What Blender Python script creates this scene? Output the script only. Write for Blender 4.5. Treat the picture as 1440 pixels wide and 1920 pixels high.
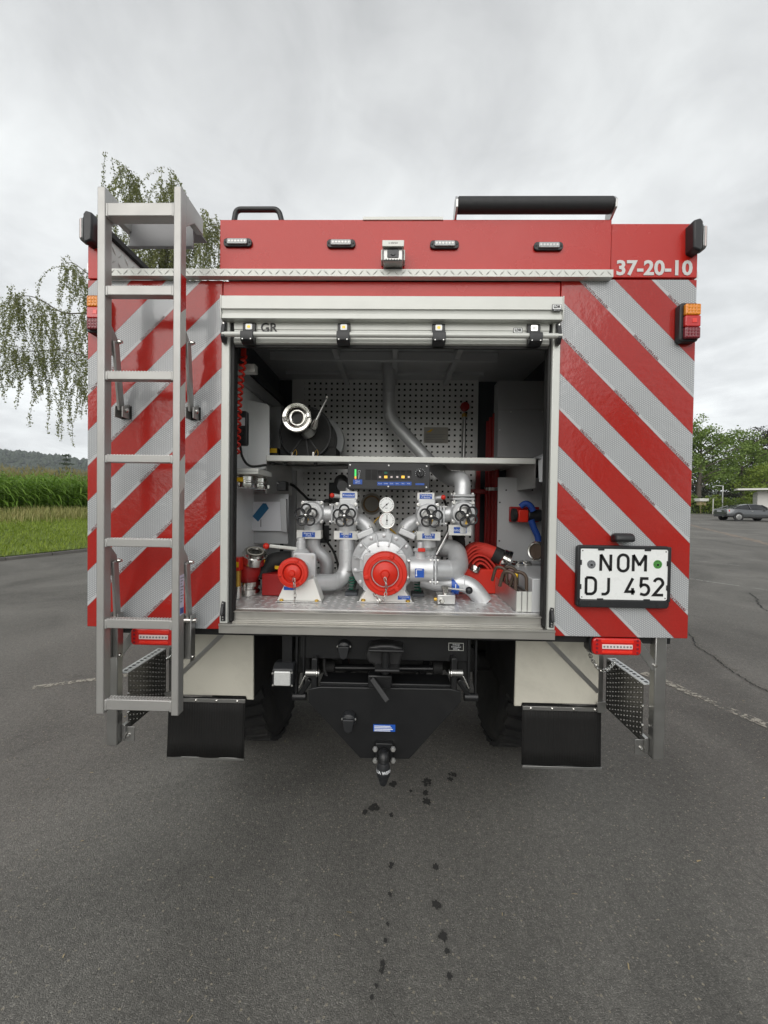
import bpy, math, random
from mathutils import Vector, Matrix
RAD = math.radians
random.seed(7)
for _o in list(bpy.data.objects): bpy.data.objects.remove(_o)
scene = bpy.context.scene
col = scene.collection

# ------------------------------------------------------------------ camera
CAM = Vector((0.03, -1.6, 1.6)); FPX = 750.0
ROT = Matrix.Rotation(RAD(1.15), 3, 'Z') @ Matrix.Rotation(RAD(90 - 0.9), 3, 'X') @ Matrix.Rotation(RAD(0.8), 3, 'Z')
cam_d = bpy.data.cameras.new('camera'); cam = bpy.data.objects.new('camera', cam_d); col.objects.link(cam)
cam.matrix_world = Matrix.Translation(CAM) @ ROT.to_4x4()
cam_d.sensor_fit = 'VERTICAL'; cam_d.sensor_height = 36.0; cam_d.lens = FPX / 1920 * 36.0
cam_d.clip_start = 0.05; cam_d.clip_end = 8000
scene.camera = cam
def ray(px, py): return ROT @ Vector(((px - 720) / FPX, (960 - py) / FPX, -1))
def at(px, py, y):                       # photo pixel -> point on the plane at depth y
    d = ray(px, py); return CAM + d * ((y - CAM.y) / d.y)
def atz(px, py, z):                      # photo pixel -> point on the horizontal plane at z
    d = ray(px, py); return CAM + d * ((z - CAM.z) / d.z)
def sc(y): return FPX / (y + 1.6)        # photo pixels per metre at depth y

# ------------------------------------------------------------------ world: overcast sky
SUN_EL, SUN_AZ = 29, 193                 # elevation, compass-like azimuth (behind the camera, a little left)
world = bpy.data.worlds.new('World'); scene.world = world; world.use_nodes = True
nt = world.node_tree; nt.nodes.clear(); L = nt.links.new
def wn(t, **k):
    n = nt.nodes.new(t)
    for a, b in k.items(): setattr(n, a, b)
    return n
out = wn('ShaderNodeOutputWorld'); bg = wn('ShaderNodeBackground'); L(bg.outputs[0], out.inputs[0])
sky = wn('ShaderNodeTexSky', sky_type='NISHITA', sun_disc=False, sun_elevation=RAD(SUN_EL), sun_rotation=RAD(SUN_AZ), dust_density=4.0)
tc = wn('ShaderNodeTexCoord'); sep = wn('ShaderNodeSeparateXYZ'); L(tc.outputs['Generated'], sep.inputs[0])
zc = wn('ShaderNodeMath', operation='MAXIMUM'); L(sep.outputs[2], zc.inputs[0]); zc.inputs[1].default_value = 0.0
za = wn('ShaderNodeMath', operation='ADD'); L(zc.outputs[0], za.inputs[0]); za.inputs[1].default_value = 0.22
dv = wn('ShaderNodeVectorMath', operation='SCALE'); inv = wn('ShaderNodeMath', operation='DIVIDE'); inv.inputs[0].default_value = 1.0
L(za.outputs[0], inv.inputs[1]); L(tc.outputs['Generated'], dv.inputs[0]); L(inv.outputs[0], dv.inputs['Scale'])
n1 = wn('ShaderNodeTexNoise'); n1.inputs['Scale'].default_value = 1.5; n1.inputs['Detail'].default_value = 7; n1.inputs['Roughness'].default_value = 0.55; n1.inputs['Distortion'].default_value = 0.35
n2 = wn('ShaderNodeTexNoise'); n2.inputs['Scale'].default_value = 4.2; n2.inputs['Detail'].default_value = 8; n2.inputs['Roughness'].default_value = 0.6; n2.inputs['Distortion'].default_value = 0.8
L(dv.outputs[0], n1.inputs['Vector']); L(dv.outputs[0], n2.inputs['Vector'])
mx = wn('ShaderNodeMix', data_type='FLOAT'); mx.inputs[0].default_value = 0.28; L(n1.outputs[0], mx.inputs[2]); L(n2.outputs[0], mx.inputs[3])
rp = wn('ShaderNodeValToRGB'); L(mx.outputs[0], rp.inputs[0])
rp.color_ramp.elements[0].position = 0.36; rp.color_ramp.elements[0].color = (0.44, 0.45, 0.455, 1)
rp.color_ramp.elements[1].position = 0.64; rp.color_ramp.elements[1].color = (0.70, 0.715, 0.715, 1)
e = rp.color_ramp.elements.new(0.5); e.color = (0.57, 0.58, 0.585, 1)
gr = wn('ShaderNodeValToRGB'); L(zc.outputs[0], gr.inputs[0])
gr.color_ramp.elements[0].position = 0.0; gr.color_ramp.elements[0].color = (1.16, 1.17, 1.17, 1)
gr.color_ramp.elements[1].position = 0.85; gr.color_ramp.elements[1].color = (0.70, 0.70, 0.70, 1)
e = gr.color_ramp.elements.new(0.35); e.color = (1.10, 1.11, 1.11, 1)
mul = wn('ShaderNodeMix', data_type='RGBA', blend_type='MULTIPLY'); mul.inputs[0].default_value = 1.0
L(rp.outputs[0], mul.inputs[6]); L(gr.outputs[0], mul.inputs[7])
skm = wn('ShaderNodeMix', data_type='RGBA', blend_type='MULTIPLY'); skm.inputs[0].default_value = 1.0; skm.inputs[7].default_value = (0.1, 0.1, 0.1, 1)
L(sky.outputs[0], skm.inputs[6])
fm = wn('ShaderNodeMix', data_type='RGBA'); fm.inputs[0].default_value = 0.96; L(skm.outputs[2], fm.inputs[6]); L(mul.outputs[2], fm.inputs[7])
L(fm.outputs[2], bg.inputs[0]); bg.inputs[1].default_value = 1.0

# ------------------------------------------------------------------ sun (veiled by cloud, very soft)
sd = bpy.data.lights.new('sun', 'SUN'); sd.energy = 1.5; sd.angle = RAD(70); sd.color = (1.0, 0.97, 0.93)
sun = bpy.data.objects.new('sun', sd); col.objects.link(sun)
az = RAD(SUN_AZ); el = RAD(SUN_EL)
to_sun = Vector((math.sin(az) * math.cos(el), math.cos(az) * math.cos(el), math.sin(el)))
sun.rotation_euler = to_sun.to_track_quat('Z', 'Y').to_euler(); sun.location = (0, 0, 30)

vs = scene.view_settings; scene.display_settings.display_device = 'sRGB'
vs.view_transform = 'Standard'; vs.look = 'None'; vs.exposure = 0.6; vs.gamma = 1.0; vs.use_curve_mapping = False
scene.cycles.max_bounces = 8; scene.cycles.transparent_max_bounces = 12
try: scene.cycles.use_denoising = True
except Exception: pass

# ------------------------------------------------------------------ materials
MATS = {}
def new_mat(name):
    m = bpy.data.materials.new(name); m.use_nodes = True; t = m.node_tree; t.nodes.clear()
    o = t.nodes.new('ShaderNodeOutputMaterial'); b = t.nodes.new('ShaderNodeBsdfPrincipled'); t.links.new(b.outputs[0], o.inputs[0])
    MATS[name] = m; return m, t, b
def nd(t, typ, **k):
    n = t.nodes.new(typ)
    for a, b in k.items(): setattr(n, a, b)
    return n
def noise(t, vec, scale, detail=4, rough=0.55, dist=0.0):
    n = nd(t, 'ShaderNodeTexNoise'); n.inputs['Scale'].default_value = scale; n.inputs['Detail'].default_value = detail
    n.inputs['Roughness'].default_value = rough; n.inputs['Distortion'].default_value = dist
    t.links.new(vec, n.inputs['Vector']); return n.outputs[0]
def ramp(t, fac, stops):
    r = nd(t, 'ShaderNodeValToRGB'); t.links.new(fac, r.inputs[0]); el = r.color_ramp.elements
    while len(el) < len(stops): el.new(0.5)
    for e, (p, c) in zip(el, stops): e.position = p; e.color = (*c, 1) if len(c) == 3 else c
    return r.outputs[0]
def g3(v): return (v, v, v)
def mixc(t, f, a, b, mode='MIX'):
    m = nd(t, 'ShaderNodeMix', data_type='RGBA', blend_type=mode)
    for i, v in ((0, f), (6, a), (7, b)):
        if hasattr(v, 'is_linked') or hasattr(v, 'links'): t.links.new(v, m.inputs[i])
        elif i == 0: m.inputs[0].default_value = v
        else: m.inputs[i].default_value = (*v, 1)
    return m.outputs[2]
def mth(t, op, a, b=None):
    m = nd(t, 'ShaderNodeMath', operation=op)
    for i, v in enumerate((a, b)):
        if v is None: continue
        if hasattr(v, 'links'): t.links.new(v, m.inputs[i])
        else: m.inputs[i].default_value = v
    return m.outputs[0]
def bumpn(t, b, h, strength, dist=0.001):
    n = nd(t, 'ShaderNodeBump'); n.inputs['Strength'].default_value = strength; n.inputs['Distance'].default_value = dist
    t.links.new(h, n.inputs['Height']); t.links.new(n.outputs[0], b.inputs['Normal'])
def objv(t): return nd(t, 'ShaderNodeTexCoord').outputs['Object']
def mat(name, c, rough=0.5, metal=0.0, var=0.12, vs=9.0, bump=0.0, bs=200.0, bd=0.0006, coat=0.0, emit=None, es=0.0, rv=0.12, trans=0.0, alpha=None, dirt=0.0):
    m, t, b = new_mat(name); v = objv(t)
    n = noise(t, v, vs, 6, 0.62)
    cc = mixc(t, n, tuple(x * (1 - var) for x in c), tuple(min(1, x * (1 + var)) for x in c))
    if dirt:
        n3 = noise(t, v, 3.3, 8, 0.7, 0.4)
        cc = mixc(t, mth(t, 'MULTIPLY', ramp(t, n3, [(0.5, g3(0)), (0.75, g3(1))]), dirt), cc, (0.16, 0.145, 0.12))
    t.links.new(cc, b.inputs['Base Color'])
    r = nd(t, 'ShaderNodeMapRange'); t.links.new(noise(t, v, vs * 2.7, 5), r.inputs[0])
    r.inputs[3].default_value = max(0.02, rough - rv); r.inputs[4].default_value = min(1, rough + rv); t.links.new(r.outputs[0], b.inputs['Roughness'])
    b.inputs['Metallic'].default_value = metal; b.inputs['Coat Weight'].default_value = coat; b.inputs['Coat Roughness'].default_value = 0.08
    b.inputs['Transmission Weight'].default_value = trans
    if emit: b.inputs['Emission Color'].default_value = (*emit, 1); b.inputs['Emission Strength'].default_value = es
    if bump: bumpn(t, b, noise(t, v, bs, 3), bump, bd)
    return m
mat('red_paint', (0.46, 0.015, 0.009), 0.26, 0, 0.05, 2.5, 0.6, 230, 0.0010, coat=0.0, rv=0.08)
mat('red_gloss', (0.47, 0.010, 0.008), 0.28, 0, 0.10, 8, 0.15, 60, coat=0.3)
mat('red_cap', (0.60, 0.022, 0.008), 0.44, 0, 0.08, 14, 0.25, 90, 0.0008)
mat('red_dark', (0.33, 0.010, 0.010), 0.42, 0, 0.15, 10, 0.2, 120)
mat('hose_red', (0.50, 0.030, 0.018), 0.72, 0, 0.12, 30, 0.5, 700, 0.0006)
mat('cream_alu', (0.60, 0.61, 0.575), 0.38, 0.15, 0.04, 4, 0.08, 400, dirt=0.06)
mat('cream_panel', (0.60, 0.58, 0.50), 0.45, 0, 0.06, 3, 0.1, 300, dirt=0.28)
mat('alu', (0.56, 0.56, 0.55), 0.36, 0.9, 0.08, 6, 0.10, 500, dirt=0.05)
mat('alu_sill', (0.46, 0.45, 0.42), 0.40, 0.8, 0.10, 5, 0.10, 300, dirt=0.12)
mat('ladder_alu', (0.41, 0.405, 0.39), 0.45, 0.55, 0.07, 5, 0.15, 450, 0.0004, dirt=0.06)
mat('steel', (0.40, 0.40, 0.39), 0.33, 0.9, 0.12, 10, 0.15, 300, dirt=0.10)
mat('chrome', (0.66, 0.65, 0.62), 0.17, 1.0, 0.06, 20, rv=0.08)
mat('silver_paint', (0.60, 0.61, 0.62), 0.40, 0.45, 0.12, 14, 0.5, 120, 0.0010, dirt=0.12)
mat('grey_box', (0.50, 0.51, 0.52), 0.5, 0.1, 0.06, 4, 0.15, 300)
mat('dark_steel', (0.20, 0.195, 0.185), 0.40, 0.85, 0.15, 10, 0.15, 300, dirt=0.15)
mat('floor_alu', (0.66, 0.66, 0.66), 0.42, 0.6, 0.08, 6, 0.10, 500, dirt=0.05)
mat('grey_inside', (0.46, 0.47, 0.48), 0.5, 0.2, 0.10, 3, 0.15, 200)
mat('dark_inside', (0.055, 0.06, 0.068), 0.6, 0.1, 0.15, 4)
mat('step_grey', (0.22, 0.22, 0.225), 0.5, 0.1, 0.06, 5, 0.1, 300)
mat('white_inside', (0.84, 0.85, 0.85), 0.42, 0, 0.05, 3, 0.1, 300)
mat('black_plastic', (0.016, 0.017, 0.019), 0.42, 0, 0.2, 12, 0.25, 350, dirt=0.03)
mat('black_rubber', (0.013, 0.013, 0.013), 0.72, 0, 0.25, 9, 0.3, 120, 0.001, dirt=0.06)
mat('black_paint', (0.010, 0.0105, 0.0115), 0.36, 0.1, 0.2, 7, 0.25, 240, dirt=0.03)
mat('black_coupling', (0.035, 0.035, 0.036), 0.45, 0.5, 0.2, 12, 0.3, 160)
mat('roller', (0.022, 0.023, 0.025), 0.62, 0, 0.15, 20, 0.3, 300)
mat('lens_clear', (0.27, 0.28, 0.28), 0.14, 0.35, 0.25, 150, 0.5, 220, 0.002)
mat('lens_amber', (0.78, 0.26, 0.008), 0.16, 0, 0.2, 120, 0.4, 200, 0.002, coat=0.6)
mat('lens_red', (0.52, 0.010, 0.008), 0.14, 0, 0.22, 120, 0.4, 200, 0.002, coat=0.6)
mat('lens_red_bright', (0.80, 0.03, 0.015), 0.14, 0, 0.15, 120, coat=0.6)
mat('lens_dark_red', (0.20, 0.012, 0.022), 0.14, 0, 0.3, 120, 0.4, 200, 0.002, coat=0.6)
mat('lamp_glass', (0.62, 0.63, 0.62), 0.15, 0.2, 0.2, 160, 0.5, 180, 0.002)
mat('lens_white', (0.72, 0.62, 0.60), 0.15, 0, 0.12, 200)
mat('plate_white', (0.82, 0.84, 0.83), 0.28, 0, 0.02, 10, coat=0.3)
mat('ink_black', (0.008, 0.008, 0.009), 0.35, 0, 0.1, 20)
mat('ink_dark_red', (0.14, 0.008, 0.014), 0.45, 0, 0.1, 40)
mat('ink_white', (0.80, 0.82, 0.84), 0.45, 0, 0.03, 40)
mat('letter_silver', (0.58, 0.58, 0.57), 0.40, 0.1, 0.08, 90)
mat('label_blue', (0.012, 0.085, 0.42), 0.35, 0, 0.08, 20)
mat('label_cream', (0.70, 0.70, 0.67), 0.4, 0, 0.03, 10)
mat('label_lilac', (0.62, 0.60, 0.74), 0.4, 0, 0.04, 30)
mat('sticker_green', (0.075, 0.30, 0.055), 0.5, 0, 0.35, 160)
mat('sticker_grey', (0.20, 0.21, 0.22), 0.5, 0, 0.8, 260)
mat('yellow', (0.75, 0.46, 0.01), 0.4, 0, 0.08, 20)
mat('brass', (0.60, 0.38, 0.08), 0.35, 0.8, 0.15, 20)
mat('brown_handle', (0.085, 0.058, 0.042), 0.45, 0.2, 0.2, 20)
mat('tan_ring', (0.34, 0.22, 0.11), 0.5, 0, 0.12, 14)
mat('pale_lid', (0.40, 0.38, 0.33), 0.5, 0, 0.06, 14)
mat('tape_blue', (0.018, 0.13, 0.27), 0.55, 0, 0.15, 30, 0.3, 100)
mat('strap_blue', (0.012, 0.06, 0.30), 0.6, 0, 0.2, 40, 0.4, 300)
mat('spring_green', (0.01, 0.11, 0.07), 0.5, 0, 0.1, 20)
mat('paper', (0.66, 0.67, 0.70), 0.6, 0, 0.03, 6)
mat('led_green', (0.05, 0.6, 0.12), 0.4, emit=(0.10, 0.9, 0.2), es=0.5)
mat('led_amber', (0.8, 0.45, 0.03), 0.4, emit=(1.0, 0.55, 0.08), es=0.45)
mat('led_red', (0.7, 0.08, 0.03), 0.4, emit=(1.0, 0.12, 0.03), es=0.4)
mat('screw', (0.62, 0.62, 0.60), 0.35, 0.8, 0.1, 40)
mat('tyre', (0.012, 0.012, 0.0125), 0.75, 0, 0.3, 5, 0.4, 60, 0.002, dirt=0.18)
mat('rim', (0.03, 0.03, 0.032), 0.5, 0.4, 0.2, 6, dirt=0.1)
mat('underbody', (0.012, 0.0125, 0.013), 0.7, 0, 0.2, 4, dirt=0.08)
mat('glass_dark', (0.02, 0.022, 0.025), 0.06, 0, 0.2, 6, rv=0.03)
# retro-reflective chevron films: red / silver at 45 degrees, silver with its honeycomb cells
def chevron(name, sgn, u0):
    m, t, b = new_mat(name); v = objv(t)
    s = nd(t, 'ShaderNodeSeparateXYZ'); t.links.new(v, s.inputs[0])
    u = mth(t, 'ADD', s.outputs[2], mth(t, 'MULTIPLY', s.outputs[0], sgn))
    u = mth(t, 'SUBTRACT', u, u0)
    f = mth(t, 'FRACT', mth(t, 'DIVIDE', u, 0.2855))          # 0..0.5 red, 0.5..1 silver (going up)
    silver = mth(t, 'GREATER_THAN', f, 0.5)
    edge = mth(t, 'GREATER_THAN', mth(t, 'ABSOLUTE', mth(t, 'SUBTRACT', mth(t, 'ABSOLUTE', mth(t, 'SUBTRACT', f, 0.5)), 0.25)), 0.2435)
    strip = mth(t, 'MULTIPLY', silver, mth(t, 'LESS_THAN', f, 0.555))   # plain printed margin of the silver film
    mp = nd(t, 'ShaderNodeMapping'); t.links.new(v, mp.inputs[0]); mp.inputs['Scale'].default_value = (1, 0.0, 1)
    vo = nd(t, 'ShaderNodeTexVoronoi', feature='F1'); vo.inputs['Scale'].default_value = 165; vo.inputs['Randomness'].default_value = 0.55
    t.links.new(mp.outputs[0], vo.inputs['Vector'])
    kk = 2*math.pi/0.0072; xx = s.outputs[0]; zz = s.outputs[2]            # hexagonal cells
    def wv(a_, b_): return mth(t, 'COSINE', mth(t, 'MULTIPLY', mth(t, 'ADD', mth(t, 'MULTIPLY', xx, a_), mth(t, 'MULTIPLY', zz, b_)), kk))
    hx = mth(t, 'ADD', wv(1.0, 0.0), mth(t, 'ADD', wv(0.5, 0.866), wv(0.5, -0.866)))
    cell = ramp(t, mth(t, 'MULTIPLY', mth(t, 'ADD', hx, 1.5), 0.2222), [(0.0, (0.29, 0.305, 0.32)), (0.25, (0.36, 0.375, 0.39)), (0.6, (0.53, 0.545, 0.55))])
    big = noise(t, v, 5, 5)
    sil = mixc(t, strip, cell, (0.50, 0.51, 0.52))
    redc = mixc(t, vo.outputs['Distance'], (0.42, 0.010, 0.005), (0.33, 0.008, 0.004))
    c = mixc(t, silver, redc, sil)
    c = mixc(t, mth(t, 'MULTIPLY', edge, 0.55), c, (0.20, 0.07, 0.07))
    c = mixc(t, mth(t, 'MULTIPLY', big, 0.18), c, (0.16, 0.15, 0.14))
    t.links.new(c, b.inputs['Base Color'])
    b.inputs['Roughness'].default_value = 0.13; b.inputs['Coat Weight'].default_value = 0.0; b.inputs['Coat Roughness'].default_value = 0.05
    h = mth(t, 'ADD', mth(t, 'MULTIPLY', noise(t, mp.outputs[0], 48, 3), 1.0), mth(t, 'MULTIPLY', noise(t, mp.outputs[0], 9, 3), 2.0))
    bumpn(t, b, h, 0.5, 0.0014)
    return m
PL = at(416, 821, 0); chevron('chevron_left', -1.0, PL.z - PL.x)
PR = at(1048, 697.7, 0); chevron('chevron_right', 1.0, PR.z + PR.x)

# perforated back board
m, t, b = new_mat('perforated_board'); v = objv(t); s = nd(t, 'ShaderNodeSeparateXYZ'); t.links.new(v, s.inputs[0])
def cellmask(o, ph):
    f = mth(t, 'FRACT', mth(t, 'DIVIDE', mth(t, 'SUBTRACT', o, ph), 0.038)); return mth(t, 'LESS_THAN', mth(t, 'ABSOLUTE', mth(t, 'SUBTRACT', f, 0.5)), 0.175)
hole = mth(t, 'MULTIPLY', cellmask(s.outputs[0], 0.009), cellmask(s.outputs[2], 0.01))
inx = mth(t, 'LESS_THAN', mth(t, 'ABSOLUTE', mth(t, 'SUBTRACT', s.outputs[0], 0.0)), 0.575)
hole = mth(t, 'MULTIPLY', hole, inx)
cc = mixc(t, noise(t, v, 4, 5), (0.70, 0.70, 0.69), (0.78, 0.78, 0.77)); cc = mixc(t, hole, cc, (0.008, 0.008, 0.008))
t.links.new(cc, b.inputs['Base Color']); b.inputs['Roughness'].default_value = 0.42; b.inputs['Metallic'].default_value = 0.3
bumpn(t, b, mth(t, 'SUBTRACT', 1.0, hole), 1.0, 0.002)

# asphalt: dark binder with pale aggregate, patches of wear
def asphalt(name, lo, hi):
    m, t, b = new_mat(name); v = objv(t)
    vo = nd(t, 'ShaderNodeTexVoronoi'); vo.inputs['Scale'].default_value = 290; t.links.new(v, vo.inputs['Vector'])
    vo2 = nd(t, 'ShaderNodeTexVoronoi'); vo2.inputs['Scale'].default_value = 95; t.links.new(v, vo2.inputs['Vector'])
    s1 = nd(t, 'ShaderNodeSeparateColor'); t.links.new(vo.outputs['Color'], s1.inputs[0])
    s2 = nd(t, 'ShaderNodeSeparateColor'); t.links.new(vo2.outputs['Color'], s2.inputs[0])
    base = mixc(t, noise(t, v, 1.1, 8, 0.65, 0.4), lo, hi)
    base = mixc(t, ramp(t, noise(t, v, 34, 6, 0.7), [(0.35, g3(0.0)), (0.75, g3(0.6))]), base, (0.034, 0.033, 0.031))
    agg = ramp(t, s1.outputs[0], [(0.0, (0.045, 0.044, 0.042)), (0.45, (0.085, 0.082, 0.077)), (0.78, (0.150, 0.146, 0.135)), (0.93, (0.27, 0.26, 0.24)), (1.0, (0.40, 0.38, 0.34))])
    pt = ramp(t, noise(t, v, 0.33, 7, 0.6, 1.2), [(0.36, g3(0.72)), (0.50, g3(1.0)), (0.66, g3(1.28))])
    stn = ramp(t, noise(t, v, 0.85, 9, 0.72, 0.8), [(0.60, g3(1.0)), (0.70, g3(0.74))])
    c = mixc(t, 0.38, base, agg); c = mixc(t, 1.0, c, pt, 'MULTIPLY'); c = mixc(t, 1.0, c, stn, 'MULTIPLY')
    st = mth(t, 'MULTIPLY', mth(t, 'GREATER_THAN', s2.outputs[1], 0.955), mth(t, 'LESS_THAN', vo2.outputs['Distance'], 0.42))
    c = mixc(t, mth(t, 'MULTIPLY', st, 0.7), c, (0.30, 0.27, 0.21))
    t.links.new(c, b.inputs['Base Color']); b.inputs['Roughness'].default_value = 0.82; b.inputs['Specular IOR Level'].default_value = 0.35
    h = mth(t, 'ADD', mth(t, 'MULTIPLY', vo.outputs['Distance'], -1.0), mth(t, 'MULTIPLY', noise(t, v, 60, 4), 1.5))
    bumpn(t, b, h, 0.7, 0.0035); return m
asphalt('asphalt', (0.138, 0.132, 0.119), (0.220, 0.212, 0.190))
def worn(name, c, thr, scale=26):
    m, t, b = new_mat(name); v = objv(t); o = [n for n in t.nodes if n.type == 'OUTPUT_MATERIAL'][0]
    n = mth(t, 'ADD', mth(t, 'MULTIPLY', noise(t, v, scale, 8, 0.75), 0.7), mth(t, 'MULTIPLY', noise(t, v, 2.2, 4), 0.3))
    k = ramp(t, n, [(thr - 0.03, g3(0)), (thr + 0.03, g3(1))])
    t.links.new(mixc(t, noise(t, v, 90, 4), c, tuple(x * 0.6 for x in c)), b.inputs['Base Color']); b.inputs['Roughness'].default_value = 0.85
    tr = nd(t, 'ShaderNodeBsdfTransparent'); ms = nd(t, 'ShaderNodeMixShader')
    t.links.new(k, ms.inputs[0]); t.links.new(tr.outputs[0], ms.inputs[1]); t.links.new(b.outputs[0], ms.inputs[2]); t.links.new(ms.outputs[0], o.inputs[0])
worn('paint_worn', (0.42, 0.40, 0.34), 0.505); worn('paint_thin', (0.40, 0.40, 0.37), 0.48); worn('sand_worn', (0.27, 0.22, 0.175), 0.44, 14)
worn('crack_dark', (0.016, 0.016, 0.015), 0.40, 40); worn('crack_edge', (0.20, 0.19, 0.165), 0.52, 30)
worn('wet', (0.034, 0.033, 0.031), 0.43, 48)
mat('kerb_stone', (0.13, 0.125, 0.115), 0.85, 0, 0.3, 5, 0.5, 60, 0.004)
mat('soil', (0.10, 0.075, 0.045), 0.95, 0, 0.3, 3, 0.6, 20, 0.02)

def leafmat(name, a, bcol, sc_=0.6, trans=0.25, rough=0.55):
    m, t, b = new_mat(name); v = nd(t, 'ShaderNodeNewGeometry'); o = [n for n in t.nodes if n.type == 'OUTPUT_MATERIAL'][0]
    rnd = v.outputs['Random Per Island']; n = noise(t, v.outputs['Position'], sc_, 4)
    f = mth(t, 'ADD', mth(t, 'MULTIPLY', rnd, 0.5), mth(t, 'MULTIPLY', n, 0.55))
    c = mixc(t, f, a, bcol); t.links.new(c, b.inputs['Base Color']); b.inputs['Roughness'].default_value = rough; b.inputs['Specular IOR Level'].default_value = 0.3
    tl = nd(t, 'ShaderNodeBsdfTranslucent'); t.links.new(c, tl.inputs[0]); ms = nd(t, 'ShaderNodeMixShader'); ms.inputs[0].default_value = trans
    t.links.new(b.outputs[0], ms.inputs[1]); t.links.new(tl.outputs[0], ms.inputs[2]); t.links.new(ms.outputs[0], o.inputs[0])
leafmat('birch_leaf', (0.115, 0.140, 0.050), (0.310, 0.330, 0.140), 0.6, 0.4)
leafmat('maple_leaf', (0.060, 0.115, 0.020), (0.210, 0.290, 0.070), 0.25)
leafmat('dark_leaf', (0.018, 0.022, 0.016), (0.050, 0.052, 0.036), 0.25)
leafmat('shrub_leaf', (0.090, 0.160, 0.022), (0.280, 0.340, 0.065), 0.5)
leafmat('corn_leaf', (0.100, 0.210, 0.022), (0.280, 0.440, 0.075), 0.7, 0.35)
leafmat('corn_tassel', (0.22, 0.19, 0.08), (0.32, 0.28, 0.13), 0.7)
leafmat('grass_leaf', (0.150, 0.230, 0.025), (0.350, 0.430, 0.070), 0.5)
leafmat('weed_leaf', (0.18, 0.25, 0.055), (0.50, 0.43, 0.20), 1.3)
m, t, b = new_mat('flap_rubber'); v = objv(t); s = nd(t, 'ShaderNodeSeparateXYZ'); t.links.new(v, s.inputs[0]); n_ = noise(t, v, 6, 6, 0.65)
t.links.new(mixc(t, n_, (0.007, 0.007, 0.007), (0.015, 0.0145, 0.014)), b.inputs['Base Color']); b.inputs['Roughness'].default_value = 0.65; b.inputs['Specular IOR Level'].default_value = 0.25
bumpn(t, b, mth(t, 'ABSOLUTE', mth(t, 'SINE', mth(t, 'MULTIPLY', s.outputs[0], 260.0))), 0.45, 0.002)
leafmat('forest_leaf', (0.022, 0.036, 0.016), (0.055, 0.080, 0.034), 0.03)
mat('bark', (0.10, 0.085, 0.07), 0.9, 0, 0.4, 8, 0.8, 30, 0.02)
mat('birch_bark', (0.45, 0.43, 0.40), 0.8, 0, 0.5, 5, 0.6, 20, 0.01)
mat('grass_ground', (0.13, 0.18, 0.035), 0.95, 0, 0.5, 1.7, 0.8, 14, 0.03)
mat('field_ground', (0.075, 0.085, 0.030), 0.95, 0, 0.4, 0.3)
mat('hill_ground', (0.030, 0.045, 0.022), 1.0, 0, 0.35, 0.02)
mat('car_paint', (0.105, 0.11, 0.115), 0.22, 0.75, 0.04, 2, coat=0.8)
mat('shed_wall', (0.62, 0.61, 0.58), 0.7, 0, 0.08, 3)
mat('shed_roof', (0.20, 0.20, 0.20), 0.7, 0, 0.15, 3)
mat('shed_blue', (0.018, 0.022, 0.12), 0.5, 0, 0.1, 3)
mat('wood_pale', (0.34, 0.27, 0.15), 0.8, 0, 0.2, 6)

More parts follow.
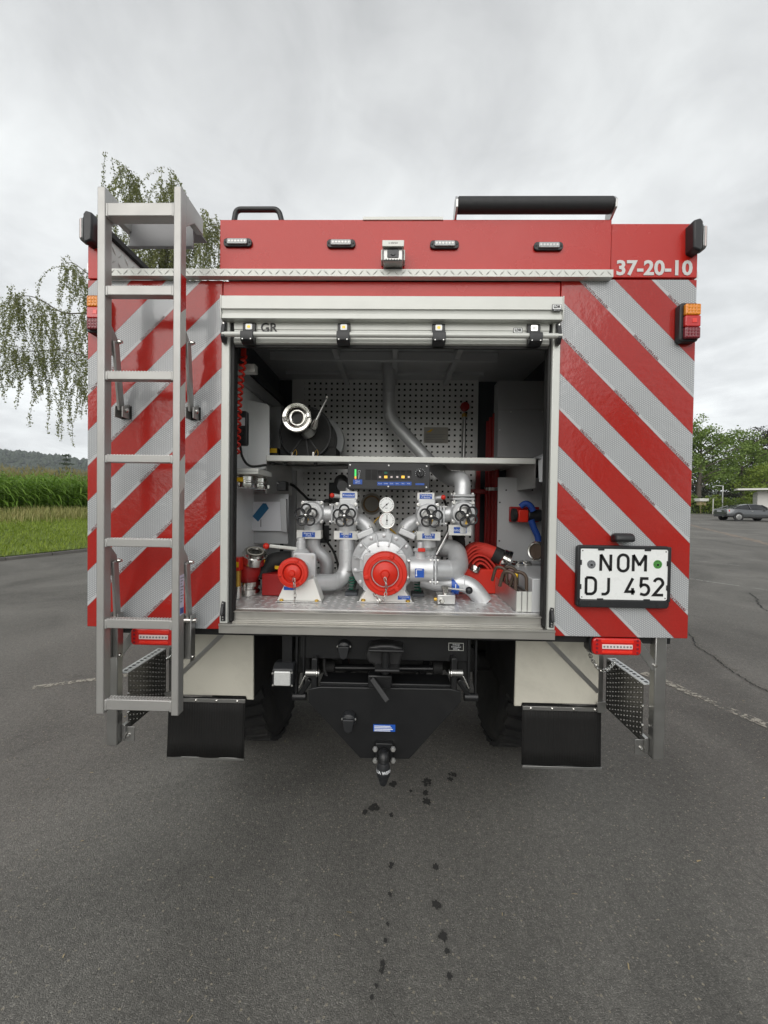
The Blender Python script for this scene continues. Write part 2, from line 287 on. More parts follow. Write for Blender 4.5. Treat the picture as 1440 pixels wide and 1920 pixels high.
# ------------------------------------------------------------------ mesh helpers
class MB:
    def __init__(s): s.v = []; s.f = []
    def add(s, vs, fs):
        k = len(s.v); s.v += [tuple(p) for p in vs]; s.f += [tuple(i + k for i in f) for f in fs]; return s
    def box(s, x0, x1, y0, y1, z0, z1):
        return s.add([(x0,y0,z0),(x1,y0,z0),(x1,y1,z0),(x0,y1,z0),(x0,y0,z1),(x1,y0,z1),(x1,y1,z1),(x0,y1,z1)],
                     [(0,3,2,1),(4,5,6,7),(0,1,5,4),(1,2,6,5),(2,3,7,6),(3,0,4,7)])
    def obox(s, c, size, M=None):
        M = M or Matrix.Identity(3); h = Vector(size) / 2; c = Vector(c); vs = []
        for z in (-1, 1):
            for x, y in ((-1,-1),(1,-1),(1,1),(-1,1)): vs.append(c + M @ Vector((x*h.x, y*h.y, z*h.z)))
        return s.add(vs, [(0,3,2,1),(4,5,6,7),(0,1,5,4),(1,2,6,5),(2,3,7,6),(3,0,4,7)])
    def bar(s, a, b, w, d, up=(0,0,1)):          # square bar from a to b
        a = Vector(a); b = Vector(b); z = (b - a).normalized(); u = Vector(up)
        if abs(z.dot(u)) > 0.95: u = Vector((0,1,0))
        x = u.cross(z).normalized(); y = z.cross(x); M = Matrix((x, y, z)).transposed()
        return s.obox((a + b) / 2, (w, d, (b - a).length), M)
    def prism(s, pts, y0, y1):                   # polygon of (x,z) pairs extruded along y
        n = len(pts); vs = [(p[0], y0, p[1]) for p in pts] + [(p[0], y1, p[1]) for p in pts]
        ar = sum(pts[i][0]*pts[(i+1)%n][1] - pts[(i+1)%n][0]*pts[i][1] for i in range(n))
        f0 = tuple(range(n)); f1 = tuple(range(2*n-1, n-1, -1)); sd_ = [(i, i+n, (i+1)%n+n, (i+1)%n) for i in range(n)]
        if ar < 0: f0 = f0[::-1]; f1 = f1[::-1]; sd_ = [q[::-1] for q in sd_]
        return s.add(vs, [f0, f1] + sd_)
    def prismx(s, pts, x0, x1):                  # polygon of (y,z) pairs extruded along x
        n = len(pts); vs = [(x0, p[0], p[1]) for p in pts] + [(x1, p[0], p[1]) for p in pts]
        ar = sum(pts[i][0]*pts[(i+1)%n][1] - pts[(i+1)%n][0]*pts[i][1] for i in range(n))
        f0 = tuple(range(n))[::-1]; f1 = tuple(range(n, 2*n)); sd_ = [(i, (i+1)%n, (i+1)%n+n, i+n) for i in range(n)]
        if ar < 0: f0 = f0[::-1]; f1 = f1[::-1]; sd_ = [q[::-1] for q in sd_]
        return s.add(vs, [f0, f1] + sd_)
    def tube(s, pts, r, seg=12, caps=True, closed=False):
        pts = [Vector(p) for p in pts]; n = len(pts); rs = r if isinstance(r, (list, tuple)) else [r] * n
        T = []
        for i in range(n):
            a = pts[i-1] if (i > 0 or closed) else pts[0]; b = pts[(i+1) % n] if (i < n-1 or closed) else pts[-1]
            T.append((b - a).normalized())
        u = Vector((0,0,1)) if abs(T[0].z) < 0.9 else Vector((0,1,0)); x = u.cross(T[0]).normalized()
        vs = []
        for i in range(n):
            x = (x - T[i] * x.dot(T[i])).normalized(); y = T[i].cross(x)
            for k in range(seg):
                a = 2*math.pi*k/seg; vs.append(pts[i] + (x*math.cos(a) + y*math.sin(a)) * rs[i])
        fs = []
        for i in range(n if closed else n-1):
            for k in range(seg):
                a, b = i*seg+k, i*seg+(k+1)%seg; j = (i+1) % n; fs.append((a, b, j*seg+(k+1)%seg, j*seg+k))
        if caps and not closed: fs += [tuple(range(seg))[::-1], tuple(range((n-1)*seg, n*seg))]
        return s.add(vs, fs)
    def cyl(s, a, b, r, seg=16, r2=None): return s.tube([a, b], [r, r if r2 is None else r2], seg)
    def lathe(s, prof, o, axis, seg=32):         # prof: (radius, height along axis)
        o = Vector(o); z = Vector(axis).normalized(); u = Vector((0,0,1)) if abs(z.z) < 0.9 else Vector((0,1,0))
        x = u.cross(z).normalized(); y = z.cross(x); vs = []; fs = []; n = len(prof)
        for r, h in prof:
            for k in range(seg):
                a = 2*math.pi*k/seg; vs.append(o + z*h + (x*math.cos(a) + y*math.sin(a))*max(r, 1e-5))
        for i in range(n-1):
            for k in range(seg):
                a, b = i*seg+k, i*seg+(k+1)%seg; fs.append((a, b, b+seg, a+seg))
        fs += [tuple(range(seg))[::-1], tuple(range((n-1)*seg, n*seg))]
        return s.add(vs, fs)
    def ball(s, c, r, seg=14, sq=(1,1,1)):
        k = len(s.v); n = 8
        s.lathe([(r*math.sin(math.pi*i/n), -r*math.cos(math.pi*i/n)) for i in range(n+1)], (0,0,0), (0,0,1), seg)
        c = Vector(c)
        for i in range(k, len(s.v)): p = s.v[i]; s.v[i] = (c.x+p[0]*sq[0], c.y+p[1]*sq[1], c.z+p[2]*sq[2])
        return s
    def ring(s, c, R, r, axis=(0,1,0), seg=28, ts=8):
        z = Vector(axis).normalized(); u = Vector((0,0,1)) if abs(z.z) < 0.9 else Vector((1,0,0)); x = u.cross(z).normalized(); y = z.cross(x); c = Vector(c)
        return s.tube([c + (x*math.cos(2*math.pi*k/seg) + y*math.sin(2*math.pi*k/seg))*R for k in range(seg)], r, ts, closed=True)
    def build(s, name, m, parent=None, bev=0.0, smooth=True, loc=None, seg=2):
        me = bpy.data.meshes.new(name); me.from_pydata(s.v, [], s.f); me.update()
        if smooth: me.shade_smooth(); me.set_sharp_from_angle(angle=RAD(38))
        return put(name, me, m, parent, bev, loc, seg)
def put(name, me, m, parent=None, bev=0.0, loc=None, seg=2):
    o = bpy.data.objects.new(name, me)
    if m is not None and not me.materials: me.materials.append(MATS[m])
    col.objects.link(o); w = Vector(loc) if loc is not None else Vector((0,0,0))
    o.location = w
    if parent is not None: o.parent = parent; o.location = w - wpos(parent)
    if bev:
        b = o.modifiers.new('bevel', 'BEVEL'); b.width = bev; b.segments = seg; b.limit_method = 'ANGLE'; b.angle_limit = RAD(40); b.harden_normals = False
    return o
def wpos(o):
    p = Vector(o.location)
    while o.parent is not None: o = o.parent; p += Vector(o.location)
    return p
def thing(name, label, cat, loc=(0,0,0), group=None, kind=None):
    o = bpy.data.objects.new(name, None); o.empty_display_size = 0.1; col.objects.link(o); o.location = loc
    return tag(o, label, cat, group, kind)
def tag(o, label=None, cat=None, group=None, kind=None):
    if label: o['label'] = label
    if cat: o['category'] = cat
    if group: o['group'] = group
    if kind: o['kind'] = kind
    return o
def fillet(pts, r, n=6):                          # round the corners of a polyline
    pts = [Vector(p) for p in pts]; out_ = [pts[0]]
    for i in range(1, len(pts)-1):
        a, p, b = pts[i-1], pts[i], pts[i+1]; d1 = (a-p); d2 = (b-p); rr = min(r, d1.length*0.49, d2.length*0.49)
        p1 = p + d1.normalized()*rr; p2 = p + d2.normalized()*rr
        for k in range(n+1):
            t_ = k/n; out_.append(p1*(1-t_)**2 + p*2*t_*(1-t_) + p2*t_**2)
    out_.append(pts[-1]); return out_
def spline(pts, n=8):                             # Catmull-Rom
    P_ = [Vector(p) for p in pts]; P_ = [P_[0]*2-P_[1]] + P_ + [P_[-1]*2-P_[-2]]; o = []
    for i in range(1, len(P_)-2):
        for k in range(n):
            t_ = k/n; a, b, c, d = P_[i-1:i+3]
            o.append(0.5*((2*b) + (c-a)*t_ + (2*a-5*b+4*c-d)*t_*t_ + (3*b-a-3*c+d)*t_**3))
    o.append(P_[-2]); return o
def rrect(x0, x1, z0, z1, r, n=4):
    o = []
    for cx, cz, a0 in ((x1-r, z1-r, 0), (x0+r, z1-r, 90), (x0+r, z0+r, 180), (x1-r, z0+r, 270)):
        for k in range(n+1): a = RAD(a0 + 90*k/n); o.append((cx + r*math.cos(a), cz + r*math.sin(a)))
    return o
_tx = {}
def text_mesh(s, size, bold=0.0, align='CENTER', ext=0.0004, spacing=1.0):
    k = (s, size, bold, align, ext, spacing)
    if k in _tx: return _tx[k]
    cu = bpy.data.curves.new('lettering', 'FONT'); cu.body = s; cu.size = size; cu.align_x = align; cu.align_y = 'CENTER'; cu.offset = bold; cu.extrude = ext; cu.resolution_u = 3; cu.space_character = spacing
    o = bpy.data.objects.new('tmp_text', cu); me = bpy.data.meshes.new_from_object(o)
    me.transform(Matrix.Rotation(RAD(90), 4, 'X')); bpy.data.objects.remove(o); bpy.data.curves.remove(cu)
    _tx[k] = me; return me
def lettering(s, size, loc, m, parent, bold=0.0, align='CENTER', rot=0.0, sx=1.0, spacing=1.0, name='lettering'):
    me = text_mesh(s, size, bold, align, 0.0004, spacing)
    if me.materials and me.materials[0] is not MATS[m]: me = me.copy(); me.materials.clear()
    o = put(name, me, m, parent, 0, loc); o.rotation_euler = (0, rot, 0); o.scale = (sx, 1, 1); return o
def lugs(mb, x0, x1, y0, y1, f, pitch=0.028, ln=0.024, w=0.006, h=0.0016):
    # raised chequer-plate lozenges; f(u,v,h) -> point
    nu = int((x1-x0)/pitch); nv = int((y1-y0)/pitch)
    for i in range(nu):
        for j in range(nv):
            cu_, cv = x0 + (i+0.5)*(x1-x0)/nu, y0 + (j+0.5)*(y1-y0)/nv; a = RAD(45 if (i+j) % 2 else -45)
            c, s_ = math.cos(a), math.sin(a); q = []
            for du, dv_, hh in ((-ln/2,0,0),(0,-w/2,0),(ln/2,0,0),(0,w/2,0),(-ln/5,0,h),(ln/5,0,h)):
                q.append(f(cu_ + du*c - dv_*s_, cv + du*s_ + dv_*c, hh))
            mb.add(q, [(0,1,4),(1,5,4),(1,2,5),(2,3,5),(3,4,5),(3,0,4)])
# ------------------------------------------------------------------ ground, lot, kerb line
K0 = Vector((-9.7, 8.3)); KU = Vector((0.41, 0.91)).normalized(); KN = Vector((-KU.y, KU.x))
def lot_h(x, y):
    t_ = max(0.0, min(y, 50) - 3.5); h = 0.028 * t_*t_ / (t_ + 3)
    return h + 0.006 * max(0, min(y, 200) - 50)
def kerb_s(x, y): return (Vector((x, y)) - K0).dot(KN)
def ground_h(x, y):
    s_ = kerb_s(x, y); h = lot_h(x, y)
    if s_ <= 0: return h - (0.06 if y < 47.5 else 0.0)
    return h + 0.09 + 0.088 * min(s_, 8.5)
def sheet_h(x, y):
    s_ = kerb_s(x, y)
    return lot_h(x, y) - (0.08 if y < 47.5 else 0.0) if s_ < 1.6 else ground_h(x, y) - 0.06
def grid(xs, ys, hf):
    mb = MB(); nx = len(xs)
    vs = [(x, y, hf(x, y)) for y in ys for x in xs]
    mb.add(vs, [(j*nx+i, j*nx+i+1, (j+1)*nx+i+1, (j+1)*nx+i) for j in range(len(ys)-1) for i in range(nx-1)]); return mb
def span(a, b, st): n = int(round((b-a)/st)); return [a + (b-a)*k/n for k in range(n+1)]
gx = [-4000, -2000, -900, -400, -200, -110] + span(-70, 70, 1.25) + [110, 200, 400, 900, 2000, 4000]
gy = [-4000, -1500, -500, -150, -60] + span(-30, 62, 1.25) + [80, 110, 160, 250, 500, 1000, 2000, 4000]
tag(grid(gx, gy, sheet_h).build('ground', 'grass_ground'), kind='structure')
mb = MB(); A = span(-60, 62, 1.0); S = [-110, -80] + span(-60, 0, 1.0); vs_ = []
for a in A:
    for s_ in S:
        p = K0 + KU*a + KN*s_; y = min(p.y, 48.0); vs_.append((p.x, y, lot_h(p.x, y)))
n_ = len(S); mb.add(vs_, [(i*n_+j, (i+1)*n_+j, (i+1)*n_+j+1, i*n_+j+1) for i in range(len(A)-1) for j in range(n_-1)])
mb.f = [f[::-1] for f in mb.f]; LOT = tag(mb.build('asphalt_lot', 'asphalt'), kind='structure')
mb = MB(); S = [0.115, 0.5, 1, 1.5, 2] + span(3, 12, 1.0); vs_ = []
for a in A:
    for s_ in S: p = K0 + KU*a + KN*s_; vs_.append((p.x, p.y, ground_h(p.x, p.y)))
n_ = len(S); mb.add(vs_, [(i*n_+j, (i+1)*n_+j, (i+1)*n_+j+1, i*n_+j+1) for i in range(len(A)-1) for j in range(n_-1)])
mb.f = [f[::-1] for f in mb.f]; tag(mb.build('verge', 'grass_ground'), kind='structure')
# kerb stones along the left edge: one metre each
kb = tag(bpy.data.objects.new('kerb', None), kind='structure'); col.objects.link(kb)
rk = random.Random(3)
for i in range(-26, 40):
    a = K0 + KU*i; b = K0 + KU*(i+0.985); q = []
    for p in (a, b):
        for ds, dz in ((-0.01, -0.15), (-0.005, 0.075), (0.11, 0.085), (0.12, -0.15)):
            w = p + KN*ds; q.append((w.x + rk.uniform(-.006, .006), w.y, lot_h(p.x, p.y) + dz + rk.uniform(-.006, .006)))
    MB().add(q, [(0,4,5,1),(1,5,6,2),(2,6,7,3),(0,1,2,3),(7,6,5,4)]).build('kerb_stone', 'kerb_stone', kb, smooth=False, bev=0.01)
# painted lines, cracks and wet spots lie a few millimetres above the asphalt
def gpt(px, py):
    d = ray(px, py); t_ = 1.0
    for _ in range(60):
        p = CAM + d*t_; t_ += (p.z - lot_h(p.x, p.y)) / -d.z * 0.7
    return CAM + d*t_
def ribbon(name, pts, w, m, lift, wob=0.0, sub=1, seed=1):
    r = random.Random(seed); P_ = [gpt(*p) for p in pts]
    if sub > 1: P_ = spline(P_, sub)
    q = []
    for i, p in enumerate(P_):
        t_ = (P_[min(i+1, len(P_)-1)] - P_[max(i-1, 0)]); nrm = Vector((-t_.y, t_.x, 0)).normalized(); c = p + nrm*r.uniform(-wob, wob)
        ww = w * (r.uniform(0.45, 1.4) if wob else 1)
        for sg in (-1, 1):
            e_ = c + nrm*sg*ww/2; q.append((e_.x, e_.y, lot_h(e_.x, e_.y) + lift))
    return tag(MB().add(q, [(2*i, 2*i+1, 2*i+3, 2*i+2) for i in range(len(P_)-1)]).build(name, m, smooth=False), kind='structure')
ribbon('painted_line', [(1205,1262),(1253,1281),(1303,1304),(1420,1353),(1520,1394)], 0.10, 'paint_worn', 0.005, 0, 6)
ribbon('painted_line', [(60,1290),(127,1281),(182,1274),(300,1258)], 0.07, 'paint_worn', 0.005, 0, 5)
ribbon('painted_line', [(1270,978),(1297,985),(1370,1003),(1440,1020),(1520,1040)], 0.36, 'sand_worn', 0.005, 0.06, 10)
ribbon('painted_line', [(1270,1030),(1298,1032),(1325,1034.5)], 0.06, 'paint_thin', 0.005, 0, 3)
ribbon('painted_line', [(1270,1048),(1298,1051),(1386,1061)], 0.055, 'paint_thin', 0.005, 0, 4)
ribbon('painted_line', [(1270,1082),(1298,1086),(1438,1106.6),(1500,1116)], 0.055, 'paint_thin', 0.005, 0, 4)
CR = [(1240,1150),(1292,1189),(1306,1212),(1337,1231),(1362,1252),(1390,1270),(1412,1284),(1438,1296),(1500,1326)]
ribbon('asphalt_crack', [(x, y-2) for x, y in CR], 0.075, 'crack_edge', 0.004, 0.012, 9, 4)
ribbon('asphalt_crack', CR, 0.010, 'crack_dark', 0.007, 0.012, 12, 5)
ribbon('asphalt_crack', [(1405,1112),(1418,1122),(1421,1131),(1433,1143),(1462,1152)], 0.018, 'crack_dark', 0.007, 0.02, 8, 6)
mb = MB(); r = random.Random(5)
SP = [(737,1472,7),(800,1467,9),(797,1488,6),(800,1504,8),(844,1462,5),(851,1453,6),(843,1453,3),(701,1515,9),(684,1524,5),(734,1529,4),(733,1624,5),(816,1627,6),(731,1678,4),(818,1698,7),(723,1765,3),(831,1757,7),(838,1785,4),(843,1832,4),(717,1808,4),(716,1822,4),(706,1850,3),(697,1872,3),(727,1734,3),(770,1484,3)]
for px, py, rr in SP:
    c = gpt(px, py); k = (c - CAM).length / FPX; n_ = 18; ra = rr*k*0.8
    ring_ = [r.uniform(0.6, 1.3) for _ in range(n_)]; q = [(c.x, c.y, lot_h(c.x,c.y)+0.004)]
    for i in range(n_): a = 2*math.pi*i/n_; q.append((c.x + math.cos(a)*ra*ring_[i], c.y + math.sin(a)*ra*1.25*ring_[i], lot_h(c.x,c.y)+0.004))
    mb.add(q, [(0, i+1, (i+1) % n_ + 1) for i in range(n_)])
tag(mb.build('water_drips', 'wet', smooth=False), 'dark wet drip spots on the grey asphalt behind the tow ball', 'water drips', kind='stuff')
mb = MB(); r = random.Random(15)                                       # small chips of straw and leaf litter
for i in range(200):
    x, y = r.uniform(-3, 3), r.uniform(-1.3, 4) if i % 3 else r.uniform(3, 12); a = r.uniform(0, 6.3); l, w = r.uniform(.004, .014), r.uniform(.001, .003); c_, s_ = math.cos(a), math.sin(a); z = lot_h(x, y) + 0.005
    mb.add([(x + u*c_ - v_*s_, y + u*s_ + v_*c_, z + r.uniform(0, .003)) for u, v_ in ((-l,-w),(l,-w*.5),(l*.9,w),(-l*.8,w))], [(0,1,2,3)])
tag(mb.build('litter', 'wood_pale', smooth=False), 'small dry straw and leaf chips scattered on the asphalt', 'litter', kind='stuff')
# ================================================================== FIRE TRUCK (rear plane y = 0, forward +y)
T = thing('fire_truck', 'red fire truck seen from behind with open pump compartment and red and silver chevrons', 'fire truck')
XL, XR, ZB = -1.208, 1.208, 1.09
def B(name, m, x0, x1, y0, y1, z0, z1, bev=0.003, parent=None): return MB().box(x0,x1,y0,y1,z0,z1).build(name, m, parent or T, bev)
# --- body shell
B('side_wall', 'red_paint', XL, XL+0.03, 0.024, 4.3, 1.095, 2.712); B('side_wall', 'red_paint', XR-0.03, XR, 0.024, 4.3, 1.095, 2.712)
B('body_front', 'red_paint', XL+0.032, XR-0.032, 4.25, 4.3, 1.0, 2.715)
B('underfloor', 'underbody', XL+0.032, XR-0.032, 0.05, 4.24, 1.05, 1.088)
rp_l = B('rear_panel', 'chevron_left', XL, -0.660, 0, 0.022, ZB, 2.492)
rp_r = B('rear_panel', 'chevron_right', 0.682, XR, 0, 0.022, ZB, 2.500)
rp_l['label'] = 'left panel with red and silver chevrons rising to the right'; rp_r['label'] = 'right panel with red and silver chevrons falling to the right'
B('corner_panel', 'red_paint', XL, XL+0.075, 0, 0.022, 2.497, 2.715)           # left corner post beside the roof step-in
tp = B('corner_panel', 'red_paint', 0.873, XR, 0, 0.022, 2.507, 2.716)
lettering('37-20-10', 0.078, (at(1226,504,0).x, -0.0015, at(1226,504,0).z), 'letter_silver', tp, bold=0.0024, sx=1.04)
fl = B('roof_flap', 'red_paint', -0.668, 0.868, -0.012, 0.02, 2.525, 2.724, 0.004)
B('roof_box', 'red_paint', -0.664, 0.864, 0.023, 2.6, 2.535, 2.716)
B('roof_box', 'red_paint', 0.873, XR-0.032, 0.023, 4.24, 2.51, 2.712)
B('roof_deck', 'alu', XL+0.032, -0.666, 0.03, 4.24, 2.47, 2.488)
B('red_band', 'red_paint', -0.658, 0.680, 0.0, 0.02, 2.36, 2.489)
B('panel_gap', 'ink_black', -0.6598, -0.6583, 0.004, 0.02, 2.40, 2.49, 0); 
# hinge blocks behind the flap
for px in (493, 980): c = at(px, 511, 0); B('hinge', 'black_plastic', c.x-0.035, c.x+0.035, -0.006, 0.01, 2.513, 2.525, 0.001)
# chequer strip
mb = MB().box(XL+0.078, 0.868, -0.030, 0.0, 2.4925, 2.5205)
def fs(u, v_, h): return (u, -0.030 - h, v_)
lugs(mb, XL+0.08, 0.866, 2.493, 2.520, fs, 0.027, 0.030, 0.006, 0.0022)
mb.build('chequer_strip', 'cream_alu', T)
# chequer inner wall of the step-in recess (left) with black trim on top
mb = MB().box(XL+0.032, XL+0.040, 0.03, 2.2, 2.49, 2.70)
lugs(mb, 0.03, 1.3, 2.50, 2.69, lambda u, v_, h: (XL+0.040+h, u, v_), 0.040, 0.042, 0.009, 0.003)
mb.build('chequer_wall', 'cream_alu', T)
mb = MB().box(XL+0.030, XL+0.055, 0.03, 2.2, 2.702, 2.730); mb.build('wall_trim', 'black_rubber', T, 0.004)
# --- roof fittings
a, b = at(436,406,0.06), at(536,408,0.06); GZ = at(485,393,0.06).z
pts = fillet([(a.x, 0.06, 2.724), (a.x+0.015, 0.06, GZ), (b.x-0.03, 0.06, GZ), (b.x-0.005, 0.06, 2.724)], 0.022)
mb = MB().tube(pts, 0.011, 10); mb.box(a.x-0.02, a.x+0.02, 0.04, 0.085, 2.717, 2.728); mb.box(b.x-0.02, b.x+0.03, 0.04, 0.085, 2.717, 2.728); mb.build('grab_rail', 'black_plastic', T, 0.002)
mb = MB().box(at(681,414,0).x, at(830,416,0).x, -0.016, 0.06, 2.7205, 2.732); lugs(mb, at(683,414,0).x, at(828,416,0).x, 2.7205, 2.732, lambda u, v_, h: (u, -0.016-h, v_), 0.02, 0.03, 0.004, 0.001); mb.build('chequer_edge', 'cream_alu', T)
rl = at(858,391,-0.02); rr = at(1146,394,-0.02)
ro = MB().cyl((rl.x, -0.02, 2.772), (rr.x, -0.02, 2.772), 0.029, 28).build('loading_roller', 'roller', T, 0.003)
for x in (rl.x-0.006, rr.x+0.006): MB().prismx([(0.03,2.726),(-0.008,2.726),(-0.046,2.748),(-0.050,2.775),(-0.030,2.800),(0.0,2.800),(0.03,2.765)], x-0.004, x+0.004).build('roller_bracket', 'alu', ro, 0.001)
# --- warning lights in the flap
for px, py in ((447,457), (640,459), (833,461), (1027,464)):
    c = at(px, py, -0.012); w = MB().prism(rrect(c.x-0.056, c.x+0.056, c.z-0.016, c.z+0.016, 0.013), -0.022, -0.0125).build('warning_light', 'black_plastic', T, 0.002)
    MB().prism(rrect(c.x-0.040, c.x+0.040, c.z-0.010, c.z+0.011, 0.005), -0.029, -0.021).build('lens', 'lens_clear', w, 0.0015)
    for k in range(6): MB().lathe([(0.0048,0),(0.004,0.001),(0.0015,0.0012)], (c.x-0.031+k*0.0124, -0.0285, c.z+0.001), (0,-1,0), 10).build('led', 'steel', w)
    for sx in (-1, 1): MB().cyl((c.x+sx*0.048, -0.0215, c.z), (c.x+sx*0.048, -0.0235, c.z), 0.003, 8).build('bolt', 'black_rubber', w)
# --- reversing camera
c = at(737, 484, -0.03)
cb = MB().box(c.x-0.038, c.x+0.038, -0.075, -0.013, c.z-0.038, c.z+0.020).build('reversing_camera', 'steel', T, 0.005)
MB().prismx([(-0.012, c.z+0.043), (-0.085, c.z+0.034), (-0.088, c.z+0.008), (-0.080, c.z+0.010), (-0.012, c.z+0.018)], c.x-0.041, c.x+0.041).build('sun_hood', 'cream_alu', cb, 0.002)
MB().prism(rrect(c.x-0.022, c.x+0.022, c.z-0.026, c.z+0.006, 0.005), -0.0775, -0.074).build('lens_window', 'glass_dark', cb)
MB().lathe([(0.010,0),(0.010,0.003),(0.006,0.004)], (c.x, -0.0772, c.z-0.010), (0,-1,0), 16).build('lens', 'glass_dark', cb)
for k in range(6): MB().cyl((c.x-0.026+k*0.0104, -0.0755, c.z-0.033), (c.x-0.026+k*0.0104, -0.077, c.z-0.033), 0.0022, 8).build('infrared_led', 'black_plastic', cb)
for sx in (-1, 1): MB().box(c.x+sx*0.043-0.003, c.x+sx*0.043+0.003, -0.05, -0.012, c.z-0.02, c.z+0.02).build('side_bracket', 'cream_alu', cb, 0.001)
lettering('u-sitron', 0.011, (c.x, -0.0865, c.z+0.022), 'ink_black', cb)
# --- corner warning lights
for sg, px, py in ((1, 1309, 449), (-1, 166, 434)):
    c = at(px, py, -0.01); x = sg*(XR-0.036); z0, z1 = c.z-0.062, c.z+0.056
    h = MB().prism([(x-sg*0.012, z0+0.008), (x+sg*0.016, z0-0.004), (x+sg*0.020, z0+0.01), (x+sg*0.022, z1-0.01), (x+sg*0.012, z1+0.004), (x-sg*0.014, z1-0.004)], -0.045, 0.018).build('corner_light', 'black_plastic', T, 0.006)
    MB().prismx(rrect(-0.036, 0.016, z0+0.008, z1-0.006, 0.015), x+sg*0.0225, x+sg*0.030).build('bezel', 'black_rubber', h, 0.003)
    MB().prismx(rrect(-0.034, 0.012, z0+0.016, z1-0.014, 0.012), x+sg*0.0305, x+sg*0.046).build('lens', 'lens_clear', h, 0.003)
    MB().box(min(x+sg*0.036,x+sg*0.041), max(x+sg*0.036,x+sg*0.041), -0.0352, -0.0338, z0+0.022, z1-0.020).build('led_strip', 'lens_white', h)
# --- lashing eyes on the sides
for sg, px, py in ((1, 1315, 516), (-1, 160, 500)):
    z = at(px, py, 0.02).z; x = sg*(XR+0.001)
    MB().prism([(x, z-0.045), (x+sg*0.003, z-0.045), (x+sg*0.024, z-0.005), (x+sg*0.024, z+0.018), (x+sg*0.006, z+0.045), (x, z+0.045)], 0.03, 0.036).build('lashing_eye', 'alu', T)
    MB().cyl((x+sg*0.014, 0.0292, z+0.012), (x+sg*0.014, 0.0302, z+0.012), 0.005, 12).build('eye_hole', 'plate_white', T)
# --- combination tail lights high on the panels
for sg, px, py in ((1, 1293, 597), (-1, 171, 581)):
    c = at(px, py, -0.06); xo = at(1315 if sg > 0 else 158, py, -0.042).x; xi = xo - sg*0.070; x0, x1 = min(xo, xi), max(xo, xi); z0, z1 = c.z-0.074, c.z+0.074
    h = MB().prism(rrect(x0-0.002, x1, z0, z1, 0.012), -0.030, -0.0005).build('tail_light', 'black_plastic', T, 0.004)
    lx0, lx1 = (x0+0.010, x1-0.002); H3 = (z1-z0-0.016)/3
    for k, (nm, mm) in enumerate((('red_lens', 'lens_dark_red'), ('brake_lens', 'lens_red'), ('amber_lens', 'lens_amber'))):
        za, zb = z0+0.008+k*H3, z0+0.008+(k+1)*H3-0.0015
        l = MB().prism(rrect(lx0, lx1, za, zb, 0.005), -0.044, -0.0295).build(nm, mm, h, 0.003)
        if k == 1: MB().box(lx0+0.026, lx1-0.016, -0.0455, -0.0438, za+0.014, zb-0.012).build('reflector', 'lens_red_bright', h, 0.001); continue
        for i in range(4):
            for j in range(3):
                cx, cz = lx0+0.012+i*(lx1-lx0-0.024)/3, za+0.010+j*(zb-za-0.020)/2
                MB().lathe([(0.0085,0),(0.0085,0.0015),(0.0065,0.002),(0.005,0.0005),(0.001,0.0005)], (cx, -0.0438, cz), (0,-1,0), 12).build('led_cup', mm, h)
# --- film lettering along the silver stripes
def film_text(side):
    sgn, u0, x0, x1, z1 = (-1, PL.z-PL.x, XL, -0.66, 2.49) if side < 0 else (1, PR.z+PR.x, 0.682, XR, 2.5)
    rows = range(-12, 16)
    for k in rows:
        c0 = u0 + (k+0.525)*0.2855                    # z + sgn*x = c0 in the margin of a silver stripe
        for j in range(6):
            x = x0 + 0.065 + j*0.2 + (k % 2)*0.07; z = c0 - sgn*x
            if x > x1-0.06 or z < ZB+0.06 or z > z1-0.06: continue
            o = lettering('ORALITE 5773 & P 0078 B AURA', 0.0125, (x, -0.0012, z), 'ink_dark_red', rp_l if side < 0 else rp_r, bold=0.0, sx=0.78)
            o.rotation_euler = (0, RAD(-45 if side < 0 else 45), 0)
film_text(-1); film_text(1)
# ================================================================== shutter, frame and sill
# header profile: stepped extrusion
HX0, HX1 = at(415,575,-0.042).x, at(1055,580,-0.042).x; hq = [at(735, p_, -0.042).z for p_ in (555.5, 580, 584.5, 586.5, 597)]
MB().prismx([(0.02,hq[0]-0.006),(-0.034,hq[0]-0.006),(-0.038,hq[0]),(-0.044,hq[0]),(-0.044,hq[1]),(-0.038,hq[1]),(-0.034,hq[2]-0.004),(-0.034,hq[3]-0.002),(-0.038,hq[3]-0.003),(-0.038,hq[4]),(0.02,hq[4])], HX0, HX1).build('shutter_header', 'cream_alu', T, 0.001)
for x0, x1 in ((HX0-0.004, HX0-0.0005), (HX1+0.0005, HX1+0.004)): MB().prismx([(0.0,hq[0]+0.002),(-0.045,hq[0]+0.002),(-0.046,hq[1]),(-0.040,hq[4]-0.002),(0.0,hq[4]-0.002)], x0, x1).build('header_cap', 'cream_alu', T)
for px, py, y in ((1044,577,-0.0455), (971,621,-0.0065)):
    c = at(px, py, y); s_ = 0.013
    q = MB().prism(rrect(c.x-0.018, c.x+0.018, c.z-s_, c.z+s_, 0.003), y-0.0008, y+0.0004).build('maker_badge', 'ink_black', T)
    MB().prism(rrect(c.x-0.016, c.x+0.016, c.z-0.0055, c.z+0.0112, 0.002), y-0.0014, y-0.0009).build('badge_field', 'plate_white', q)
    lettering('LDR', 0.0135, (c.x, y-0.0020, c.z+0.003), 'ink_black', q, bold=0.0006); lettering('Systembau', 0.005, (c.x, y-0.0014, c.z-0.009), 'ink_white', q)
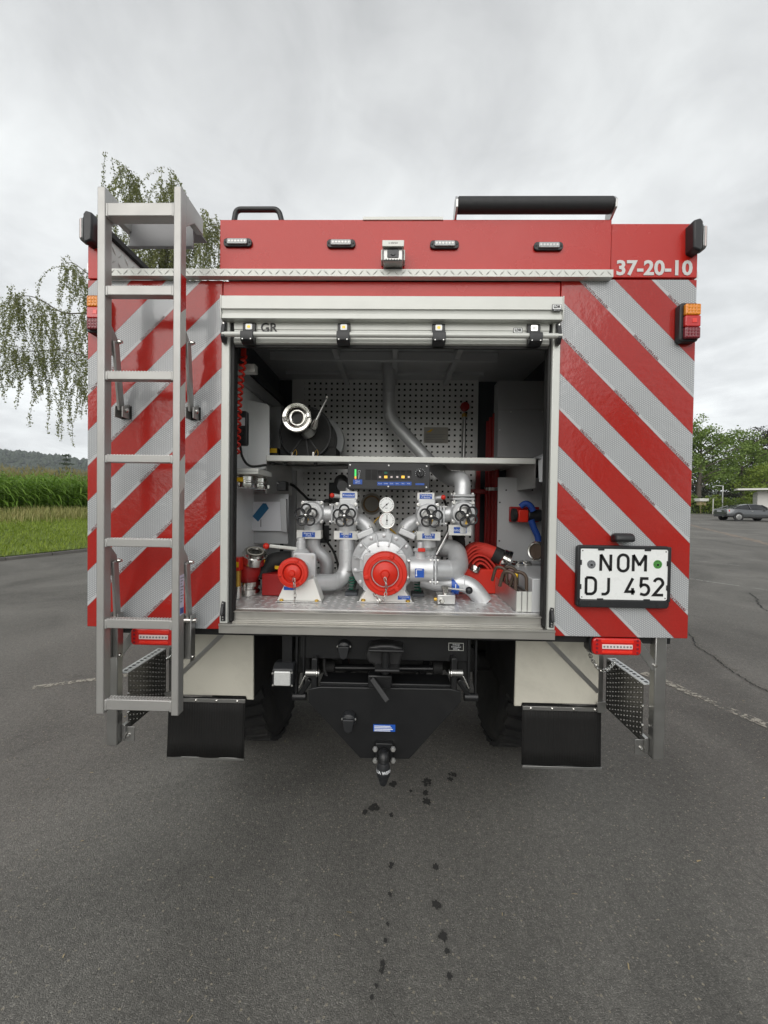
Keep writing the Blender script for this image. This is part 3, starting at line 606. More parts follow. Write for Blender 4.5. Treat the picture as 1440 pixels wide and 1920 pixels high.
# side guide posts
B('guide_post', 'cream_alu', -0.658, -0.626, -0.012, 0.045, 1.118, hq[4]); B('guide_post', 'cream_alu', 0.650, 0.680, -0.012, 0.045, 1.118, hq[4])
B('guide_seal', 'black_rubber', -0.6255, -0.611, 0.000, 0.042, 1.122, hq[4]-0.001, 0.004); B('guide_seal', 'black_rubber', 0.638, 0.6495, 0.000, 0.042, 1.122, hq[4]-0.001, 0.004)
# lowest slat of the rolled-up shutter
sl = MB().prismx([(-0.006,2.372),(-0.006,2.296),(-0.003,2.294),(-0.003,2.262),(-0.008,2.258),(-0.008,2.243),(0.000,2.238),(0.012,2.238),(0.012,2.372)], -0.610, 0.637).build('shutter_slat', 'cream_alu', T)
B('slat_seal', 'black_rubber', -0.610, 0.637, 0.000, 0.011, 2.226, 2.2375, 0.002, sl)
c = at(504, 614, -0.008); lettering('GR', 0.050, (c.x, -0.0075, c.z-0.002), 'ink_black', sl, bold=0.001)
# bar handle with four clips
hz = at(735, 628.3, -0.034).z
hb = MB().cyl((-0.646, -0.034, hz), (0.676, -0.034, hz), 0.010, 20).build('bar_handle', 'cream_alu', T, 0.002)
for px in (465, 644, 823, 1003):
    x = at(px, 625, -0.03).x
    cl = MB().prismx([(-0.009, hz+0.055), (-0.012, hz+0.055), (-0.020, hz+0.047), (-0.022, hz+0.008), (-0.046, hz+0.010), (-0.050, hz-0.002), (-0.046, hz-0.024), (-0.030, hz-0.034), (-0.009, hz-0.034)], x-0.025, x+0.025).build('handle_clip', 'black_plastic', hb, 0.003)
    MB().prism(rrect(x-0.013, x+0.013, hz+0.024, hz+0.046, 0.004), -0.0230, -0.0185).build('clip_badge', 'plate_white' if px < 1000 else 'chrome', hb)
    MB().prism(rrect(x-0.006, x+0.006, hz+0.030, hz+0.040, 0.003), -0.0240, -0.0231).build('clip_emblem', 'brass' if px < 1000 else 'steel', hb)
    for sx in (-1, 1): MB().cyl((x+sx*0.016, -0.046, hz-0.022), (x+sx*0.016, -0.048, hz-0.022), 0.0025, 8).build('screw', 'screw', hb)
for sg, x in ((-1, -0.642), (1, 0.665)):
    MB().prismx([(-0.013, hz+0.055), (-0.03, hz+0.05), (-0.042, hz+0.014), (-0.044, hz-0.012), (-0.03, hz-0.03), (-0.013, hz-0.03)], x-0.0075, x+0.0075).build('handle_end', 'black_plastic', hb, 0.002)
    for dz in (0.044, -0.022): MB().cyl((x, -0.030, hz+dz), (x, -0.0335, hz+dz), 0.0035, 8).build('screw', 'screw', hb)
    ct = MB().prism([(x-0.009, 1.128), (x+0.009, 1.128), (x+0.009, 1.205), (x-0.004, 1.208), (x-0.009, 1.19)], -0.017, -0.0122).build('catch_plate', 'black_plastic', T, 0.001)
    MB().prismx([(-0.016,1.150),(-0.034,1.155),(-0.028,1.185),(-0.016,1.198)], x-0.006, x+0.006).build('catch_tongue', 'black_plastic', ct, 0.002)
    for dz in (1.135, 1.145, 1.20): MB().cyl((x, -0.0165, dz), (x, -0.019, dz), 0.003, 8).build('screw', 'screw', ct)
# sill: folded step of bright aluminium
MB().prismx([(0.05,1.1175),(0.000,1.1175),(0.000,1.1225),(0.014,1.1225),(0.014,1.1255),(0.020,1.129),(0.020,1.155),(0.012,1.157),(0.012,1.1615),(0.05,1.1615)], -0.6105, 0.6375).build('sill', 'alu_sill', T, 0.0006)
MB().prismx([(0.05,1.0785),(-0.014,1.0785),(-0.014,1.108),(-0.018,1.109),(-0.018,1.117),(0.05,1.117)], -0.660, 0.681).build('sill_trim', 'alu_sill', T, 0.0008)
# ================================================================== compartment lining
FZ = 1.165                                                     # floor of the pump bay
mb = MB().box(-0.734, 0.894, 0.052, 1.14, FZ-0.02, FZ)
lugs(mb, -0.71, 0.71, 0.055, 1.13, lambda u, v_, h: (u, v_, FZ+h), 0.036, 0.036, 0.0085, 0.0026)
mb.build('bay_floor', 'floor_alu', T)
BY = 1.117
MB().box(-0.66, 0.60, BY, BY+0.006, FZ, 2.62).build('back_board', 'perforated_board', T)
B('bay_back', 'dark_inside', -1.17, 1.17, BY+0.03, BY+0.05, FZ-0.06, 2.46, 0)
B('bay_ceiling', 'grey_inside', -1.17, 1.17, 0.05, BY+0.03, 2.452, 2.465, 0)
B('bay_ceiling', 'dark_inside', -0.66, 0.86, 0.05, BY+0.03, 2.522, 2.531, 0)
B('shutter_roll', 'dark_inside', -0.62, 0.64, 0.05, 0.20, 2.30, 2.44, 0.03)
# ceiling ribs
for y, z in ((0.42, 2.40), (0.62, 2.40), (0.95, 2.43)): B('ceiling_rib', 'grey_inside', -0.66, 0.60, y, y+0.03, z, z+0.05)
for x in (-0.30, 0.02, 0.36): B('ceiling_rib', 'grey_inside', x, x+0.03, 0.20, 1.1, 2.41, 2.448)
B('ceiling_light', 'lens_white', -0.52, 0.52, 0.17, 0.19, 2.335, 2.345, 0.002)
# left side wall with its long rails
B('bay_side', 'white_inside', -0.745, -0.735, 0.05, BY, FZ, 2.20, 0); B('side_rail', 'black_plastic', -0.735, -0.700, 0.05, BY-0.01, 2.265, 2.305); B('side_rail', 'grey_inside', -0.735, -0.712, 0.05, BY-0.01, 2.20, 2.262)
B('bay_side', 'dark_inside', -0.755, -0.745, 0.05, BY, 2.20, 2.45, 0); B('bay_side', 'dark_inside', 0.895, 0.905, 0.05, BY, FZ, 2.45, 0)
B('inner_panel', 'grey_box', -0.735, -0.66, 0.85, 0.86, FZ, 2.20)
B('corner_post', 'grey_box', -0.70, -0.62, BY-0.035, BY-0.001, FZ, 1.83)
# shelf across the bay
sy = 0.34; a, b = at(500, 858, sy), at(1004, 865, sy); SZ = 0.5*(a.z+b.z)
sh = MB().prismx([(sy,SZ-0.014),(sy,SZ+0.013),(sy+0.60,SZ+0.013),(sy+0.60,SZ+0.004),(sy+0.02,SZ+0.004),(sy+0.02,SZ-0.014)], a.x, b.x).build('shelf', 'cream_alu', T, 0.001)
B('shelf_lip', 'steel', a.x+0.003, b.x-0.003, sy+0.022, sy+0.03, SZ-0.016, SZ+0.003, 0, sh)
l0, l1 = at(500, 925, sy), at(1000, 915, sy)
MB().prism([(a.x-0.003, SZ+0.013), (a.x, SZ+0.013), (a.x, l0.z), (a.x-0.003, l0.z)], sy, sy+0.5).build('shelf_bracket', 'alu', sh)
MB().prism([(b.x, SZ+0.013), (b.x+0.03, SZ+0.013), (b.x+0.003, SZ+0.010), (b.x+0.003, l1.z), (b.x, l1.z)], sy, sy+0.5).build('shelf_bracket', 'alu', sh)
# sloping plate right of the shelf
c0, c1 = at(1005, 862, 0.33), at(1020, 846, 0.30)
MB().add([(c0.x+0.02,0.34,SZ-0.10),(0.80,0.30,SZ-0.10),(0.80,0.30,SZ+0.06),(c0.x+0.02,0.36,SZ+0.012),(0.52,0.85,SZ+0.012),(0.80,0.85,SZ+0.04)], [(0,1,2,3),(3,2,5,4)]).build('gusset_plate', 'grey_box', sh, smooth=False)
# right: grey cabinet above and plate below the shelf
a, b = at(935, 716, 0.62), at(1022, 858, 0.62)
cb = B('side_cabinet', 'step_grey', a.x, 0.89, 0.62, 0.70, SZ+0.05, a.z, 0.003)
B('cabinet_lid', 'step_grey', a.x-0.004, 0.89, 0.61, 0.70, at(935,767,0.61).z, a.z+0.004, 0.002, cb)
for px, py in ((958,772),(1017,772),(937,806)): c = at(px, py, 0.618); MB().cyl((c.x,0.619,c.z),(c.x,0.616,c.z),0.004,8).build('bolt', 'steel', cb)
a, b = at(934, 912, 0.62), at(934, 1052, 0.62)
pb = B('side_plate', 'grey_box', a.x, 0.89, 0.62, 0.63, b.z, a.z+0.05, 0.001)
for px, py in ((949,919),(998,919),(937,942),(936,1014)): c = at(px, py, 0.619); MB().cyl((c.x,0.6195,c.z),(c.x,0.615,c.z),0.0045,8).build('bolt', 'black_coupling', pb)
a, b = at(958, 1066, 0.36), at(1018, 1088, 0.06)
MB().prismx([(0.06,FZ+0.002),(0.06,b.z+0.005),(0.62,b.z+0.005),(0.62,FZ+0.002)], a.x, 0.89).build('side_box', 'grey_box', T, 0.003)
# ================================================================== ladder on the left
LY0, LY1 = -0.15, -0.112
def lx(px, y=LY0): return at(px, 850, y).x
def lz(py, px=265, y=LY0): return at(px, py, y).z
RL0, RL1, RR0, RR1 = lx(181), lx(195.5), lx(323), lx(337)
zt, zb_ = lz(349), lz(1341)
LD = MB().box(RL0, RL1, LY0, LY1, zb_, zt).build('ladder', 'ladder_alu', T, 0.003)          # left rail, carries the rest
LD['label'] = 'folding aluminium access ladder with red and white reflective tape on one rail'
B('rail', 'ladder_alu', RR0, RR1, LY0, LY1, zb_, zt, 0.003, LD)
for x0, x1 in ((RL0, RL1), (RR0, RR1)):        # arms over the top, towards the roof
    MB().prismx([(LY1+0.0005, zt-0.001), (LY1+0.0005, zt-0.12), (-0.05, zt-0.065), (0.02, zt-0.062), (0.02, zt-0.001)], x0+0.001, x1-0.001).build('top_arm', 'ladder_alu', LD, 0.002)
zz = [(378,403),(534,552),(695,711),(853,867),(1011,1026),(1163,1180),(1314,1334)]
for i, (p0, p1) in enumerate(zz):
    z1, z0 = lz(p0), lz(p1); y0 = LY0+0.004
    B('rung', 'ladder_alu', RL1-0.001, RR0+0.001, y0, LY1-0.001 + (0.012 if i == 0 else 0), z0, z1, 0.0025, LD)
    if i:
        mb = MB(); nx = 22
        for k in range(nx):
            for j in range(3):
                x = RL1+0.008 + (RR0-RL1-0.016)*k/(nx-1); mb.lathe([(0.0034,0),(0.0030,0.0022),(0.0018,0.0022)], (x + (0.002 if j % 2 else 0), y0+0.007+j*0.010, z1-0.0002), (0,0,1), 6)
        tag(mb.build('rung_grip', 'alu', LD), kind='stuff')
    for x in (RL1+0.004, RR0-0.004): B('weld_seam', 'ladder_alu', x-0.005, x+0.005, y0-0.0016, y0+0.02, z0-0.003, z1-0.001, 0.003, LD)
# top step behind the first rung
c0, c1 = at(243, 417, 0.0), at(362, 462, 0.0)
MB().prismx([(0.0,c0.z),(0.0,c1.z),(-0.012,c1.z-0.002),(-0.012,c1.z-0.007),(0.006,c1.z-0.007),(0.006,c0.z-0.004),(0.12,c0.z-0.004),(0.12,c0.z)], c0.x, c1.x).build('top_step', 'step_grey', LD, 0.0, smooth=False)
for k in range(4): MB().box(c0.x+0.02+k*0.06, c0.x+0.058+k*0.06, 0.01, 0.03, c0.z-0.0048, c0.z+0.001).build('step_slot', 'plate_white', LD)
# reflective tape down the right rail, then its type label
tz0, tz1 = lz(927, 342), lz(512, 342); xs = RR1+0.0006; k = 0; z = tz1; ya, yb = LY0+0.001, LY1-0.001
while z > tz0+0.01:
    h = 0.128 if k % 2 else 0.142; z2 = max(z-h, tz0); sk = 0.032
    za, zb2 = min(z, tz1), z2
    MB().add([(xs,ya,za),(xs,yb,min(za+sk, tz1+0.0)),(xs,yb,min(zb2+sk, tz1)),(xs,ya,zb2)], [(0,3,2,1)]).build('tape', 'red_gloss' if k % 2 == 0 else 'cream_alu', LD, smooth=False); z = z2; k += 1
a, b = lz(1080, 342), lz(1156, 342)
lb = MB().add([(xs,ya+0.003,a),(xs,yb-0.003,a+0.002),(xs,yb-0.003,b+0.002),(xs,ya+0.003,b)], [(0,3,2,1)]).build('type_label', 'label_lilac', LD, smooth=False)
for k in range(9): MB().box(xs+0.0004, xs+0.0008, ya+0.008, yb-0.006-0.006*(k % 3), a-0.012-k*0.011, a-0.0085-k*0.011).build('label_line', 'sticker_grey', LD)
for k in range(7): MB().box(xs+0.0004, xs+0.0008, ya+0.006+k*0.0038, ya+0.008+k*0.0038, b+0.006, b+0.028).build('label_bar', 'strap_blue', LD)
# swing arms and their wall brackets, two pairs
def swing(px0, pz_top, px1, pz_bot, side, low):
    x = at(px0, pz_top, -0.085).x; xb = at(px1, pz_bot, -0.022).x; zt_ = at(px0, pz_top, -0.07).z; zb2 = at(px1, pz_bot, -0.02).z
    a_ = MB(); a_.bar((x, -0.088, zt_), (xb, -0.022, zb2), 0.012, 0.030, (0,1,0)); o = a_.build('swing_arm', 'ladder_alu', LD, 0.003)
    MB().prismx([(LY1,zt_-0.055),(LY1,zt_+0.050),(-0.095,zt_+0.052),(-0.066,zt_+0.020),(-0.062,zt_-0.02),(-0.085,zt_-0.055)], x-0.014, x-0.007).build('pivot_plate', 'ladder_alu', LD, 0.001)
    MB().lathe([(0.009,0),(0.009,0.006),(0.006,0.010),(0.006,0.016),(0.002,0.018)], (x+0.006, -0.080, zt_), (1,0,0), 10).build('pivot_bolt', 'chrome', LD)
    x = xb
    if not low:
        MB().prismx([(-0.001,zb2-0.03),(-0.045,zb2-0.03),(-0.045,zb2+0.012),(-0.001,zb2+0.03)], x-0.012, x-0.008).build('wall_bracket', 'ladder_alu', LD, 0.001)
        MB().prismx([(-0.001,zb2-0.03),(-0.045,zb2-0.03),(-0.045,zb2+0.012),(-0.001,zb2+0.03)], x+0.018, x+0.022).build('wall_bracket', 'ladder_alu', LD, 0.001)
        MB().box(x-0.012, x+0.030, -0.004, -0.0005, zb2-0.030, zb2+0.022).build('bracket_shadow', 'black_rubber', LD, 0.002)  # thin black sheet painted in as the bracket's shadow on the panel
        MB().lathe([(0.010,0),(0.010,0.006),(0.006,0.010),(0.002,0.011)], (x+0.022, -0.026, zb2), (1,0,0), 10).build('pivot_bolt', 'chrome', LD)
    else:
        MB().prism([(x-0.016, zb2-0.155), (x+0.020, zb2-0.155), (x+0.020, zb2+0.02), (x-0.016, zb2+0.02)], -0.026, -0.02).build('drop_bracket', 'steel', LD, 0.002)
        MB().box(x+0.020, x+0.024, -0.055, -0.02, zb2-0.155, zb2+0.03).build('drop_bracket', 'steel', LD, 0.003); MB().box(x-0.020, x-0.016, -0.055, -0.02, zb2-0.155, zb2+0.03).build('drop_bracket', 'steel', LD, 0.003)
        MB().cyl((x-0.02, -0.04, zb2+0.005), (x+0.040, -0.04, zb2+0.005), 0.010, 12).build('lock_pin', 'chrome', LD, 0.001)
        MB().lathe([(0.008,0),(0.008,0.006),(0.002,0.008)], (x+0.024, -0.042, zb2-0.138), (1,0,0), 10).build('pivot_bolt', 'chrome', LD)
swing(217, 643, 227, 770, -1, False); swing(353, 645, 358, 772, 1, False)
swing(216, 1050, 220, 1160, -1, True); swing(351, 1053, 355, 1163, 1, True)
# ================================================================== side steps, posts and braces
def side_step(sg):
    X = sg*1.094; pw = 0.046
    p = MB().box(min(X+sg*0.006, X+sg*(pw+0.006)), max(X+sg*0.006, X+sg*(pw+0.006)), 0.026, 0.062, 0.585, 1.0885).build('step_post', 'steel', T, 0.004)
    st = MB().box(min(X, X-sg*0.003), max(X, X-sg*0.003), 0.085, 0.37, 0.625, 0.865); 
    for i in range(12):
        for j in range(11):
            y, z = 0.098 + i*0.0235, 0.637 + j*0.0212 + (0.0106 if i % 2 else 0)
            if z < 0.86: st.lathe([(0.0058,0),(0.0040,0.0034),(0.0014,0.0036)], (X-sg*0.0028, y, z), (-sg,0,0), 8)
    f = st.build('side_step', 'dark_steel', T)
    f['label'] = 'folded-up step plate of raised-dimple steel'
    r_ = MB().box(min(X, X+sg*0.040), max(X, X+sg*0.040), 0.085, 0.37, 0.866, 0.870).build('step_rim', 'plate_white', f)
    for i in range(10): MB().box(min(X+sg*0.015, X+sg*0.027), max(X+sg*0.015, X+sg*0.027), 0.097+i*0.027, 0.110+i*0.027, 0.8695, 0.8712).build('rim_slot', 'black_coupling', f)
    MB().prismx([(0.050,0.60),(0.050,0.66),(0.085,0.66),(0.085,0.60)], min(X-sg*0.012, X+sg*0.004), max(X-sg*0.012, X+sg*0.004)).build('step_bracket', 'steel', f, 0.001)
    MB().box(min(X-sg*0.045, X+sg*0.004), max(X-sg*0.045, X+sg*0.004), 0.060, 0.064, 0.585, 0.648).build('step_bracket', 'steel', f, 0.001)
    MB().lathe([(0.007,0),(0.007,0.006),(0.004,0.010)], (X-sg*0.020, 0.0595, 0.612), (0,-1,0), 10).build('bolt', 'chrome', f)
    for z in (0.70, 0.78): MB().lathe([(0.005,0),(0.005,0.008)], (X-sg*0.004, 0.078, z), (-sg,0,0), 8).build('bolt', 'chrome', f)
    MB().box(min(X-sg*0.05, X-sg*0.015), max(X-sg*0.05, X-sg*0.015), 0.372, 0.380, 0.60, 0.90).build('step_post', 'steel', f, 0.002)
    b_ = MB(); b_.bar((X-sg*0.085, 0.034, 1.088), (X+sg*0.012, 0.034, 0.955), 0.032, 0.006, (0,1,0)); b_.build('brace', 'steel', T, 0.001)
    MB().cyl((X+sg*0.008, 0.030, 0.968), (X+sg*0.008, 0.022, 0.968), 0.006, 8).build('bolt', 'chrome', T)
side_step(1); side_step(-1)
# ================================================================== mudguards and flaps
for sg in (1, -1):
    y = 0.30; x0, x1 = 0.628, 1.020
    g = MB().prism([(sg*a_, b_) for a_, b_ in ((x0-0.004,0.655),(x0+0.03,0.655),(x0+0.034,0.672),(x1,0.672),(x1,1.088),(x0,1.088))], y, y+0.012).build('mudguard', 'cream_panel', T, 0.004)
    MB().bar((sg*(x0+0.035), y-0.003, 1.086), (sg*(x1-0.004), y-0.003, 0.735), 0.020, 0.006, (0,1,0)).build('guard_seam', 'steel', g, 0.001)
    B('guard_return', 'underbody', min(sg*(x0-0.002), sg*(x0+0.006)), max(sg*(x0-0.002), sg*(x0+0.006)), y+0.013, y+0.60, 0.66, 1.05, 0, g)
    mb = MB(); n = 14; xs_ = [sg*(0.660 + (1.030-0.660)*k/n) for k in range(n+1)]
    rf = random.Random(8+sg); q = []
    for r_ in range(5):
        z = 0.668 - (0.668-0.385)*r_/4
        for k, x in enumerate(xs_): q.append((x, y-0.006 - 0.012*r_/4 + 0.004*math.sin(k*0.9+sg)*r_/4, z + 0.003*math.sin(k*1.1)*(r_ == 0)))
    m_ = len(xs_); fc = [(r_*m_+k, (r_+1)*m_+k, (r_+1)*m_+k+1, r_*m_+k+1) for r_ in range(4) for k in range(n)]
    mb.add(q, fc); fo = mb.build('mud_flap', 'flap_rubber', T); md = fo.modifiers.new('thick', 'SOLIDIFY'); md.thickness = 0.006
    B('flap_rail', 'steel', min(xs_[0], xs_[-1]), max(xs_[0], xs_[-1]), y-0.016, y-0.0085, 0.646, 0.664, 0.001, fo)
    for k in range(4): x = xs_[0] + (xs_[-1]-xs_[0])*(0.10+0.27*k); MB().lathe([(0.006,0),(0.006,0.003),(0.003,0.005)], (x, y-0.016, 0.655), (0,-1,0), 8).build('bolt', 'chrome', fo)
    B('flap_edge', 'steel', min(xs_[0], xs_[-1]), max(xs_[0], xs_[-1]), y-0.024, y-0.008, 0.374, 0.386, 0.001, fo)
    B('flap_bracket', 'steel', min(sg*1.005, sg*1.045), max(sg*1.005, sg*1.045), y-0.022, y-0.017, 0.645, 0.695, 0.001, fo)
# ================================================================== lower lamps, chains
for sg, px, py in ((1, 1152, 1215.5), (-1, 303, 1202)):
    c = at(px, py, 0.02); x = sg*0.935; z = 1.052; 
    h = MB().prism(rrect(x-0.100, x+0.100, z-0.039, z+0.036, 0.018), 0.022, 0.075).build('rear_lamp', 'black_plastic', T, 0.004)
    MB().prism(rrect(x-0.096, x+0.096, z-0.036, z+0.033, 0.016), 0.004, 0.0215).build('red_lens', 'lens_red', h, 0.006, seg=3)
    MB().prism(rrect(x-0.064, x+0.064, z+0.014, z+0.027, 0.004), 0.0022, 0.0045).build('light_bar', 'lens_red_bright', h, 0.001)
    MB().prism(rrect(x-0.060, x+0.060, z-0.028, z-0.017, 0.004), 0.0022, 0.0045).build('light_bar', 'lens_red_bright', h, 0.001)
    MB().prism(rrect(x-0.060, x+0.060, z-0.010, z+0.008, 0.002), 0.0018, 0.0045).build('reverse_strip', 'lens_white', h, 0.001)
    for k in range(9): MB().cyl((x-0.052+k*0.013, 0.0019, z-0.001), (x-0.052+k*0.013, 0.0011, z-0.001), 0.004, 8).build('led', 'lens_clear', h)
    for sx in (-1, 1):
        for k in range(4): MB().cyl((x+sx*0.080, 0.0045, z-0.024+k*0.016), (x+sx*0.080, 0.0025, z-0.024+k*0.016), 0.005, 8).build('led', 'lens_dark_red', h)
    B('lamp_hanger', 'underbody', x-0.02, x+0.02, 0.04, 0.06, z+0.037, 1.09, 0, h)
def chain(name, pts, parent, ln=0.013, w=0.0075, r=0.0014, m='chrome'):
    P_ = spline(pts, 14); d = [0.0]
    for i in range(1, len(P_)): d.append(d[-1] + (P_[i]-P_[i-1]).length)
    n = int(d[-1]/(ln*0.78)); mb = MB()
    for k in range(n):
        s_ = (k+0.5)*d[-1]/n; i = max(j for j in range(len(d)) if d[j] <= s_); i = min(i, len(P_)-2); f = (s_-d[i])/max(1e-9, d[i+1]-d[i])
        c = P_[i].lerp(P_[i+1], f); t_ = (P_[i+1]-P_[i]).normalized(); u = t_.cross(Vector((0.3,1,0.2))).normalized(); v_ = t_.cross(u)
        if k % 2: u = v_
        L2 = ln/2 - w/2; loop = []
        for a in range(10):
            an = 2*math.pi*a/10; loop.append(c + t_*(L2*(1 if math.cos(an) > 0 else -1) + w/2*math.cos(an)) + u*(w/2*math.sin(an)))
        mb.tube(loop, r, 5, closed=True)
    return mb.build(name, m, parent)
p = [at(*q, yy) for q, yy in (((1098,1197),0.10),((1103,1218),0.08),((1112,1240),0.10),((1125,1256),0.13),((1140,1255),0.2),((1153,1240),0.3))]
chain('safety_chain', p, T, 0.022, 0.012, 0.0022)
p = [at(*q, yy) for q, yy in (((322,1217),0.05),((330,1222),0.1),((322,1230),0.2),((312,1236),0.3))]
chain('safety_chain', p, T, 0.022, 0.012, 0.0022)
# ================================================================== number plate
ny = -0.012; a, b = at(1082,1023,ny), at(1252,1139,ny); cx = (a.x+b.x)/2
a_z, b_z = at(1167,1023,ny).z, at(1167,1139,ny).z
NP = MB().prism(rrect(cx-0.181, cx+0.181, b_z, a_z, 0.014), ny-0.006, -0.0005).build('number_plate', 'black_plastic', T, 0.004)
pz = a_z-0.012-0.10; pw, ph = 0.170, 0.100
MB().prism(rrect(cx-pw, cx+pw, pz-ph, pz+ph, 0.010), ny-0.0095, ny-0.0065).build('plate_face', 'plate_white', NP, 0.001)
# frame lip
for x0, x1, z0, z1 in ((cx-0.181, cx-pw+0.002, pz-ph-0.006, pz+ph+0.010), (cx+pw-0.002, cx+0.181, pz-ph-0.006, pz+ph+0.010), (cx-pw, cx+pw, pz+ph-0.001, a_z-0.001), (cx-pw, cx+pw, b_z+0.001, pz-ph-0.001)):
    MB().box(x0, x1, ny-0.012, ny-0.004, z0, z1).build('plate_frame', 'black_plastic', NP, 0.003)
for dx, dz in ((-0.09, 0.097), (0.09, 0.097), (-0.09, -0.099), (0.09, -0.099)): MB().box(cx+dx-0.012, cx+dx+0.012, ny-0.0125, ny-0.005, pz+dz-0.004, pz+dz+0.004).build('frame_clip', 'black_plastic', NP, 0.001)
for dx in (-1, 1):
    for dz in (0.045, -0.05): MB().box(cx+dx*0.168-0.004, cx+dx*0.168+0.004, ny-0.0125, ny-0.005, pz+dz-0.010, pz+dz+0.010).build('frame_clip', 'black_plastic', NP, 0.001)
    MB().cyl((cx+dx*0.13, ny-0.0115, b_z+0.012), (cx+dx*0.13, ny-0.013, b_z+0.012), 0.005, 10).build('screw', 'black_rubber', NP)
    for dz in (-1, 1): MB().cyl((cx+dx*0.161, ny-0.0090, pz+dz*0.091), (cx+dx*0.161, ny-0.0102, pz+dz*0.091), 0.0026, 8).build('rivet', 'ink_black', NP)
# plate characters drawn as even strokes
def arc(cx_, cz, rx, rz, a0, a1, n=14): return [(cx_ + rx*math.cos(RAD(a0+(a1-a0)*k/n)), cz + rz*math.sin(RAD(a0+(a1-a0)*k/n))) for k in range(n+1)]
G = {'N': (0.60, [[(0,0),(0,1)],[(0,1),(0.60,0)],[(0.60,0),(0.60,1)]]),
     'O': (0.60, [arc(0.30,0.70,0.30,0.30,0,180) + arc(0.30,0.30,0.30,0.30,180,360) + [(0.60,0.70)]]),
     'M': (0.74, [[(0,0),(0,1)],[(0,1),(0.37,0.36)],[(0.37,0.36),(0.74,1)],[(0.74,1),(0.74,0)]]),
     'D': (0.58, [[(0,0),(0,1)],[(0,1),(0.30,1)] + arc(0.28,0.70,0.30,0.30,90,0) + arc(0.28,0.30,0.30,0.30,0,-90) + [(0,0)]]),
     'J': (0.42, [[(0.42,1),(0.42,0.27)] + arc(0.17,0.26,0.25,0.26,0,-90) + [(0.0,0.0)]]),
     '4': (0.54, [[(0.40,1),(0.0,0.18),(0.54,0.18)],[(0.40,0.40),(0.40,0)]]),
     '5': (0.52, [[(0.48,1),(0.06,1),(0.03,0.56)] + arc(0.24,0.31,0.28,0.31,135,-90,16) + [(0.0,0.06)]]),
     '2': (0.54, [arc(0.27,0.73,0.26,0.27,165,-20,12) + [(0.0,0.0),(0.56,0.0)]])}
def stroke(mb, pts, w, y):
    n = len(pts); P_ = [Vector((p[0], 0, p[1])) for p in pts]; q = []
    for i in range(n):
        t1 = (P_[i]-P_[i-1]).normalized() if i else (P_[1]-P_[0]).normalized(); t2 = (P_[i+1]-P_[i]).normalized() if i < n-1 else t1
        n1 = Vector((-t1.z, 0, t1.x)); n2 = Vector((-t2.z, 0, t2.x)); m_ = (n1+n2)
        m_ = m_.normalized() / max(0.45, m_.normalized().dot(n1)) if m_.length > 1e-6 else n1
        q += [P_[i] + m_*w/2 + Vector((0,y,0)), P_[i] - m_*w/2 + Vector((0,y,0)), P_[i] - m_*w/2 + Vector((0,y+0.003,0)), P_[i] + m_*w/2 + Vector((0,y+0.003,0))]
    f = [(0,1,2,3)]
    for i in range(n-1): b_ = 4*i; f += [(b_,b_+4,b_+5,b_+1),(b_+1,b_+5,b_+6,b_+2),(b_+3,b_+7,b_+4,b_)]
    mb.add(q, f)
def glyph(chx, x, z, h):
    w, st = G[chx]; mb = MB(); lw = 0.0105
    for s_ in st: stroke(mb, [(x + p[0]*(h-lw)*1.0, z + lw/2 + p[1]*(h-lw)) for p in s_], lw, ny-0.0110)
    mb.build('plate_character', 'ink_black', NP, smooth=False)
sx_ = 340/160/1000*1.0
for chx, px in (('N',1124),('O',1156.5),('M',1184.5)): glyph(chx, at(px,1056,ny).x, at(1167,1072.5,ny).z+0.0, 0.0745)
for chx, px in (('D',1096.5),('J',1125.5),('4',1171),('5',1197.5),('2',1223)): glyph(chx, at(px,1098,ny).x, at(1167,1116,ny).z, 0.0745)
for px, py, m_, nm in ((1106.5,1057.5,'sticker_grey','seal_sticker'),(1230,1057.5,'sticker_green','inspection_sticker')):
    c = at(px, py, ny); s_ = MB().cyl((c.x, ny-0.0093, c.z), (c.x, ny-0.0105, c.z), 0.0168, 28).build(nm, m_, NP)
    mb = MB()
    for k in range(12): an = RAD(30*k); mb.obox((c.x+0.0115*math.cos(an), ny-0.0109, c.z+0.0115*math.sin(an)), (0.0035, 0.0006, 0.0022), Matrix.Rotation(-an, 3, 'Y'))
    mb.box(c.x-0.004, c.x+0.005, ny-0.0112, ny-0.0106, c.z-0.006, c.z+0.002); mb.build('sticker_print', 'ink_black', NP)
c = at(1170, 1008, -0.03)
MB().prismx([(-0.0005,c.z+0.014),(-0.030,c.z+0.018),(-0.046,c.z+0.006),(-0.048,c.z-0.016),(-0.0005,c.z-0.020)], c.x-0.038, c.x+0.038).build('plate_lamp', 'black_plastic', T, 0.010, seg=4)
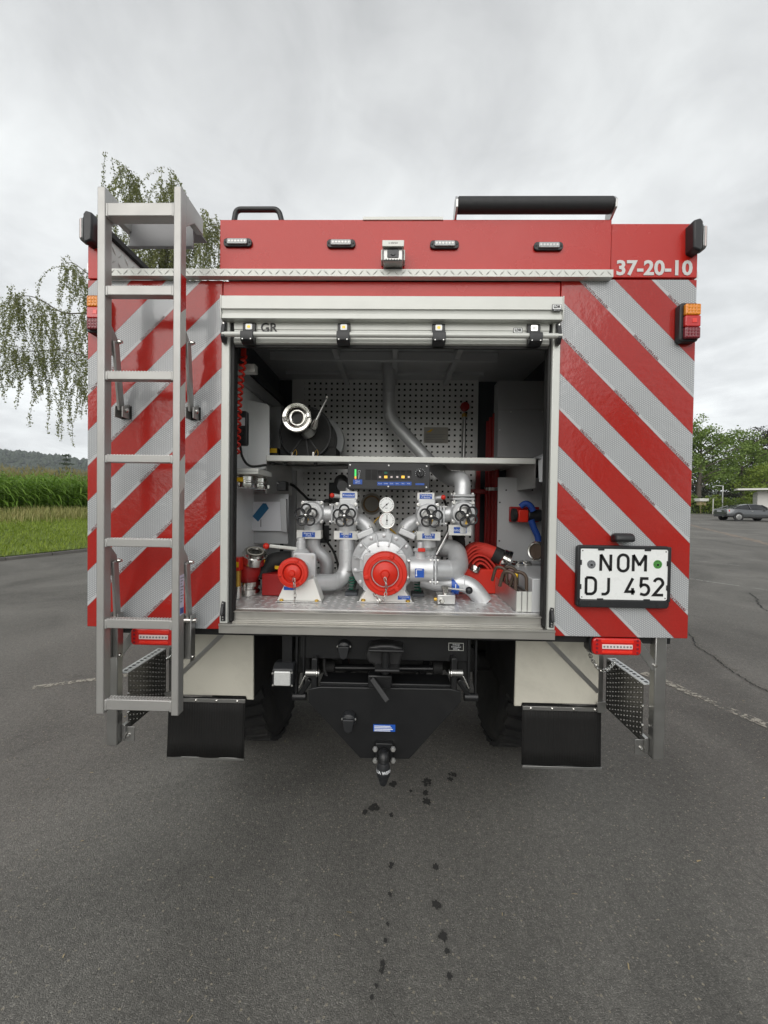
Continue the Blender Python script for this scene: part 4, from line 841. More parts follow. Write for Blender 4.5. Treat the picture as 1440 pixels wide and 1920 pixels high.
# ================================================================== under the body: tow beam, wheels, axle
B('tow_beam', 'black_paint', at(562,1200,0.10).x, at(884,1200,0.10).x, 0.10, 0.22, at(720,1238,0.10).z, 1.078, 0.004)
ty = 0.055
pts = [(578,1292),(600,1288),(845,1292),(864.5,1297),(864.5,1317),(767,1424),(675,1422),(578,1317)]
TPL = MB().prism([(at(*p, ty).x, at(*p, ty).z) for p in pts], ty, ty+0.014).build('tow_plate', 'black_paint', T, 0.003)
z = at(720,1287,ty).z; B('plate_lip', 'black_paint', at(598,1288,ty).x, at(847,1292,ty).x, ty+0.015, ty+0.12, z-0.012, z+0.006, 0.004, TPL)
c0, c1 = at(700,1358,ty-0.001), at(741,1372,ty-0.001)
lb = MB().box(c0.x, c1.x, ty-0.0016, ty-0.0004, c1.z, c0.z).build('type_plate', 'label_blue', TPL)
for k in range(4): MB().box(c0.x+0.004, c1.x-0.02+0.005*(k % 3), ty-0.0024, ty-0.0018, c0.z-0.008-k*0.0065, c0.z-0.005-k*0.0065).build('label_line', 'ink_white', TPL)
# trailer socket with hinged lid
def socket(px, py, y, parent):
    c = at(px, py, y); s_ = MB().lathe([(0.030,0.0),(0.030,0.02),(0.026,0.03),(0.012,0.036)], (c.x, y, c.z), (0,-1,0), 18).build('trailer_socket', 'black_plastic', parent, 0.002)
    MB().prism([(c.x-0.024,c.z+0.012),(c.x+0.024,c.z+0.012),(c.x+0.018,c.z-0.035),(c.x,c.z-0.045),(c.x-0.018,c.z-0.035)], y-0.045, y-0.030).build('socket_lid', 'black_plastic', parent, 0.004)
    for sx in (-1, 1): MB().cyl((c.x+sx*0.026, y-0.022, c.z+0.006), (c.x+sx*0.026, y-0.028, c.z+0.006), 0.0045, 8).build('bolt', 'screw', parent)
socket(655, 1345, ty, TPL); socket(646, 1211, 0.10, T)
# ball coupling
c = at(720, 1402, ty)
MB().box(c.x-0.035, c.x+0.035, ty-0.020, ty-0.0005, at(720,1424,ty).z, at(720,1389,ty).z).build('coupling_plate', 'black_paint', TPL, 0.003)
for px, py in ((704,1398),(737,1398),(704,1419),(737,1419)):
    q = at(px, py, ty); MB().lathe([(0.011,0),(0.011,0.008),(0.008,0.012),(0.006,0.012)], (q.x, ty-0.0205, q.z), (0,-1,0), 6).build('bolt_head', 'screw', TPL)
tb = at(719, 1440, 0.0); y0 = 0.02
MB().tube(fillet([(tb.x, ty-0.018, at(720,1408,ty).z), (tb.x, 0.005, at(720,1410,0.02).z), (tb.x, -0.005, at(719,1436,0).z)], 0.03), 0.022, 14).build('coupling_neck', 'black_paint', TPL)
bz = at(719, 1440, 0).z
MB().lathe([(0.021,0.03),(0.026,0.012),(0.028,-0.012),(0.026,-0.026),(0.022,-0.030),(0.021,-0.040),(0.019,-0.046),(0.013,-0.062),(0.006,-0.066)], (tb.x, -0.006, bz), (0,0,1), 22).build('ball_cover', 'black_plastic', TPL)
o = lettering('JULIA WERKE', 0.017, (tb.x, -0.0345, bz), 'ink_white', TPL, bold=0.0004)
me = o.data.copy(); o.data = me
for v_ in me.vertices:                                             # wrap the print round the cover
    th = v_.co.x / 0.0285; r_ = 0.0285 - 0.0*v_.co.y; v_.co = Vector((math.sin(th)*r_, 0.0285 - math.cos(th)*r_ + v_.co.y*0.3, v_.co.z))
# pintle jaw
c = at(723, 1240, 0.02)
jw = MB().prism([(at(*p,0.0).x, at(*p,0.0).z) for p in ((690,1218),(712,1214),(735,1214),(758,1221),(752,1245),(748,1262),(704,1266),(700,1252),(690,1250),(685,1236))], 0.03, 0.11).build('pintle_jaw', 'black_coupling', T, 0.010, seg=3)
MB().prismx([(0.04,at(723,1222,0).z),(-0.03,at(723,1219,-0.03).z),(-0.03,at(723,1223,-0.03).z),(0.04,at(723,1230,0).z)], at(691,1220,0).x, at(757,1222,0).x).build('jaw_lip', 'black_coupling', jw, 0.004)
MB().prismx([(0.04,at(723,1250,0).z),(-0.025,at(723,1257,-0.03).z),(-0.025,at(723,1262,-0.03).z),(0.04,at(723,1266,0).z)], at(703,1255,0).x, at(749,1255,0).x).build('jaw_lip', 'black_coupling', jw, 0.004)
MB().cyl((c.x,0.0,at(723,1220,0).z), (c.x,0.0,at(723,1262,0).z), 0.016, 14).build('jaw_pin', 'black_paint', jw)
a, b = at(697,1272,0.03), at(727,1313,-0.02); MB().bar((a.x,0.03,a.z), (b.x,-0.03,b.z), 0.022, 0.008, (0,1,0)).build('release_lever', 'black_coupling', T, 0.003)
MB().box(at(690,1270,0.05).x, at(735,1270,0.05).x, 0.035, 0.085, at(720,1289,0.05).z, at(720,1264,0.05).z).build('pintle_block', 'black_paint', T, 0.006)
c0, c1 = at(841,1205,0.0995), at(869,1220,0.0995)
wp = MB().box(c0.x, c1.x, 0.0975, 0.0995, c1.z, c0.z).build('load_plate', 'cream_alu', T)
MB().box(c0.x+0.002, c1.x-0.002, 0.0968, 0.0974, c1.z+0.002, c0.z-0.002).build('plate_field', 'ink_black', wp)
for k, s_ in enumerate(('Zulässige', 'Anhängelast', '3500 kg')): lettering(s_, 0.0085, ((c0.x+c1.x)/2, 0.0962, c0.z-0.007-k*0.0095), 'ink_white', wp)
# hinge pins and levers at each end of the folding tow plate
for sg, px in ((-1, 588), (1, 853)):
    c = at(px, 1258, 0.08)
    MB().box(c.x-0.012-sg*0.006, c.x+0.012-sg*0.006, 0.06, 0.10, at(px,1292,0.08).z, at(px,1240,0.08).z+0.02).build('hinge_bracket', 'black_paint', T, 0.004)
    MB().cyl((c.x-0.030, 0.06, c.z), (c.x+0.030, 0.06, c.z), 0.013, 12).build('hinge_pin', 'steel', T, 0.002)
    MB().ring((c.x-sg*0.02, 0.058, c.z), 0.014, 0.004, (1,0,0), 14, 6).build('pin_clip', 'chrome', T)
    MB().bar((c.x+sg*0.028, 0.045, c.z-0.006), (c.x+sg*0.052, 0.04, c.z-0.055), 0.005, 0.004, (0,1,0)).build('pin_lever', 'chrome', T, 0.001)
    x2 = at(px+sg*28, 1300, 0.1).x
    MB().box(x2-0.014, x2-0.004, 0.09, 0.11, at(px,1308,0.1).z, 1.05).build('hanger_strut', 'black_paint', T, 0.002); MB().box(x2+0.018, x2+0.026, 0.09, 0.11, at(px,1308,0.1).z, 1.05).build('hanger_strut', 'black_paint', T, 0.002)
    MB().bar((c.x+sg*0.015, 0.09, at(px,1272,0.1).z), (x2, 0.10, at(px,1306,0.1).z), 0.022, 0.02, (0,1,0)).build('link_arm', 'black_paint', T, 0.004)
    MB().cyl((x2-0.026, 0.10, at(px,1306,0.1).z), (x2+0.034, 0.10, at(px,1306,0.1).z), 0.017, 12).build('link_pin', 'black_paint', T, 0.003)
MB().cyl((at(620,1252,0.25).x,0.25,at(620,1252,0.25).z), (at(825,1254,0.25).x,0.25,at(825,1254,0.25).z), 0.018, 14).build('cross_tube', 'black_paint', T)
for px in (620, 820): c = at(px,1252,0.25); MB().cyl((c.x-0.022,0.25,c.z),(c.x+0.022,0.25,c.z),0.034,16).build('bush', 'black_rubber', T, 0.004)
for p0, p1 in (((648,1238),(660,1290)),((800,1238),(782,1290))): a, b = at(*p0,0.3), at(*p1,0.2); MB().bar(a, b, 0.03, 0.03, (0,1,0)).build('strut', 'black_paint', T, 0.003)
MB().tube(spline([at(608,1232,0.16), at(610,1262,0.14), at(628,1280,0.12), at(668,1276,0.15)], 8), 0.007, 8).build('cable', 'black_rubber', T)
# work lamp
c = at(530, 1272, 0.04); w0 = at(510, 1272, 0.04).x; w1 = at(549.5, 1272, 0.04).x; z0, z1 = at(530,1288,0.04).z, at(530,1246,0.04).z
wl = MB().prismx([(0.04,z0),(0.04,z1-0.022),(0.07,z1-0.004),(0.13,z1-0.012),(0.13,z0+0.02)], w0, w1).build('work_lamp', 'black_plastic', T, 0.006)
MB().prism(rrect(at(514,1272,0.04).x, at(545,1272,0.04).x, at(530,1285,0.04).z, at(530,1258,0.04).z, 0.006), 0.032, 0.042).build('lens', 'lamp_glass', wl, 0.004)
for px, py in ((511.5,1262),(547.5,1261),(512,1284),(547.5,1285)): q = at(px,py,0.04); MB().cyl((q.x,0.040,q.z),(q.x,0.036,q.z),0.004,8).build('screw', 'screw', wl)
B('lamp_bracket', 'black_paint', w0+0.03, w1-0.015, 0.08, 0.12, z1-0.01, 1.06, 0.002, wl)
# wheels
def wheel(x, y, r=0.52, w=0.34):
    W = MB().lathe([(0.26,-w*0.36),(0.30,-w*0.40),(0.40,-w*0.50),(0.46,-w*0.50),(r-0.03,-w*0.44),(r-0.012,-w*0.40),(r-0.012,w*0.40),(r-0.03,w*0.44),(0.46,w*0.50),(0.40,w*0.50),(0.30,w*0.40),(0.26,w*0.36)], (x,y,r), (1,0,0), 56).build('wheel', 'tyre', T)
    mb = MB()
    for k in range(36):
        a = 2*math.pi*k/36; M = Matrix.Rotation(a, 3, 'X')
        for sx in (-1, 1):
            a2 = a + (0.087 if sx > 0 else 0); M = Matrix.Rotation(a2, 3, 'X') @ Matrix.Rotation(RAD(18*sx), 3, 'Z')
            mb.obox(Vector((x+sx*w*0.24, y, r)) + Matrix.Rotation(a2, 3, 'X') @ Vector((0,0,r-0.008)), (w*0.44, 0.055, 0.026), M)
    tag(mb.build('tread', 'tyre', W, smooth=False), kind='stuff')
    MB().lathe([(0.262,-w*0.34),(0.255,-w*0.30),(0.24,-w*0.05),(0.16,0.0),(0.10,0.02*1),(0.10,w*0.30),(0.06,w*0.32)], (x,y,r), (1 if x > 0 else -1,0,0), 32).build('rim', 'rim', W)
    return W
for y in (1.22, 5.05): wheel(-0.86, y); wheel(0.86, y)
MB().tube([(-0.72,1.22,0.52),(-0.25,1.22,0.52),(-0.12,1.22,0.52),(0.12,1.22,0.52),(0.25,1.22,0.52),(0.72,1.22,0.52)], [0.07,0.07,0.17,0.17,0.07,0.07], 18).build('rear_axle', 'underbody', T)
for x in (-0.40, 0.34): B('frame_rail', 'underbody', x, x+0.06, 0.23, 6.0, 0.82, 1.045, 0.004)
for x in (-0.42, 0.36): MB().tube([(x+.04,0.5,0.72),(x+.04,0.85,0.62),(x+.04,1.22,0.60),(x+.04,1.6,0.62),(x+.04,1.95,0.72)], 0.04, 8).build('leaf_spring', 'underbody', T)
B('fuel_tank', 'underbody', -1.1, -0.55, 2.4, 3.6, 0.55, 1.0, 0.04); B('tool_locker', 'red_paint', 0.55, 1.2, 2.3, 4.2, 0.6, 1.04, 0.01)
for y in (0.6, 2.0): B('cross_member', 'underbody', -0.34, 0.34, y, y+0.08, 0.86, 1.02, 0.004)
# brake lines, hoses and cables slung under the chassis
ru = random.Random(12)
for pts_ in ([(-0.30,0.24,0.98),(-0.28,0.6,0.90),(-0.24,0.95,0.74),(-0.20,1.15,0.68)],[(0.30,0.24,0.97),(0.27,0.55,0.86),(0.25,0.95,0.72),(0.2,1.15,0.68)],[(-0.12,0.22,1.0),(-0.10,0.7,0.94),(-0.05,1.4,0.96),(0.0,2.2,0.92)],[(0.10,0.22,0.99),(0.13,0.5,0.92),(0.12,1.2,0.95),(0.16,2.4,0.93)]):
    MB().tube(spline(pts_,8),0.010,8).build('brake_hose','black_rubber',T)
for x, y in ((-0.52,0.95),(0.52,0.95)): MB().lathe([(0.05,0),(0.085,0.01),(0.085,0.09),(0.05,0.10),(0.02,0.10),(0.02,0.2)],(x,y,0.62),(0,1,0),20).build('brake_chamber','black_coupling',T)
MB().cyl((0,1.4,0.56),(0,3.6,0.85),0.05,14).build('drive_shaft','underbody',T)
# cab ahead of the body (only its outline can show past the sides)
cab = MB().prismx([(4.36,0.75),(4.36,2.70),(5.5,2.74),(5.95,2.60),(6.25,1.75),(6.3,0.75)], -1.17, 1.17).build('cab', 'red_paint', T, 0.05, seg=3)
MB().add([(-1.02,5.935,2.545),(1.02,5.935,2.545),(1.06,6.235,1.80),(-1.06,6.235,1.80)], [(0,1,2,3)]).build('windscreen', 'glass_dark', cab)
for sg in (-1, 1):
    MB().prismx([(4.6,1.75),(4.6,2.5),(5.75,2.5),(6.0,1.75)], min(sg*1.172,sg*1.178), max(sg*1.172,sg*1.178)).build('side_window', 'glass_dark', cab)
# ================================================================== FIRE PUMP with its valves and pipes
FP = thing('fire_pump', 'silver painted fire pump with red suction cap, gauges, handwheel valves and pipes', 'fire pump', (at(722,1128,0.2).x, 0.3, FZ))
def storz(name, c, r, parent, cap='red_cap'):
    k = r/0.095
    o = MB().lathe([(r*0.80,0.052*k),(r*0.97,0.050*k),(r,0.044*k),(r,0.012*k),(r*0.96,0.006*k),(r*0.80,0.004*k),(r*0.77,0.0),(r*0.66,0.0),(r*0.64,0.010*k),(r*0.62,0.020*k),(r*0.58,0.021*k),(r*0.56,0.010*k),(r*0.52,0.006*k),(r*0.22,-0.001*k),(r*0.18,-0.006*k),(r*0.16,-0.012*k),(r*0.05,-0.013*k)], c, (0,1,0), 44).build(name, cap, parent)
    for i in range(3):
        a = RAD(70+120*i); M = Matrix.Rotation(-a, 3, 'Y')
        MB().obox(Vector(c) + Vector((math.cos(a)*r*0.84, 0.002*k, math.sin(a)*r*0.84)), (r*0.24, 0.014*k, r*0.20), M).build('cap_lug', cap, o, 0.004*k)
    return o
def flange(c, axis, r, h, parent, m='silver_paint', n=4, sq=False):
    ax = Vector(axis).normalized(); u = Vector((0,0,1)) if abs(ax.z) < 0.9 else Vector((1,0,0)); x = u.cross(ax).normalized(); y = ax.cross(x); c = Vector(c)
    if sq:
        M = Matrix((x, y, ax)).transposed(); o = MB().obox(c, (2*r, 2*r, h), M).build('flange', m, parent, 0.006)
    else: o = MB().lathe([(r*0.7,-h/2),(r,-h/2),(r,h/2),(r*0.7,h/2)], c, ax, 28).build('flange', m, parent, 0.002)
    for i in range(n):
        a = RAD(45+360*i/n); rr = r*(1.15 if sq else 0.84); p = c + (x*math.cos(a)+y*math.sin(a))*rr
        MB().tube([p-ax*(h/2+0.007), p+ax*(h/2+0.007)], 0.0065, 6).build('bolt', 'screw', parent)
    return o
def handwheel(px, py, y, rpx, parent, ang=0):
    c = at(px, py, y); R = rpx/sc(y); mb = MB(); rr = R*0.43
    for i in range(5):
        a = RAD(ang+90+72*i); cc = Vector((c.x+math.cos(a)*R*0.60, y, c.z+math.sin(a)*R*0.60)); mb.ring(cc, rr, 0.0046, (0,1,0), 20, 7)
    mb.lathe([(R*0.20,-0.008),(R*0.24,0.0),(R*0.24,0.012)], c, (0,1,0), 16)
    o = mb.build('handwheel', 'black_plastic', parent)
    MB().lathe([(0.0085,0.0),(0.0085,-0.006),(0.006,-0.011),(0.002,-0.0125)], (c.x, y-0.007, c.z), (0,1,0), 12).build('wheel_nut', 'chrome', o)
    MB().cyl((c.x,y,c.z), (c.x,y+0.07,c.z), 0.008, 10).build('spindle', 'brass', o)
    MB().obox((c.x+0.002, y+0.012, c.z-R*0.55), (0.010, 0.004, 0.026), Matrix.Rotation(RAD(20), 3, 'Y')).build('tag', 'brass', o)
    return o
def sign(x0, y0, x1, y1, y, parent, lines, bx=None, depth=0.03, m='label_cream'):
    a, b = at(x0, y0, y), at(x1, y1, y); xa, xb, za, zb = a.x, b.x, (b.z), (a.z)
    zc_ = at((x0+x1)/2, (y0+y1)/2, y).z; hh = (y1-y0)/sc(y)/2; za, zb = zc_-hh, zc_+hh
    o = MB().box(xa, xb, y, y+depth, za, zb).build('valve_sign', m, parent, 0.002)
    w = xb-xa; bw = (bx or 0.52)*w/2; cx_ = (xa+xb)/2
    MB().box(cx_-bw, cx_+bw, y-0.0012, y-0.0002, za+(zb-za)*0.22, za+(zb-za)*0.80).build('sign_field', 'label_blue', o)
    n = len(lines)
    for i, s_ in enumerate(lines): lettering(s_, (zb-za)*(0.40 if n == 1 else 0.30), (cx_, y-0.0018, zc_ + (zb-za)*(0.01 + (0.14*(n-1) - 0.28*i))), 'ink_white', o)
    return o
SP_ = 'silver_paint'
# --- casing
py = 0.27; cc = at(719, 1057, py); R = 0.150
pc = MB().lathe([(R*0.55,-0.05),(R*0.72,-0.042),(R*0.80,-0.022),(R*0.97,-0.012),(R,-0.006),(R,0.018),(R*0.96,0.022),(R*0.96,0.034),(R,0.038),(R,0.058),(R*0.93,0.066),(R*0.90,0.16),(R*0.6,0.20)], (cc.x,py,cc.z), (0,1,0), 48).build('pump_casing', SP_, FP)
for i in range(12):
    a = RAD(15+30*i); d = Vector((math.cos(a),0,math.sin(a))); p = Vector((cc.x,py,cc.z))
    MB().bar(p + d*R*0.58 + Vector((0,-0.052,0)), p + d*R*0.95 + Vector((0,-0.016,0)), 0.008, 0.018, (0,1,0)).build('casing_rib', SP_, pc, 0.003)
for i in range(14):
    a = RAD(12.8+25.7*i); MB().lathe([(0.0095,0),(0.0095,-0.004),(0.006,-0.005),(0.006,-0.011),(0.003,-0.012)], (cc.x+math.cos(a)*R*0.89, py-0.016, cc.z+math.sin(a)*R*0.89), (0,1,0), 8).build('casing_bolt', SP_, pc)
MB().obox((at(690,1027,py).x, py-0.018, at(690,1027,py).z), (0.030,0.001,0.006), Matrix.Rotation(RAD(-35),3,'Y')).build('casing_mark', 'red_cap', pc)
# suction stub with square flange
sy_ = 0.18; c = at(721, 1076, sy_)
MB().cyl((c.x,0.13,c.z), (c.x,0.24,c.z), 0.075, 32).build('suction_stub', SP_, FP)
MB().prism(rrect(c.x-0.098,c.x+0.098,c.z-0.085,c.z+0.090,0.02), 0.19, 0.212).build('flange', SP_, FP, 0.004)
cp = at(722, 1077, 0.11); cap = storz('suction_cap', (cp.x,0.11,cp.z), 0.096, FP); cap['label'] = 'large round red suction cap'
# foot
f0 = [(672,1129),(689,1104),(757,1104),(774,1129)]; fy = 0.185
MB().prism([(at(p[0],p[1],fy).x, max(FZ+0.004, at(720,p[1],fy).z) if p[1] < 1120 else FZ+0.004) for p in f0], fy, fy+0.10).build('pump_foot', 'label_cream', FP, 0.003)
B('foot_base', 'alu', at(671,1129,fy).x-0.004, at(775,1129,fy).x+0.004, fy-0.012, fy+0.12, FZ+0.002, FZ+0.007, 0.001, FP)
for px in (681, 765): q = at(px,1125,fy); MB().lathe([(0.010,0),(0.010,0.008),(0.006,0.010)], (q.x, fy-0.004, FZ+0.007), (0,0,1), 6).build('bolt', 'brass', FP)
q0, q1 = at(746,1117,fy), at(769,1124.5,fy); s_ = MB().box(q0.x,q1.x,fy-0.0014,fy-0.0003,q1.z,q0.z).build('drain_sign', 'label_blue', FP); lettering('Entwässerung', 0.0075, ((q0.x+q1.x)/2,fy-0.002,(q0.z+q1.z)/2+0.004), 'ink_white', s_); lettering('Pumpe', 0.0075, ((q0.x+q1.x)/2,fy-0.002,(q0.z+q1.z)/2-0.005), 'ink_white', s_)
# chains hanging from the cap hub
cz_ = Vector((cp.x,0.095,cp.z))
ch = [at(722,1083,0.095), at(724,1100,0.09), at(722,1118,0.10), at(714,1128,0.12), at(704,1118,0.14), at(700,1106,0.16)]
chain('cap_chain', ch, FP, 0.020, 0.0105, 0.0019)
# --- left pressure outlet with small cap, stand and lever
oy = 0.16; c = at(552, 1075, oy); cap2 = storz('outlet_cap', (c.x,0.12,at(552,1075,0.12).z), 0.066, FP); cap2['label'] = 'small round red outlet cap'
c = Vector((at(552,1075,0.12).x, 0.12, at(552,1075,0.12).z))
MB().cyl((c.x,0.16,c.z), (c.x,0.25,c.z), 0.050, 24).build('outlet_stub', SP_, FP)
MB().prism(rrect(c.x-0.030,c.x+0.075,c.z-0.040,c.z+0.078,0.012), 0.205, 0.232).build('flange', SP_, FP, 0.004)
for dx, dz in ((0.062,0.062),(-0.018,0.066),(0.062,-0.026)): MB().cyl((c.x+dx,0.198,c.z+dz),(c.x+dx,0.205,c.z+dz),0.0065,6).build('bolt', 'screw', FP)
MB().lathe([(0.040,0),(0.040,0.05),(0.022,0.065),(0.022,0.095),(0.018,0.10),(0.018,0.115)], (at(563,1050,0.24).x,0.25,c.z+0.03), (0,0,1), 20).build('ball_valve', SP_, FP)
fy2 = 0.165; f1 = [(519,1127),(533,1096),(588,1085),(603,1127)]
MB().prism([(at(p[0],p[1],fy2).x, FZ+0.006 if p[1] > 1120 else at(p[0],p[1],fy2).z) for p in f1], fy2, fy2+0.075).build('outlet_stand', 'label_cream', FP, 0.003)
B('stand_base', 'alu', at(517,1127,fy2).x, at(604,1127,fy2).x, fy2-0.01, fy2+0.09, FZ+0.002, FZ+0.006, 0.001, FP)
for px in (528, 594): q = at(px,1123,fy2); MB().lathe([(0.009,0),(0.009,0.007),(0.005,0.009)], (q.x, fy2-0.003, FZ+0.006), (0,0,1), 6).build('bolt', 'brass', FP)
q0, q1 = at(532,1099.5,fy2), at(555,1106.5,fy2); MB().box(q0.x,q1.x,fy2-0.0014,fy2-0.0003,q1.z,q0.z).build('outlet_sign', 'label_blue', FP)
hb0 = at(562,1030,0.24); hl = at(505,1023.5,0.20)
MB().bar((hb0.x,0.245,hb0.z), (hl.x,0.20,hl.z), 0.016, 0.010, (0,1,0)).build('valve_lever', 'cream_alu', FP, 0.004)
MB().ball((at(499,1024,0.2).x,0.2,at(499,1024,0.2).z), 0.0145, 16).build('lever_knob', 'red_cap', FP)
chain('cap_chain', [at(551,1084,0.10), at(552,1098,0.095), at(553,1115,0.10), at(552,1134,0.11)], FP, 0.020, 0.0105, 0.0019)
# --- valves
def valve(hx, hy, bx, by, y, ang, s_=1.0, top=True):
    k = sc(y); c = at(bx, by, y)
    b_ = MB().lathe([(0.052*s_,-0.055),(0.058*s_,-0.045),(0.060*s_,-0.03),(0.056*s_,0.03),(0.04*s_,0.06)], (c.x,y,c.z), (0,1,0), 30).build('valve', SP_, FP)
    MB().prism(rrect(c.x-0.056*s_,c.x+0.056*s_,c.z-0.050*s_,c.z+0.060*s_,0.010), y-0.035, y-0.020).build('valve_flange', SP_, b_, 0.004)
    for dx in (-1,1):
        for dz in (-0.040,0.050): MB().lathe([(0.010,0),(0.010,-0.006),(0.006,-0.008),(0.006,-0.013)], (c.x+dx*0.046*s_,y-0.0352,c.z+dz*s_), (0,1,0), 8).build('bolt', 'screw', b_)
    MB().lathe([(0.036,0.0),(0.036,-0.014),(0.030,-0.018),(0.030,-0.012),(0.022,-0.010),(0.014,-0.012),(0.012,-0.05)], (c.x,y-0.054,c.z), (0,1,0), 24).build('bonnet', 'alu', b_)
    MB().lathe([(0.046*s_,0.0),(0.044*s_,0.05),(0.044*s_,0.095)], (c.x,y,c.z), (0,0,-1), 24).build('valve_neck', SP_, b_)
    handwheel(hx, hy, y-0.11, 20.5, b_, ang)
    return b_, c
VY = 0.37
v1, c1 = valve(574, 966, 588, 962, VY+0.02, 0)
v2, c2 = valve(646, 967.5, 651, 965, VY, 4)
v3, c3 = valve(808, 968.5, 801, 966, VY, -6)
v4, c4 = valve(875.5, 967, 866, 962, VY, 20)
sign(556,994.5,601.5,1010.5,VY-0.03,v1,['Abgang C','Front'],depth=0.06); sign(626,996,671.5,1012,VY-0.04,v2,['Abgang B','Links'],depth=0.06)
sign(781,997,826,1013.5,VY-0.04,v3,['Abgang B','Rechts'],depth=0.06); sign(841.5,984.5,884,1004,VY-0.04,v4,['Monitor Dach'],depth=0.02,bx=0.56)
s2 = sign(637.5,921,670,936.5,VY-0.03,v2,['Kreislauf'],depth=0.05,bx=0.72); s3 = sign(782.5,923.5,814.5,938.5,VY-0.03,v3,['Tankfüllung','C Rechts'],depth=0.05,bx=0.72)
for v_, px, py_, kx, ky, sg in ((v2, 654, 943, 623, 929, -1), (v3, 799, 944, 831, 932.5, 1)):
    c = at(px, py_, VY); MB().box(c.x-0.042,c.x+0.042,VY-0.04,VY+0.05,c.z-0.018,c.z+0.022).build('switch_block', SP_, v_, 0.006)
    k0 = at(px+sg*17, ky+2, VY-0.01); k1 = at(kx, ky, VY-0.02); MB().cyl((k0.x,VY,k0.z),(k1.x,VY-0.02,k1.z),0.011,12).build('plunger', SP_, v_); MB().ball((k1.x,VY-0.025,k1.z),0.012,14).build('plunger_knob', 'red_cap', v_)
    MB().cyl((c.x,VY+0.02,c.z+0.03),(c.x,VY+0.02,c.z+0.075),0.018,14).build('block_riser', SP_, v_)
# link flanges between neighbouring valves
for cA, cB in ((c1,c2),(c3,c4)):
    MB().cyl((cA.x,VY+0.02,cA.z),(cB.x,VY+0.02,cB.z),0.040,24).build('link_pipe', SP_, FP)
    xm = cA.x + (cB.x-cA.x)*0.62 if cA is c1 else cA.x + (cB.x-cA.x)*0.42
    for dx in (-0.008,0.008): flange((xm+dx,VY+0.02,cA.z),(1,0,0),0.050,0.010,FP,n=4,sq=True)
# --- pipes
def pipe(pts, r, rad=0.09, name='pipe', m=SP_, n=8): return MB().tube(fillet(pts, rad, n), r, 22).build(name, m, FP)
P3 = lambda px, py, y: at(px, py, y)
pipe([(c1.x,VY+0.02,c1.z-0.09), P3(587,1030,VY+0.03), P3(613,1048,VY+0.05), P3(612,1100,VY+0.09)], 0.034, 0.06)
pipe([(c2.x,VY,c2.z-0.09), P3(651,1092,VY), P3(580,1092,0.24)], 0.040, 0.11)
flange((P3(612,1082,VY+0.08)),(0,0,1),0.036,0.004,FP,n=0); flange(P3(651,1050,VY),(0,0,1),0.0412,0.003,FP,n=0)
pipe([(c3.x,VY+0.01,c3.z-0.09), P3(803,1075,VY+0.02)], 0.042, 0.05)
# manifolds leaning out of the casing to the valves
pipe([P3(662,972,VY+0.05), P3(690,985,VY+0.03), P3(702,1015,0.36)], 0.038, 0.08); pipe([P3(789,974,VY+0.05), P3(762,985,VY+0.03), P3(748,1015,0.36)], 0.038, 0.08)
for px, py_, an in ((686,999,-24),(763,1000,24)):
    q = P3(px,py_,0.33); MB().obox(q,(0.082,0.10,0.030),Matrix.Rotation(RAD(an),3,'Y')).build('flange', SP_, FP, 0.005)
    for dx in (-1,1): w = q + Matrix.Rotation(RAD(an),3,'Y') @ Vector((dx*0.034,-0.045,0.018)); MB().lathe([(0.007,0),(0.007,0.008)],w,(0,0,1),6).build('bolt', 'screw', FP)
# monitor riser: from the ceiling, slanting behind the shelf, swan neck to the valve
ry = 0.80; rr_ = 0.038
pipe([P3(729,640,ry)+Vector((0,0,0.10)), P3(729,782,ry), P3(808,868,ry-0.06), P3(836,893,0.62)], rr_, 0.07, 'riser_pipe')
pipe([P3(808,868,ry-0.06), P3(838,896,0.60), P3(853,898,0.48), P3(868,898,VY+0.02), (c4.x,VY,at(867,938,VY).z)], 0.040, 0.075, 'swan_neck')
for py_ in (929.5, 936): q = P3(866,py_,VY); flange(q,(0,0,1),0.054,0.012,FP,n=4,sq=True)
MB().cyl(P3(866,938,VY), (c4.x,VY,c4.z), 0.044, 24).build('valve_neck', SP_, v4)
flange(P3(729,778,ry),(0,0,1),0.0395,0.004,FP,n=0)
# tank line to the right of the pump
q = P3(789,1067,0.22)
tv = MB().lathe([(0.040,-0.055),(0.056,-0.050),(0.058,-0.02),(0.054,0.02),(0.058,0.05),(0.045,0.062)], q, (1,0,0), 30).build('tank_valve', SP_, FP)
MB().obox(P3(769,1066,0.24),(0.05,0.06,0.10)).build('valve_block', SP_, tv, 0.005)
for dz in (0.034,-0.040): MB().tube([P3(764,1066,0.20)+Vector((0,0,dz)), P3(782,1066,0.20)+Vector((0,0,dz))],0.007,8).build('bolt', 'screw', tv)
for px in (808.5, 814.5): flange(P3(px,1068,0.235),(1,0,0),0.060,0.010,FP,n=4,sq=True)
MB().lathe([(0.026,0),(0.026,0.03),(0.032,0.034),(0.032,0.044),(0.014,0.048),(0.014,0.075)], P3(788,1047,0.22), (0,0,1), 18).build('actuator', SP_, tv)
q = P3(790,1030.5,0.20); MB().box(q.x-0.016,q.x+0.016,0.175,0.20,q.z-0.008,q.z+0.008).build('red_catch', 'red_cap', tv, 0.003)
a, b = P3(778.5,1066,0.155), P3(795,1083,0.155); so = MB().box(a.x,b.x,0.1555,0.157,b.z,a.z).build('flow_sign', 'label_blue', tv)
MB().add([(a.x+0.004,0.1548,a.z-0.004),(b.x-0.008,0.1548,a.z-0.004),(b.x-0.008,0.1548,a.z-0.007),(a.x+0.007,0.1548,a.z-0.007),(a.x+0.007,0.1548,b.z+0.012),(a.x+0.004,0.1548,b.z+0.012)],[(0,5,4,3,2,1)]).build('flow_arrow','ink_white',tv,smooth=False)
